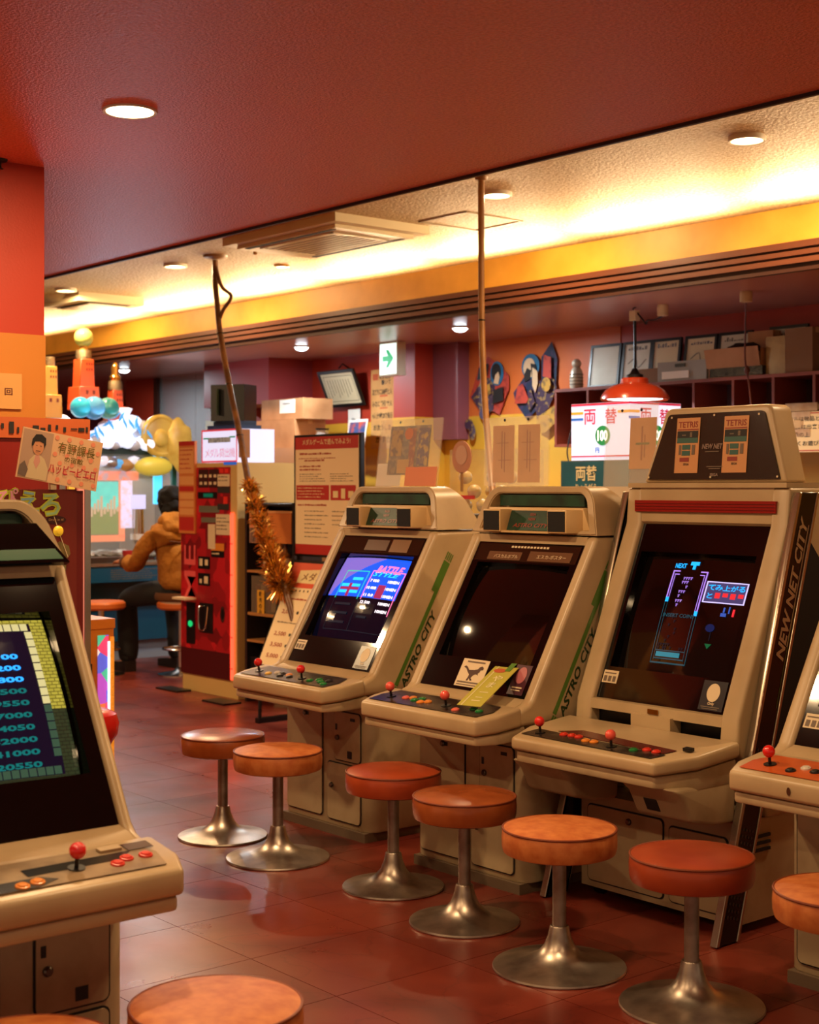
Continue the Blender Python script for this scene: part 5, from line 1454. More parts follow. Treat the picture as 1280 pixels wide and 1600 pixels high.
# ------------------------------------------------------------------ medal lending machine
mm = thing('medal_machine', 'tall medal lending machine with red faceted front and cream side', 'vending machine', (-9.0, 5.45, 0))
CREAMSIDE = mat('cream steel side', '#cfae6c', 0.42)
obj('carcass', box(0, 0.71, 0.0, 0.60, 0.115, 1.59, 0.006, 1), CREAMSIDE, mm)
obj('plinth', box(0.0, 0.71, 0.01, 0.59, 0, 0.115, 0.004, 1), CREAMSIDE, mm)
def facet_mat():
    m = bpy.data.materials.new('red faceted print')
    m.use_nodes = True
    nt = m.node_tree
    b = nt.nodes['Principled BSDF']
    tc = nt.nodes.new('ShaderNodeTexCoord')
    v = nt.nodes.new('ShaderNodeTexVoronoi'); v.inputs['Scale'].default_value = 9; v.distance = 'MANHATTAN'
    r = nt.nodes.new('ShaderNodeValToRGB')
    r.color_ramp.elements[0].color = lin('#6e0f16'); r.color_ramp.elements[1].color = lin('#c41f28')
    sx = nt.nodes.new('ShaderNodeSeparateColor')
    nt.links.new(tc.outputs['Object'], v.inputs['Vector']); nt.links.new(v.outputs['Color'], sx.inputs['Color'])
    nt.links.new(sx.outputs['Red'], r.inputs['Fac']); nt.links.new(r.outputs['Color'], b.inputs['Base Color'])
    b.inputs['Roughness'].default_value = 0.35
    return m
Q = Plane((0, 0, 0), (1, 0, 0), (0, 0, 1))
Q.rect('front_panel', 0.0, 0.12, 0.63, 1.56, facet_mat(), mm, 0.004, 0.004)
Q.rect('lower_panel', 0.0, 0.12, 0.63, 0.30, mat('dark wine print', '#4a0c12', 0.35), mm, 0.0055, 0.001)
Q.text('front_lettering', [('ME', 0.12, 0.82, 0.40, 0.15, 0.01, 0, math.pi / 2)], mat('pink lettering', '#e05a5a', 0.4), mm, 0.0065)
Q.rect('led_strip', 0.645, 0.13, 0.672, 1.25, mat('red neon strip', '#ff5040', 0.4, emit='#ff3a24', es=3.2), mm, 0.012, 0.012)
Q.rects('led_joint', [(0.643, 0.2 + 0.21 * k, 0.674, 0.206 + 0.21 * k) for k in range(5)], mat('dark red joint', '#7a1a14', 0.4), mm, 0.013, 0.001)
ic = Q.rect('info_column', -0.005, 1.10, 0.205, 1.745, mat('orange info sheet', '#cf7a3a', 0.45), mm, 0.02, 0.02)
Q.rects('info_cell', [(0.005, 1.52, 0.195, 1.70)] + [(0.005, 1.23 + 0.055 * k, 0.195, 1.275 + 0.055 * k) for k in range(3)] + [(0.005, 1.44, 0.195, 1.50)], mat('pale orange cell', '#e0a05e', 0.5), ic, 0.0212, 0)
Q.rects('info_cell', [(0.005, 1.12, 0.195, 1.215), (0.005, 1.395, 0.195, 1.43), (-0.005, 1.715, 0.205, 1.745)], REDINK, ic, 0.0212, 0)
dashes(Q, 'info_print', 0.015, 0.19, 1.68, 5, 0.032, 0.008, REDINK, ic, 3, 0.0225)
Q.rects('button_plate', [(0.235, 1.42, 0.36, 1.545), (0.37, 1.42, 0.49, 1.545)], mat('dark maroon keys', '#3a1512', 0.4), mm, 0.0065, 0.001)
Q.rects('key_print', [(0.25 + 0.06 * (k % 4), 1.44 + 0.05 * (k // 4), 0.285 + 0.06 * (k % 4), 1.46 + 0.05 * (k // 4)) for k in range(8)], STK, mm, 0.008, 0)
Q.rects('display_window', [(0.225, 1.345, 0.47, 1.39)], BLACK, mm, 0.0065, 0.001)
Q.rects('display_glow', [(0.30, 1.355, 0.42, 1.38)], mat('green display', '#0a2a1a', 0.2, emit='#0f6a4a', es=0.5), mm, 0.008, 0)
Q.rects('grey_strip', [(0.24, 1.25, 0.50, 1.295), (0.27, 1.18, 0.50, 1.215)], mat('grey green strip', '#6a6a5a', 0.4), mm, 0.0065, 0.001)
Q.rects('red_tab', [(0.50, 1.52, 0.55, 1.55), (0.565, 1.52, 0.61, 1.55), (0.55, 1.30, 0.60, 1.36)], mat('bright red tab', '#e03020', 0.4), mm, 0.0065, 0.001)
Q.rects('sticker', [(0.48, 1.43, 0.63, 1.51), (0.46, 1.10, 0.64, 1.24), (0.36, 1.0, 0.45, 1.17)], STK, mm, 0.0085, 0.001)
Q.rects('sticker', [(0.48, 1.385, 0.63, 1.425), (0.48, 1.27, 0.62, 1.31)], mat('charcoal sticker', '#332e2a', 0.4), mm, 0.0085, 0.001)
dashes(Q, 'sticker_print', 0.49, 0.62, 1.49, 2, 0.025, 0.008, GREYINK, mm, 5, 0.0095)
dashes(Q, 'sticker_print', 0.47, 0.63, 1.21, 4, 0.025, 0.008, GREYINK, mm, 6, 0.0095)
Q.rects('black_plate', [(0.23, 0.86, 0.38, 0.945), (0.23, 0.745, 0.38, 0.83), (0.25, 0.42, 0.42, 0.625), (0.075, 0.33, 0.19, 0.62), (0.40, 0.945, 0.56, 0.99)], BLACK, mm, 0.0075, 0.002)
Q.rects('plate_print', [(0.25, 0.88, 0.29, 0.93), (0.32, 0.885, 0.36, 0.925), (0.31, 0.76, 0.36, 0.81), (0.25, 0.76, 0.28, 0.79)], STK, mm, 0.009, 0)
Q.rects('orange_label', [(0.40, 0.99, 0.56, 1.04)], mat('orange tape label', '#d8862c', 0.4), mm, 0.0075, 0.001)
dashes(Q, 'plate_print', 0.41, 0.55, 0.965, 1, 0.02, 0.012, STK, mm, 2, 0.009)
Q.disc('coin_return', 0.13, 0.47, 0.03, 0.022, mat('green lit opening', '#0c5a34', 0.3, emit='#18d070', es=0.8), mm, 0.0095)
Q.disc('keyhole_plate', 0.54, 0.56, 0.028, 0.055, CHROME, mm, 0.0075)
Q.disc('keyhole', 0.54, 0.56, 0.016, 0.035, BLACK, mm, 0.009)
obj('handle_loop', tube(smoothpath([(0.29, -0.01, 0.60), (0.28, -0.03, 0.59), (0.28, -0.03, 0.46), (0.31, -0.03, 0.44), (0.36, -0.03, 0.46), (0.36, -0.01, 0.60)], 4), 0.006, 6), CHROME, mm)
obj('tray_ledge', box(0.02, 0.20, -0.09, 0.0, 0.64, 0.655, 0.003, 1), STK, mm)
obj('foot_pedal', box(-0.12, 0.16, -0.14, -0.02, 0.0, 0.012, 0.003, 1), BLACK, mm)
obj('foot_pedal', box(0.62, 0.88, -0.22, -0.08, 0.0, 0.012, 0.003, 1), BLACK, mm)
ls = thing('lit_sign_box', 'white lit medal sign box with red edge on the medal machine', 'sign', (-8.51, 5.45, 1.592))
obj('sign_box', box(-0.222, 0.222, 0.0, 0.30, 0.0, 0.225, 0.006, 1), mat('lit white sign box', '#b8b8c4', 0.4, emit='#dcdfff', es=0.72), ls)
Q2 = Plane((0, 0, 0), (1, 0, 0), (0, 0, 1))
SRED = mat('sign red', '#d03a4a', 0.4, emit='#e0404c', es=0.4)
Q2.rects('red_edge', [(-0.222, 0.213, 0.222, 0.225), (-0.222, 0.0, -0.21, 0.225), (0.21, 0.0, 0.222, 0.225), (-0.222, 0.0, 0.222, 0.012)], SRED, ls, 0.002, 0.001)
Q2.text('lettering', [('メ', -0.15, 0.065, None, 0.06), ('ダ', -0.09, 0.065, None, 0.06), ('ル', -0.03, 0.065, None, 0.06), ('貸', 0.035, 0.065, None, 0.065), ('出', 0.10, 0.065, None, 0.065), ('機', 0.165, 0.065, None, 0.065)], mat('sign faded rose', '#d88a98', 0.4, emit='#d0909a', es=0.4), ls, 0.002)
Q2.rects('sign_picture', [(-0.14, 0.135, 0.14, 0.17)], mat('sign picture grey', '#9a9a98', 0.4, emit='#8a8a80', es=0.3, var=(30, '#5a4a3a', 0.45, 0.6)), ls, 0.002, 0)
Q2.rects('sign_stripe', [(-0.20, 0.16, -0.13, 0.17), (0.13, 0.165, 0.20, 0.175)], SGN, ls, 0.0025, 0)
Q2.rects('sign_stripe', [(0.06, -0.018, 0.215, 0.002)], SBL, ls, 0.004, 0.002)
obj('brown_sheet', box(0.2225, 0.2245, 0.01, 0.10, 0.03, 0.222), CARDB, ls)
tv = thing('desk_monitor', 'small black monitor on a dark blue stand above the lit sign', 'monitor', (-8.57, 5.60, 1.818))
obj('stand_base', box(-0.17, 0.17, -0.10, 0.12, 0, 0.03, 0.008, 2), mat('dark blue plastic', '#1c2a44', 0.4), tv)
obj('stand_neck', box(-0.14, 0.14, -0.07, 0.10, 0.03, 0.06, 0.006, 1), mat('dark blue plastic', '#1c2a44', 0.4), tv)
obj('case', xf(box(-0.13, 0.13, -0.08, 0.10, 0.06, 0.31, 0.015, 2), Matrix.Rotation(0.5, 4, 'Z')), BLACK, tv)
obj('screen', xf(box(-0.11, 0.11, -0.084, -0.078, 0.10, 0.28, 0.004, 1), Matrix.Rotation(-0.9, 4, 'Z')), mat('green grey screen', '#3c4a34', 0.1), tv)

# bottle rack beside the medal machine
rk = thing('bottle_rack', 'narrow dark rack holding bottles beside the cream machine side', 'rack', (-7.93, 5.56, 0))
RK = mat('dark brown rack', '#1d1410', 0.5)
obj('back_panel', box(-0.27, 0.27, 0.10, 0.12, 0.06, 1.32), RK, rk)
for k in (-1, 1):
    obj('upright', box(k * 0.27 - 0.012, k * 0.27 + 0.012, -0.10, 0.12, 0, 1.32), RK, rk)
for z in (0.40, 0.86, 1.30):
    obj('shelf_board', box(-0.258, 0.258, -0.10, 0.10, z, z + 0.015), RK if z > 1 else mat('tan shelf edge', '#b07a40', 0.5), rk)
def bottle(label, x, y, z, m, h=0.22, r=0.035):
    t = thing('bottle', label, 'bottle', (x, y, z), 0, 'bottles in the rack')
    obj('glass', lathe([(0, 0), (r, 0), (r, h * 0.6), (r * 0.4, h * 0.75), (r * 0.35, h), (0, h)], 18), m, t)
    obj('label_band', lathe([(r + 0.0005, h * 0.15), (r + 0.001, h * 0.5)], 18), STK, t)
    obj('stopper', lathe([(0, h), (r * 0.4, h), (r * 0.4, h + 0.02), (0, h + 0.02)], 12), BLACK, t)
GRB = mat('dark green glass', '#0f2a1a', 0.08)
bottle('dark green bottle on the upper rack shelf', -8.02, 5.52, 0.876, GRB, 0.155)
bottle('dark green bottle on the lower rack shelf', -7.76, 5.52, 0.416, GRB)
bottle('amber bottle beside the green one on the upper shelf', -7.86, 5.54, 0.876, mat('amber glass', '#7a4a1c', 0.1), 0.17, 0.04)
t = thing('orange_bin', 'orange plastic bin on top of the bottle rack', 'bin', (-7.80, 5.55, 1.06))
obj('bin_shell', box(-0.14, 0.12, -0.09, 0.06, 0.0, 0.21, 0.03, 3), mat('orange plastic', '#d9803c', 0.35), t)
obj('bin_rim', box(-0.145, 0.125, -0.095, 0.065, 0.195, 0.21, 0.004), mat('pale orange rim', '#e0a468', 0.4), t)
t = thing('pink_box', 'pink and grey grid box left of the orange bin', 'box', (-8.06, 5.52, 1.055))
obj('upper_wrap', box(-0.10, 0.08, -0.06, 0.06, 0.10, 0.2, 0.008), mat('salmon box', '#d8885c', 0.5), t)
obj('lower_grid', box(-0.10, 0.08, -0.06, 0.06, 0.0, 0.10, 0.004), mat('grid print', '#8a6a58', 0.5, var=(60, '#5a4a44', 0.45, 0.55)), t)
t = thing('display_case', 'clear box of small cartons with a yellow vertical label', 'display case', (-7.97, 5.50, 0.60))
obj('case', box(-0.15, 0.13, -0.05, 0.06, 0.0, 0.24, 0.004), mat('smoky clear case', '#8a7a66', 0.1, alpha=0.55), t)
Q = Plane((0, -0.055, 0), (1, 0, 0), (0, 0, 1))
Q.rect('yellow_label', -0.07, -0.02, 0.01, 0.15, mat('yellow label', '#dca32c', 0.5), t, 0.004, 0.002)
Q.text('label_lettering', [('販', -0.03, 0.125, None, 0.032, 0.02), ('売', -0.03, 0.085, None, 0.032, 0.02), ('の', -0.03, 0.045, None, 0.03, 0.02), ('み', -0.03, 0.008, None, 0.03, 0.02)], INK, t, 0.0055)
obj('shelf_board', box(-0.18, 0.16, -0.06, 0.08, -0.02, -0.002), mat('tan shelf edge', '#b07a40', 0.5), t)
for k in range(4):
    obj('carton', box(-0.13 + 0.06 * k, -0.08 + 0.06 * k, -0.03, 0.04, 0.01, 0.18, 0.002), mat(*((('maroon carton', '#6a2a24'), ('sand carton', '#a88a5a'))[k % 2])), t)
obj('equipment', box(-0.25, 0.25, -0.08, 0.10, 0.06, 0.3, 0.01), BLACK, rk)

# poster stand
ps = thing('poster_stand', 'black stand with upper and slanted lower red and cream medal posters', 'sign stand', (-7.09, 5.30, 0))
PF = mat('black stand frame', '#0e0c0c', 0.3)
obj('upper_frame', box(-0.335, 0.335, 0.0, 0.025, 1.0, 1.742, 0.004, 1), PF, ps)
UP = Plane((0, 0, 1.015), (1, 0, 0), (0, 0, 1))
u = UP.rect('upper_poster', -0.315, 0, 0.315, 0.713, CREAMPAPER, ps, 0.004, 0.003)
UP.rects('red_block', [(-0.315, 0.638, 0.315, 0.713), (-0.305, 0.33, 0.03, 0.42), (0.045, 0.33, 0.29, 0.42), (-0.315, 0.0, 0.315, 0.06)], REDINK, u, 0.005, 0)
UP.text('lettering', [('メダルゲームで遊んでみよう!', 0.0, 0.682, 0.48, 0.036, 0.012)], mat('pale gold lettering', '#ecd9a0', 0.5), u, 0.0062)
RBR = mat('red brown print', '#a8442c', 0.6)
dashes(UP, 'small_print', -0.27, 0.05, 0.605, 1, 0.03, 0.013, RBR, u, 1, 0.0052)
dashes(UP, 'small_print', -0.28, 0.28, 0.58, 1, 0.03, 0.006, RBR, u, 2, 0.0052)
dashes(UP, 'small_print', -0.22, 0.0, 0.565, 1, 0.03, 0.012, RBR, u, 3, 0.0052)
dashes(UP, 'small_print', -0.27, -0.05, 0.53, 2, 0.02, 0.010, RBR, u, 4, 0.0052)
dashes(UP, 'small_print', -0.27, 0.0, 0.485, 4, 0.014, 0.005, GREYINK, u, 5, 0.0052)
dashes(UP, 'small_print', 0.04, 0.28, 0.485, 4, 0.014, 0.005, GREYINK, u, 6, 0.0052)
dashes(UP, 'small_print', -0.29, 0.0, 0.40, 4, 0.018, 0.006, mat('pale gold lettering', '#ecd9a0', 0.5), u, 7, 0.0062)
UP.rects('small_picture', [(0.07, 0.345, 0.12, 0.385), (0.15, 0.34, 0.19, 0.40), (0.22, 0.345, 0.27, 0.385)], mat('pale gold lettering', '#ecd9a0', 0.5), u, 0.0062, 0)
dashes(UP, 'small_print', -0.29, 0.02, 0.295, 1, 0.02, 0.012, RBR, u, 8, 0.0052)
dashes(UP, 'small_print', -0.22, 0.02, 0.26, 7, 0.026, 0.006, GREYINK, u, 9, 0.0052)
dashes(UP, 'small_print', 0.06, 0.28, 0.26, 4, 0.026, 0.006, GREYINK, u, 10, 0.0052)
ll = math.hypot(0.27, 0.60)
LP = Plane((0.03, -0.30, 0.36), (1, 0, 0), (0, 0.27 / ll, 0.60 / ll))
LP.rect('lower_frame', -0.335, -0.02, 0.335, ll + 0.02, PF, ps, 0.0, 0.02)
l = LP.rect('lower_poster', -0.315, 0, 0.315, ll, CREAMPAPER, ps, 0.004, 0.003)
LP.rects('red_block', [(-0.315, ll - 0.16, 0.315, ll)], mat('orange red block', '#d8522c', 0.5), l, 0.005, 0)
LP.poly('title_plate', [(-0.22, ll - 0.13), (0.22, ll - 0.13), (0.22, ll - 0.05), (0.1, ll - 0.03), (-0.22, ll - 0.05)], mat('pale gold lettering', '#ecd9a0', 0.5), l, 0.0056, 0.0004)
LP.text('lettering', [('メダル貸出', 0.0, ll - 0.088, 0.36, 0.055, 0.012)], mat('bronze lettering', '#8a5a2a', 0.5), l, 0.0068)
LP.text('lettering', [('2,000', -0.20, 0.34, 0.12, 0.03, 0.01), ('2,500', -0.20, 0.20, 0.12, 0.03, 0.01), ('3,500', -0.20, 0.13, 0.12, 0.03, 0.01), ('5,000', -0.20, 0.06, 0.12, 0.03, 0.01)], RBR, l, 0.006)
LP.rects('bullet_row', [(-0.28 + 0.04 * k, ll - 0.185, -0.268 + 0.04 * k, ll - 0.173) for k in range(14)], INK, l, 0.005, 0)
for y in (0.34, 0.20, 0.13, 0.06):
    LP.disc('bullet', -0.10, y, 0.012, 0.010, INK, l, 0.005, 12)
dashes(LP, 'small_print', -0.27, 0.26, 0.42, 1, 0.03, 0.010, RBR, l, 11, 0.0052)
dashes(LP, 'small_print', -0.27, 0.26, 0.27, 1, 0.03, 0.008, GREYINK, l, 12, 0.0052)
for k in (-1, 1):
    obj('leg', box(k * 0.30 - 0.015, k * 0.30 + 0.015, 0.005, 0.03, 0, 1.0), PF, ps)
    obj('foot', box(k * 0.30 - 0.02, k * 0.30 + 0.02, -0.30, 0.25, 0.0, 0.03, 0.004), PF, ps)
    obj('lower_strut', tube([(k * 0.30, -0.28, 0.03), (k * 0.30, -0.27, 0.37)], 0.012, 8), PF, ps)

# ------------------------------------------------------------------ poles and tinsel
p2 = thing('conduit_pole', 'pale tan conduit pole bending down from the cream ceiling', 'pole', (-5.563, 5.15, 0))
TAN = mat('tan conduit', '#a8763e', 0.45, var=(6, '#8a5c2e', 0.4, 0.7))
obj('pipe', tube(smoothpath([(0, 0, 3.02), (0, 0, 2.6), (0.012, -0.008, 2.28), (0.08, -0.06, 2.0), (0.22, -0.17, 1.75), (0.42, -0.33, 1.52), (0.66, -0.53, 1.30), (0.70, -0.56, 1.10)], 6), 0.0165, 12), TAN, p2)
obj('ceiling_collar', lathe([(0, 3.02), (0.035, 3.02), (0.03, 3.005), (0.018, 3.0), (0, 3.0)], 20), TAN, p2)
obj('cable_tie', lathe([(0.018, -0.004), (0.0195, 0), (0.018, 0.004)], 16, (0.012, -0.008, 2.28)), BLACK, p2)
p1 = thing('conduit_pole', 'dark brown wrapped pole slanting down with a loose cable loop', 'pole', (-8.64, 5.50, 0))
DB = mat('dark brown wrap', '#5f3a1c', 0.4, var=(8, '#8a5a2c', 0.45, 0.65))
obj('rosette', lathe([(0, 3.02), (0.085, 3.02), (0.08, 3.005), (0.03, 2.995), (0, 2.995)], 24), mat('rosette brown', '#8a6238', 0.4), p1)
pts = [(0, 0, 2.99), (0.0, 0, 2.84), (0.06, -0.02, 2.66), (0.14, -0.05, 2.47), (0.36, -0.12, 2.11), (0.61, -0.20, 1.761), (0.84, -0.28, 1.428), (0.957, -0.30, 1.268), (1.10, -0.32, 1.072), (1.225, -0.34, 0.919), (1.34, -0.35, 0.789), (1.52, -0.38, 0.5)]
obj('pole', tube(smoothpath(pts, 4), 0.021, 10), DB, p1)
obj('loose_cable', tube(smoothpath([(0.0, 0.0, 2.96), (0.08, 0.0, 2.80), (0.20, 0.0, 2.72), (0.12, -0.02, 2.62), (0.08, -0.03, 2.50), (0.15, -0.05, 2.40)], 6), 0.013, 8), DB, p1)
for k in (2.4, 2.0, 1.7):
    i = min(range(len(pts)), key=lambda q: abs(pts[q][2] - k))
    obj('cable_tie', lathe([(0.022, -0.006), (0.025, 0), (0.022, 0.006)], 14, pts[i]), BLACK, p1)
tn = thing('tinsel_garland', 'fluffy gold tinsel garland wound on the brown pole', 'garland', (-8.64, 5.50, 0))
gp = smoothpath([(0.84, -0.28, 1.45), (0.957, -0.30, 1.268), (1.10, -0.32, 1.072), (1.225, -0.34, 0.919), (1.31, -0.35, 0.80)], 12)
bm = newbm()
R = random.Random(2)
for k in range(5200):
    i = R.randrange(len(gp) - 1)
    s = i / len(gp)
    p = gp[i].lerp(gp[i + 1], R.random())
    d = Vector((R.gauss(0, 1), R.gauss(0, 1), R.gauss(0, 1))).normalized()
    rad = (0.055 + 0.06 * s + 0.02 * math.sin(i * 0.9)) * (0.35 + 0.75 * R.random())
    w = d.orthogonal().normalized() * 0.0034
    a = p + d * 0.012
    b = p + d * rad
    mid = (a + b) / 2 + w.cross(d) * 2
    bm.faces.new([bm.verts.new(a - w), bm.verts.new(mid - w), bm.verts.new(mid + w), bm.verts.new(a + w)])
    bm.faces.new([bm.verts.new(mid - w), bm.verts.new(b - w * .5), bm.verts.new(b + w * .5), bm.verts.new(mid + w)])
o = obj('tinsel_strands', bm, GOLD, tn, smooth=False); o['kind'] = 'stuff'
obj('tinsel_core', tube(gp, 0.008, 6), GOLD, tn)
# ------------------------------------------------------------------ clown prize machine behind the foreground cabinet
pm = thing('prize_machine', 'dark red prize machine with pastel clown title lettering behind the foreground cabinet', 'prize machine', (-4.28, 2.0, 0))
PMR = mat('dark red machine panel', '#74261b', 0.35)
obj('front_section', box(-0.32, 0, -0.5, 0.205, 0, 1.415, 0.008, 2), PMR, pm)
obj('rear_section', box(-0.67, -0.322, -0.5, 0.405, 0, 1.585, 0.006, 1), mat('wine red machine side', '#7a1f18', 0.3), pm)
obj('header_board', box(-0.66, -0.315, -0.48, 0.418, 1.586, 1.655, 0.004, 1), mat('orange brown header', '#b0562a', 0.45), pm)
X1 = Plane((-0.314, 0, 0), (0, 1, 0), (0, 0, 1))
Rn = random.Random(9)
bars = []
for k in range(26):
    y = -0.3 + 0.028 * k
    bars.append((y, 1.598 + 0.02 * Rn.random(), y + 0.008 + 0.016 * Rn.random(), 1.62 + 0.022 * Rn.random()))
X1.rects('brush_strokes', bars, INK, pm, 0.002, 0)
X0p = Plane((0, 0, 0), (0, 1, 0), (0, 0, 1))
TITLEO = mat('yellow green outline', '#c8cf3a', 0.4)
cols = [mat('pastel pink letter', '#e0a0b4', 0.4), mat('pastel blue letter', '#86b8c8', 0.4), mat('pastel green letter', '#9ac890', 0.4), mat('pastel lilac letter', '#b49ac8', 0.4)]
for k, (ch, y, z) in enumerate((('ハ', -0.27, 1.372), ('ッ', -0.21, 1.36), ('ピ', -0.15, 1.372), ('ー', -0.09, 1.386), ('ぴ', -0.03, 1.384), ('え', 0.04, 1.375), ('ろ', 0.112, 1.366))):
    sz = 0.075 if ch != 'ー' else None
    w = None if ch != 'ー' else 0.05
    X0p.text('title_outline', [(ch, y, z, w, sz, 0.075)], TITLEO, pm, 0.003)
    X0p.text('title_lettering', [(ch, y, z, (w * 0.9 if w else None), (sz * 0.9 if sz else None), 0.01)], cols[k % 4], pm, 0.005)
X0p.disc('oval_plate', 0.132, 1.318, 0.035, 0.013, mat('dark oval plate', '#3a1512', 0.4), pm, 0.003)
X0p.text('plate_lettering', [('Drop in it!', 0.132, 1.318, 0.05, 0.010, 0.01)], mat('tan print', '#a8845c', 0.5), pm, 0.0045)
obj('lamp_button', lathe([(0, 0.018), (0.010, 0.016), (0.014, 0.006), (0.017, 0.004), (0.017, 0), (0, 0)], 20, (0, 0.140, 1.283), 'x'), mat('yellow lamp', '#d8b030', 0.3, emit='#d0a020', es=0.4), pm)
X0p.poly('mascot_plate', [(0.115, 1.235), (0.145, 1.25), (0.175, 1.235), (0.18, 1.21), (0.165, 1.19), (0.165, 1.16), (0.13, 1.14), (0.115, 1.16)][::-1], mat('olive plate', '#7a6a3c', 0.4), pm, 0.006, 0.005)
obj('thread', tube([(0.003, 0.125, 1.33), (0.004, 0.145, 1.27), (0.009, 0.17, 1.20)], 0.0012, 4), STK, pm)
for y0, y1, m in ((0.207, 0.23, mat('dark red edge', '#6a1812', 0.3)), ):
    obj('edge_trim', box(-0.33, -0.005, y0, y1, 0, 1.41, 0.004), m, pm)
for y0, m in ((0.30, CHROME), (0.335, mat('lit yellow strip', '#e0b050', 0.3, emit='#e0a838', es=0.5)), (0.37, mat('lit rose strip', '#d89080', 0.3, emit='#c87060', es=0.4)), (0.395, CHROME)):
    obj('corner_strip', box(-0.325, -0.308, y0, y0 + 0.022, 0.02, 1.58, 0.003, 1), m, pm)

# portrait card standing on the prize machine
pc_ = thing('portrait_card', 'tilted card with a smiling man picture and dotted lettering panel', 'card', (-4.262, 1.988, 1.454))
Q = Plane((0, 0, 0), (0, 0.274, -0.046), (0, 0.025, 0.159))
Q.u = (Q.u - Q.r * Q.u.dot(Q.r)).normalized(); Q.n = Q.r.cross(Q.u)
W_, H_ = 0.278, 0.158
cd = Q.rect('card', 0, 0, W_, H_, mat('peach card', '#d9b088', 0.4), pc_, 0.002, 0.004)
Q.rect('portrait_panel', 0.004, 0.004, 0.105, H_ - 0.004, mat('grey peach backdrop', '#b09078', 0.4), cd, 0.0026, 0.0004)
Q.poly('portrait_jacket', [(0.03, 0.004), (0.10, 0.004), (0.102, 0.04), (0.085, 0.07), (0.065, 0.082), (0.05, 0.078), (0.036, 0.06)], mat('printed cream jacket', '#c8b28a', 0.5), cd, 0.0031, 0.0002)
Q.poly('portrait_shirt', [(0.05, 0.055), (0.062, 0.035), (0.072, 0.06), (0.066, 0.08), (0.054, 0.08)], mat('printed rose shirt', '#c89080', 0.5), cd, 0.0033, 0.0001)
Q.disc('portrait_face', 0.059, 0.103, 0.018, 0.024, mat('printed skin', '#c88a62', 0.5), cd, 0.0036, 20)
Q.poly('portrait_hair', [(0.036, 0.105), (0.035, 0.125), (0.045, 0.142), (0.064, 0.145), (0.080, 0.135), (0.083, 0.115), (0.078, 0.104), (0.075, 0.118), (0.060, 0.122), (0.045, 0.119), (0.041, 0.105)][::-1], INK, cd, 0.0040, 0.0002)
Q.rects('portrait_features', [(0.049, 0.107, 0.055, 0.109), (0.063, 0.107, 0.069, 0.109), (0.052, 0.090, 0.067, 0.0925)], mat('printed dark brown', '#4a2418', 0.5), cd, 0.0044, 0)
Q.poly('portrait_object', [(0.004, 0.01), (0.03, 0.006), (0.035, 0.03), (0.02, 0.055), (0.006, 0.04)], mat('printed grey jar', '#6a5a50', 0.4), cd, 0.0038, 0.0002)
dots = mat('pink dots', '#e08a6a', 0.5)
Rn = random.Random(3)
for i in range(8):
    for j in range(6):
        if (i + j) % 2 and 0.112 + 0.021 * i < W_ - 0.01:
            Q.disc('printed_dot', 0.118 + 0.021 * i, 0.015 + 0.026 * j, 0.0075, 0.0075, dots, cd, 0.0026, 12, 0.0002)
Q.text('lettering', [('有野課長', 0.19, 0.117, 0.13, 0.034, 0.006), ('の宿敵', 0.185, 0.083, 0.065, 0.019, 0.006)], mat('olive brown lettering', '#6a5a1c', 0.5), cd, 0.0034)
Q.text('lettering', [('ハッピーピエロ', 0.185, 0.047, 0.165, 0.032, 0.015)], mat('crimson lettering', '#b02a3a', 0.5), cd, 0.0034)
obj('card_prop', box(-0.02, -0.004, 0.12, 0.14, -0.04, 0.06), STK, pc_)

# wall plate on the pillar
wp = thing('wall_plate', 'beige plate with a small dark emblem on the orange pillar', 'wall plate', (-5.013, 2.26, 1.705))
obj('plate', box(0, 0.008, -0.15, 0.10, 0, 0.128, 0.002, 1), mat('tan plate', '#c89a58', 0.5), wp)
Q = Plane((0.008, 0, 0), (0, 1, 0), (0, 0, 1))
Q.text('emblem', [('回', 0.048, 0.062, 0.03, 0.026, 0.02)], mat('dark red emblem', '#5a2418', 0.5), wp, 0.001)
obj('clip', tube(smoothpath([(0.012, -0.02, 0.0), (0.02, -0.012, 0.06), (0.02, -0.005, 0.10), (0.012, -0.02, 0.12)], 4), 0.006, 6), CHROME, wp)

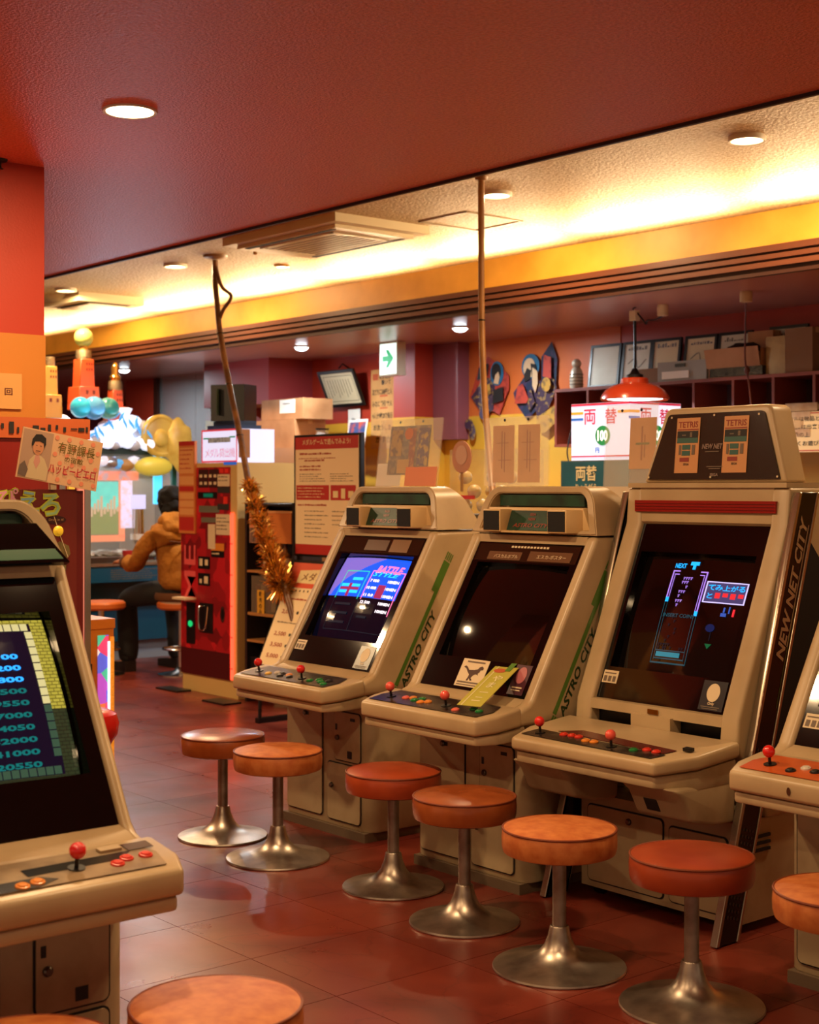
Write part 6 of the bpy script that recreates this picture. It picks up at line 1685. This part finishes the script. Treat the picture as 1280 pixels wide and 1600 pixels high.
# low orange game unit and red topped stool beyond the foreground cabinet
og = thing('orange_game_unit', 'low orange game unit with lit colourful edge panel', 'game machine', (-6.2, 3.2, 0))
OG = mat('orange moulded plastic', '#d07a20', 0.35)
obj('body', box(-0.5, 0, -0.25, 0.185, 0, 0.77, 0.03, 3), OG, og)
obj('lid', box(-0.5, 0.005, -0.255, 0.19, 0.76, 0.805, 0.018, 2), OG, og)
obj('top_pad', box(-0.3, -0.1, -0.1, 0.1, 0.805, 0.815), BLACK, og)
Q = Plane((0.001, 0, 0), (0, 1, 0), (0, 0, 1))
def lit_art():
    m = bpy.data.materials.new('lit colourful panel')
    m.use_nodes = True
    nt = m.node_tree
    b = nt.nodes['Principled BSDF']
    tc = nt.nodes.new('ShaderNodeTexCoord')
    v = nt.nodes.new('ShaderNodeTexVoronoi'); v.inputs['Scale'].default_value = 14
    r = nt.nodes.new('ShaderNodeValToRGB')
    r.color_ramp.interpolation = 'CONSTANT'
    cs = ['#d8406a', '#4ab890', '#e0d8d0', '#5a60d0', '#e07040', '#b050c0']
    r.color_ramp.elements[0].color = lin(cs[0])
    r.color_ramp.elements[1].color = lin(cs[1]); r.color_ramp.elements[1].position = 0.17
    for k in range(2, 6):
        e = r.color_ramp.elements.new(0.17 * k); e.color = lin(cs[k])
    sx = nt.nodes.new('ShaderNodeSeparateColor')
    nt.links.new(tc.outputs['Object'], v.inputs['Vector']); nt.links.new(v.outputs['Color'], sx.inputs['Color'])
    nt.links.new(sx.outputs['Red'], r.inputs['Fac']); nt.links.new(r.outputs['Color'], b.inputs['Base Color'])
    nt.links.new(r.outputs['Color'], b.inputs['Emission Color'])
    b.inputs['Emission Strength'].default_value = 0.7
    return m
LITART = lit_art()
Q.rect('lit_panel', 0.10, 0.06, 0.155, 0.73, LITART, og, 0.006, 0.005)
Q.rects('white_tube', [(0.150, 0.06, 0.160, 0.70)], mat('white lit tube', '#ffffff', 0.3, emit='#e8f4ff', es=1.1), og, 0.012, 0.006)
obj('spring_edge', box(-0.02, 0.004, 0.165, 0.186, 0.05, 0.72, 0.004), mat('bright orange ribs', '#f09a30', 0.4, emit='#e08a20', es=0.4, bump=(80, 1.0, 0.01)), og)
for k in range(2):
    obj('vent_slot', box(-0.001, 0.003, 0.045 + 0.02 * k, 0.052 + 0.02 * k, 0.42, 0.60), BLACK, og)
rs = thing('red_stool', 'low black stool with bulging bright red seat behind the foreground cabinet', 'stool', (-4.99, 2.60, 0))
obj('seat', lathe([(0, 0.45), (0.095, 0.45), (0.105, 0.47), (0.125, 0.50), (0.13, 0.54), (0.12, 0.575), (0.09, 0.59), (0, 0.592)], 40), mat('bright red vinyl', '#c01a14', 0.25), rs)
obj('drum', lathe([(0, 0), (0.10, 0), (0.10, 0.45), (0, 0.45)], 32), BLACK, rs)

# ------------------------------------------------------------------ medal pusher machine
pu = thing('medal_pusher', 'blue medal pusher machine topped with lit clouds, towers and gold crest', 'game machine', (-11.0, 5.95, 0))
PB = mat('deep blue machine', '#0d4a66', 0.35)
obj('cabinet', box(-1.1, 0.22, -0.95, 0.66, 0.16, 0.76, 0.02, 2), PB, pu)
obj('kick_panel', box(-1.05, 0.16, -0.9, 0.62, 0.0, 0.18, 0.01), mat('pale grey kick panel', '#8a94a0', 0.4), pu)
obj('console', box(0.20, 0.42, -0.92, 0.63, 0.66, 0.79, 0.02, 2), PB, pu)
obj('console_top', box(0.02, 0.43, -0.93, 0.64, 0.79, 0.815, 0.006, 1), mat('chrome console top', '#a8a090', 0.25, 0.8), pu)
Q = Plane((0.421, 0, 0), (0, 1, 0), (0, 0, 1))
dashes(Q, 'console_print', -0.2, 0.3, 0.755, 5, 0.018, 0.007, GREYINK, pu, 3, 0.001)
obj('playfield_back', box(-1.0, -0.35, -0.9, 0.62, 0.8, 1.72), mat('dim inner wall', '#5a4a3c', 0.5), pu)
obj('glass_pane', box(0.0, 0.006, -0.9, 0.62, 0.82, 1.70), GLASS, pu)
for y in (-0.92, 0.63):
    obj('corner_post', box(-0.02, 0.02, y - 0.02, y + 0.02, 0.8, 1.74, 0.006), mat('teal post', '#145a58', 0.35), pu)
obj('glass_header', box(-1.0, 0.03, -0.95, 0.66, 1.70, 1.76, 0.008), mat('dark green header', '#16302a', 0.35), pu)
pic = thing_part('picture_screen', pu)
Q = Plane((-0.02, 0, 0), (0, 1, 0), (0, 0, 1))
Q.rect('screen_sky', -0.15, 1.24, 0.11, 1.47, mat('screen turquoise', '#0a8a88', 0.2, emit='#1fc4b8', es=0.9, var=(7, '#4ad8c8', 0.4, 0.7)), pic, 0.002, 0.01)
Q.rect('screen_ground', -0.15, 1.03, 0.11, 1.24, mat('screen olive ground', '#5a6a2a', 0.2, emit='#7a8a30', es=0.55), pic, 0.002, 0.01)
Q.rects('screen_town', [(-0.15 + 0.03 * k, 1.18 + 0.02 * ((k * 7) % 3), -0.128 + 0.03 * k, 1.26 + 0.03 * ((k * 5) % 4)) for k in range(9)], mat('screen town', '#c0a080', 0.2, emit='#c8a888', es=0.5), pic, 0.004, 0)
Q.rects('screen_border', [(-0.19, 0.97, 0.17, 1.025), (0.115, 1.0, 0.17, 1.48)], mat('lit orange border', '#e08050', 0.3, emit='#e87848', es=0.7), pic, 0.003, 0.008)
Q.rects('lit_column', [(0.13, 1.08, 0.24, 1.50)], mat('lit pale column', '#d0c8e0', 0.3, emit='#c8c0e8', es=0.8, var=(20, '#e0a060', 0.5, 0.62)), pic, 0.005, 0.01)
Q.rects('lit_banner', [(-0.2, 1.48, 0.30, 1.56)], mat('lit banner', '#d06040', 0.3, emit='#e07858', es=0.7, var=(12, '#4a90c0', 0.5, 0.6)), pic, 0.006, 0.01)
hp_ = thing_part('toy_hoop', pu)
obj('backboard', box(-0.01, 0.0, 0.22, 0.36, 1.24, 1.36, 0.02), mat('lit lilac board', '#c8c4e8', 0.3, emit='#c0c0f0', es=0.7), hp_)
obj('chute', lathe([(0.05, 1.02), (0.045, 1.24), (0.04, 1.24), (0.04, 1.02)], 20, (0, 0.29, 0)), CHROME, hp_)
obj('hoop_base', box(-0.05, 0.05, 0.24, 0.34, 0.98, 1.03, 0.01), mat('white plastic', '#d8d0c4', 0.35), hp_)
obj('side_board', box(-0.2, -0.18, 0.22, 0.55, 0.82, 1.50), mat('grey brown board', '#8a6e58', 0.5), pu)
obj('lit_edge', box(-0.02, 0.0, 0.44, 0.52, 1.28, 1.70), mat('lit cyan strip', '#40c0e0', 0.3, emit='#30b8f0', es=1.2), pu)
mt = mat('silver medals', '#b0a898', 0.3, 0.9, bump=(60, 1.0, 0.02))
for k in range(7):
    obj('medal_heap', xf(crumple(0.11, (1.0, 1.2, 0.35), k, 3, 0.5), Matrix.Translation((-0.06 + 0.03 * (k % 2), -0.6 + 0.19 * k, 0.86))), mt if k % 2 else mat('mixed prize heap', '#8a7060', 0.5, var=(20, '#c8c0b0', 0.45, 0.6)), pu)
obj('cup', lathe([(0.035, 0), (0.045, 0.09), (0.042, 0.09), (0.033, 0.004), (0, 0.004)], 18, (0.30, 0.02, 0.816)), mat('red cup', '#b02a24', 0.35), pu)
obj('medal_tray', box(0.24, 0.40, -0.42, -0.06, 0.816, 0.86, 0.01), mat('dark medal tray', '#3a2a20', 0.4), pu)
# lit clouds
CL = mat('lit white cloud', '#eef4ff', 0.4, emit='#d8e6ff', es=0.75)
CLB = mat('lit blue cloud', '#4aa8e0', 0.4, emit='#2f90e0', es=0.6)
Rn = random.Random(8)
for k in range(16):
    y = -0.62 + 0.065 * k
    z = 1.80 + 0.12 * math.sin(k * 0.6) + 0.16 * math.exp(-((k - 9) / 3.0) ** 2)
    obj('cloud_puff', ball(0.085 + 0.03 * Rn.random(), (-0.05 + 0.08 * Rn.random(), y, z), (0.7, 1.1, 0.9), 2), CL if k % 4 != 2 else mat('pale grey cloud', '#c8ccd8', 0.5), pu)
Rn = random.Random(21)
for k in range(15):
    y0 = -0.30 + 0.045 * k + 0.02 * Rn.random()
    z0 = 1.86 + 0.14 * math.exp(-((k - 8) / 4.0) ** 2) + 0.08 * (Rn.random() - 0.5)
    an = Rn.uniform(-0.9, 0.9)
    q = xf(prism([(-0.012, -0.05), (0.010, -0.02), (0.022, 0.055), (-0.004, 0.02)], 'x', -0.006, 0.006), Matrix.Translation((0.085 + 0.02 * Rn.random(), y0, z0)) @ Matrix.Rotation(an, 4, 'X'))
    obj('lightning_streak', q, CLB, pu)
for k in range(12):
    y0 = -0.34 + 0.062 * k
    obj('cloud_puff', ball(0.05 + 0.03 * Rn.random(), (0.06, y0, 1.775 + 0.03 * Rn.random()), (0.6, 1.1, 0.8), 2), CL if k % 3 else mat('pale grey cloud', '#c8ccd8', 0.5), pu)
orn = [mat('silver ornament', '#b8bcc8', 0.2, 0.8), mat('lit blue ornament', '#60b0e0', 0.3, emit='#3a90d8', es=0.5), mat('ochre ornament', '#b88a4a', 0.4), mat('white ornament', '#dcdce6', 0.3, emit='#c8d0f0', es=0.4)]
for k in range(11):
    obj('hanging_ornament', xf(crumple(0.045 + 0.02 * Rn.random(), (0.6, 1.3, 0.8), k, 2, 0.4), Matrix.Translation((0.04, -0.30 + 0.075 * k, 1.63 + 0.06 * (Rn.random() - 0.5)))), orn[k % 4], pu)
obj('splash_column', lathe([(0.12, 1.80), (0.07, 1.90), (0.06, 2.02), (0.09, 2.08), (0.0, 2.10)], 20, (0.02, 0.12, 0)), CL, pu)
# towers
TO = mat('orange tower', '#d8562a', 0.4, emit='#d85020', es=0.12)
TYL = mat('yellow tower', '#d8a04a', 0.4)
TS = mat('silver ribbed ring', '#a89878', 0.3, 0.7, bump=(90, 1.0, 0.01))
def tower(name, y, z0, z1, w, m, rings, x=0.0):
    t = thing_part(name, pu)
    zm = z0 + (z1 - z0) * 0.45
    obj('lower_block', prism([(y - w, z0), (y + w, z0), (y + w * 0.88, zm), (y - w * 0.88, zm)], 'x', x - w, x + w, 0.004, 1), m, t)
    obj('upper_block', prism([(y - w * 0.68, zm), (y + w * 0.68, zm), (y + w * 0.58, z1), (y - w * 0.58, z1)], 'x', x - w * 0.65, x + w * 0.65, 0.004, 1), m, t)
    for i in range(3):
        for j in range(2):
            obj('tower_window', box(x + w * 0.64, x + w * 0.66, y - 0.01 + 0.022 * i, y + 0.002 + 0.022 * i, z1 - 0.05 - 0.045 * j, z1 - 0.03 - 0.045 * j), mat('tower window', '#7a2412', 0.5), t)
    for i in range(2):
        obj('tower_window', box(x + w, x + w + 0.002, y - 0.03 + 0.06 * i, y - 0.01 + 0.06 * i, zm - 0.06, zm - 0.03), mat('tower window', '#7a2412', 0.5), t)
    obj('ribbed_ring', lathe([(rings, z1), (rings * 1.05, z1 + 0.02), (rings * 0.98, z1 + 0.075), (0, z1 + 0.08)], 24, (x, y, 0)), TS, t)
    return t
t = tower('tall_tower', -0.22, 2.06, 2.475, 0.10, TO, 0.062)
obj('globe_neck', lathe([(0.035, 2.55), (0.028, 2.60), (0, 2.60)], 16, (0, -0.22, 0)), TYL, t)
obj('globe', ball(0.078, (0, -0.22, 2.655)), mat('pale yellow glass globe', '#c8c468', 0.1, emit='#b8b050', es=0.25, var=(6, '#7a8a3a', 0.4, 0.6)), t)
t = tower('short_tower', 0.07, 1.98, 2.235, 0.075, TO, 0.056)
obj('gold_finial', lathe([(0.04, 2.31), (0.048, 2.34), (0.03, 2.37), (0.035, 2.42), (0.015, 2.46), (0, 2.47)], 16, (0, 0.07, 0)), GOLD, t)
t = tower('pale_tower', -0.535, 1.98, 2.40, 0.085, TYL, 0.05)
for y, r, m in ((-0.33, 0.085, mat('cyan crystal ball', '#3ab8d0', 0.08, emit='#2aa8d0', es=0.3)), (-0.21, 0.095, mat('blue crystal ball', '#5aa0c8', 0.08, emit='#3a88c0', es=0.25)), (-0.08, 0.09, mat('teal marbled ball', '#7ab8a8', 0.08, emit='#4a9888', es=0.25, var=(8, '#1f6a6a', 0.4, 0.6)))):
    obj('crystal_ball', ball(r, (0.16, y, 2.07)), m, pu)
# gold crest
gc = thing_part('gold_crest', pu)
CR = mat('cream gold crest', '#d0b45a', 0.4, emit='#a88a38', es=0.18, var=(9, '#b8923a', 0.4, 0.65))
cy, cz = 0.46, 1.86
obj('crest_disc', xf(lathe([(0, 0.03), (0.15, 0.03), (0.18, 0.015), (0.18, 0), (0, 0)], 36, (0, 0, 0), 'x'), Matrix.Translation((0.06, cy, cz))), CR, gc)
obj('crest_rim', xf(lathe([(0.16 + 0.022 * math.cos(a * math.pi / 4), 0.02 + 0.022 * math.sin(a * math.pi / 4)) for a in range(9)], 40, (0, 0, 0), 'x'), Matrix.Translation((0.06, cy, cz))), CR, gc)
obj('crest_wing', xf(crumple(0.15, (0.3, 0.8, 1.5), 2, 3, 0.25), Matrix.Translation((0.10, cy + 0.17, cz - 0.08))), CR, gc)
obj('crest_boss', ball(0.07, (0.10, cy - 0.01, cz - 0.02), (0.5, 1, 1.1)), CR, gc)
obj('crest_point', prism([(cy - 0.20, cz - 0.02), (cy + 0.12, cz - 0.22), (cy + 0.02, cz + 0.05)], 'x', 0.05, 0.08, 0.006, 1), CR, gc)
obj('crest_tail', xf(ball(0.14, (0, 0, 0), (0.4, 1.3, 0.6)), Matrix.Translation((0.06, 0.40, 1.60))), mat('yellow lit moulding', '#d0c050', 0.35, emit='#b8a838', es=0.3), gc)
lamp('pusher_light', 'AREA', (-0.3, -0.1, 1.66), 16, (0.80, 0.92, 1.0), parent=pu, shape='RECTANGLE', size=0.6, size_y=1.2)
lamp('cloud_light', 'AREA', (0.30, 0.05, 1.9), 5, (0.62, 0.80, 1.0), (0, math.radians(-120), 0), pu, shape='RECTANGLE', size=0.25, size_y=0.9)

# tall bar stools at the pusher
def bar_stool(x, y, label):
    t = thing('bar_stool', label, 'stool', (x, y, 0), 0, 'bar stools at the medal pusher')
    obj('seat', lathe([(0, 0.50), (0.17, 0.50), (0.185, 0.515), (0.185, 0.545), (0.17, 0.56), (0, 0.565)], 36), mat('orange seat vinyl', '#c8682a', 0.4), t)
    obj('post', lathe([(0, 0.02), (0.026, 0.02), (0.026, 0.50), (0, 0.50)], 20), CHROME, t)
    obj('foot_ring', lathe([(0.14 + 0.008 * math.cos(a * math.pi / 4), 0.20 + 0.008 * math.sin(a * math.pi / 4)) for a in range(9)], 32), CHROME, t)
    for a in range(3):
        obj('ring_spoke', tube([(0.02 * math.cos(a * 2.1), 0.02 * math.sin(a * 2.1), 0.20), (0.14 * math.cos(a * 2.1), 0.14 * math.sin(a * 2.1), 0.20)], 0.005, 6), CHROME, t)
    obj('base', lathe([(0, 0), (0.18, 0), (0.18, 0.01), (0.06, 0.03), (0.028, 0.06), (0, 0.06)], 36), CHROME, t)
bar_stool(-9.68, 5.86, 'orange topped chrome stool carrying the seated person')
bar_stool(-10.05, 5.38, 'orange topped stool left of the seated person at the pusher')

# ------------------------------------------------------------------ the seated player
pe = thing('person', 'person in brown hooded jacket and black trousers seated at the medal pusher', 'person', (-9.68, 5.86, 0))
SKIN = mat('skin', '#b87a54', 0.5)
def skinned(name, verts, edges, radii, m, parent, root=0, sub=2):
    me = bpy.data.meshes.new(name)
    me.from_pydata(verts, edges, [])
    o = bpy.data.objects.new(name, me)
    C.objects.link(o)
    o.parent = parent
    me.materials.append(m)
    sk = o.modifiers.new('skin', 'SKIN')
    sk.use_smooth_shade = True
    layer = me.skin_vertices[0].data if me.skin_vertices else None
    if layer is None:
        bm = bmesh.new(); bm.from_mesh(me); bm.verts.layers.skin.verify(); bm.to_mesh(me); bm.free()
        layer = me.skin_vertices[0].data
    for i, r in enumerate(radii):
        layer[i].radius = r if isinstance(r, tuple) else (r, r)
        layer[i].use_root = (i == root)
    ss = o.modifiers.new('sub', 'SUBSURF'); ss.levels = sub; ss.render_levels = sub
    return o
V, E, Rr = [], [], []
def chain(pts, start=None):
    prev = start
    for p, r in pts:
        V.append(p); Rr.append(r)
        if prev is not None:
            E.append((prev, len(V) - 1))
        prev = len(V) - 1
    return prev
sp = chain([((0, 0, 0.66), 0.09), ((-0.03, 0, 0.80), 0.11), ((-0.07, 0, 0.98), 0.12), ((-0.11, 0, 1.10), 0.09), ((-0.135, 0, 1.17), 0.05), ((-0.155, 0, 1.215), 0.055), ((-0.175, 0, 1.28), 0.082), ((-0.17, 0, 1.36), 0.078), ((-0.165, 0, 1.40), 0.05)])
chain([((-0.262, 0.0, 1.275), 0.014), ((-0.278, 0, 1.262), 0.010)], 6)
for s in (-1, 1):
    a = chain([((-0.10, s * 0.17, 1.07), 0.055), ((-0.25 if s < 0 else -0.24, s * 0.25, 0.84), 0.042), ((-0.50, s * 0.20, 0.835), 0.028), ((-0.56, s * 0.195, 0.84), 0.030)], 3)
    for k in range(4):
        y = s * 0.195 + (k - 1.5) * 0.017
        chain([((-0.61, y, 0.843), 0.009), ((-0.64 - 0.006 * (k in (1, 2)), y, 0.835), 0.008), ((-0.655 - 0.006 * (k in (1, 2)), y, 0.822), 0.007)], a)
    chain([((-0.57, s * 0.195 - s * 0.035, 0.835), 0.010), ((-0.60, s * 0.195 - s * 0.05, 0.828), 0.008)], a)
    kx = -0.50 if s < 0 else -0.44
    chain([((-0.05, s * 0.08, 0.63), 0.06), ((kx, s * 0.19, 0.555), 0.048), ((kx + 0.05, s * 0.20, 0.30), 0.045), ((kx + 0.05, s * 0.20, 0.09), 0.038), ((kx - 0.02, s * 0.21, 0.045), 0.035), ((kx - 0.14, s * 0.215, 0.035), 0.028)], 0)
skinned('body', V, E, Rr, SKIN, pe)
V, E, Rr = [], [], []
JK = mat('brown canvas jacket', '#a06a2c', 0.95, bump=(18, 0.6, 0.03), var=(7, '#865424', 0.4, 0.7), spec=0.1)
chain([((0.01, 0, 0.62), (0.20, 0.185)), ((0.01, 0, 0.70), (0.20, 0.185)), ((-0.02, 0, 0.80), (0.19, 0.18)), ((-0.06, 0, 0.97), (0.19, 0.175)), ((-0.10, 0, 1.09), (0.13, 0.12)), ((-0.12, 0, 1.145), (0.085, 0.08))])
for s in (-1, 1):
    chain([((-0.10, s * 0.185, 1.06), 0.085), ((-0.18, s * 0.235, 0.94), 0.075), ((-0.25, s * 0.255, 0.845), 0.07), ((-0.38, s * 0.225, 0.838), 0.062), ((-0.50, s * 0.20, 0.838), 0.05)], 4)
jk = skinned('jacket', V, E, Rr, JK, pe)
tx = bpy.data.textures.new('folds', 'CLOUDS'); tx.noise_scale = 0.11; tx.noise_depth = 2
dm = jk.modifiers.new('folds', 'DISPLACE'); dm.texture = tx; dm.strength = 0.055; dm.texture_coords = 'LOCAL'
SEAM = mat('dark jacket seam', '#5a3413', 0.9)
for s in (-1, 1):
    obj('cuff', tube([(-0.49, s * 0.202, 0.838), (-0.525, s * 0.199, 0.838)], [0.052, 0.045], 14), SEAM, jk)
obj('hem_band', lathe([(0.185, 0.565), (0.205, 0.575), (0.21, 0.60), (0.20, 0.63)], 28, (0.012, 0, 0)), SEAM, jk)
obj('back_seam', tube(smoothpath([(0.11, -0.17, 1.02), (0.125, -0.08, 1.01), (0.13, 0, 1.005), (0.125, 0.08, 1.01), (0.11, 0.17, 1.02)], 4), 0.006, 6), SEAM, jk)
obj('hood', xf(crumple(0.135, (0.95, 1.25, 0.72), 6, 4, 0.25), Matrix.Translation((-0.035, 0, 1.135)) @ Matrix.Rotation(0.55, 4, 'Y')), JK, jk)
obj('shirt_hem', lathe([(0.175, 0.55), (0.18, 0.575)], 28, (0.02, 0, 0)), mat('pale shirt hem', '#c8b49c', 0.7), jk)
V, E, Rr = [], [], []
TR = mat('black trousers', '#0d0b0c', 0.8)
chain([((0.02, 0, 0.72), (0.15, 0.14)), ((0.0, 0, 0.64), (0.165, 0.155)), ((-0.05, 0, 0.625), (0.15, 0.12))])
for s in (-1, 1):
    kx = -0.50 if s < 0 else -0.44
    chain([((-0.12, s * 0.10, 0.62), 0.10), ((-0.30, s * 0.15, 0.60), 0.10), ((kx, s * 0.19, 0.56), 0.088), ((kx + 0.04, s * 0.20, 0.32), 0.085), ((kx + 0.05, s * 0.20, 0.055), 0.08)], 2)
skinned('trousers', V, E, Rr, TR, pe)
for s in (-1, 1):
    kx = -0.50 if s < 0 else -0.44
    bm = box(kx - 0.19, kx + 0.10, s * 0.21 - 0.048, s * 0.21 + 0.048, 0.0, 0.085, 0.03, 3)
    for v in bm.verts:
        if v.co.x < kx - 0.08 and v.co.z > 0.05:
            v.co.z -= 0.03
    obj('shoe', bm, mat('dark shoe', '#1a1412', 0.5), pe)
hair = crumple(0.103, (1.05, 0.98, 1.05), 7, 4, 0.16)
for v in list(hair.verts):
    if v.co.x < -0.055 and v.co.z < 0.045:
        v.co.x = -0.055
HR = mat('black hair', '#0c0807', 0.75, bump=(90, 0.5, 0.006), spec=0.2)
obj('hair', xf(hair, Matrix.Translation((-0.155, 0, 1.335))), HR, pe)
obj('hair_back', xf(crumple(0.085, (0.8, 1.1, 1.15), 9, 4, 0.25), Matrix.Translation((-0.11, 0, 1.255))), HR, pe)
for s in (-1, 1):
    obj('hair_lock', xf(crumple(0.04, (0.9, 0.5, 1.3), 12 + s, 3, 0.3), Matrix.Translation((-0.15, s * 0.085, 1.29))), HR, pe)
    obj('ear', ball(0.022, (-0.17, s * 0.083, 1.28), (0.7, 0.4, 1.2), 2), SKIN, pe)
    obj('eye', ball(0.009, (-0.250, s * 0.028, 1.30), sub=2), INK, pe)
obj('mouth', box(-0.262, -0.25, -0.02, 0.02, 1.222, 1.229, 0.002), mat('lips', '#8a4a3a', 0.5), pe)
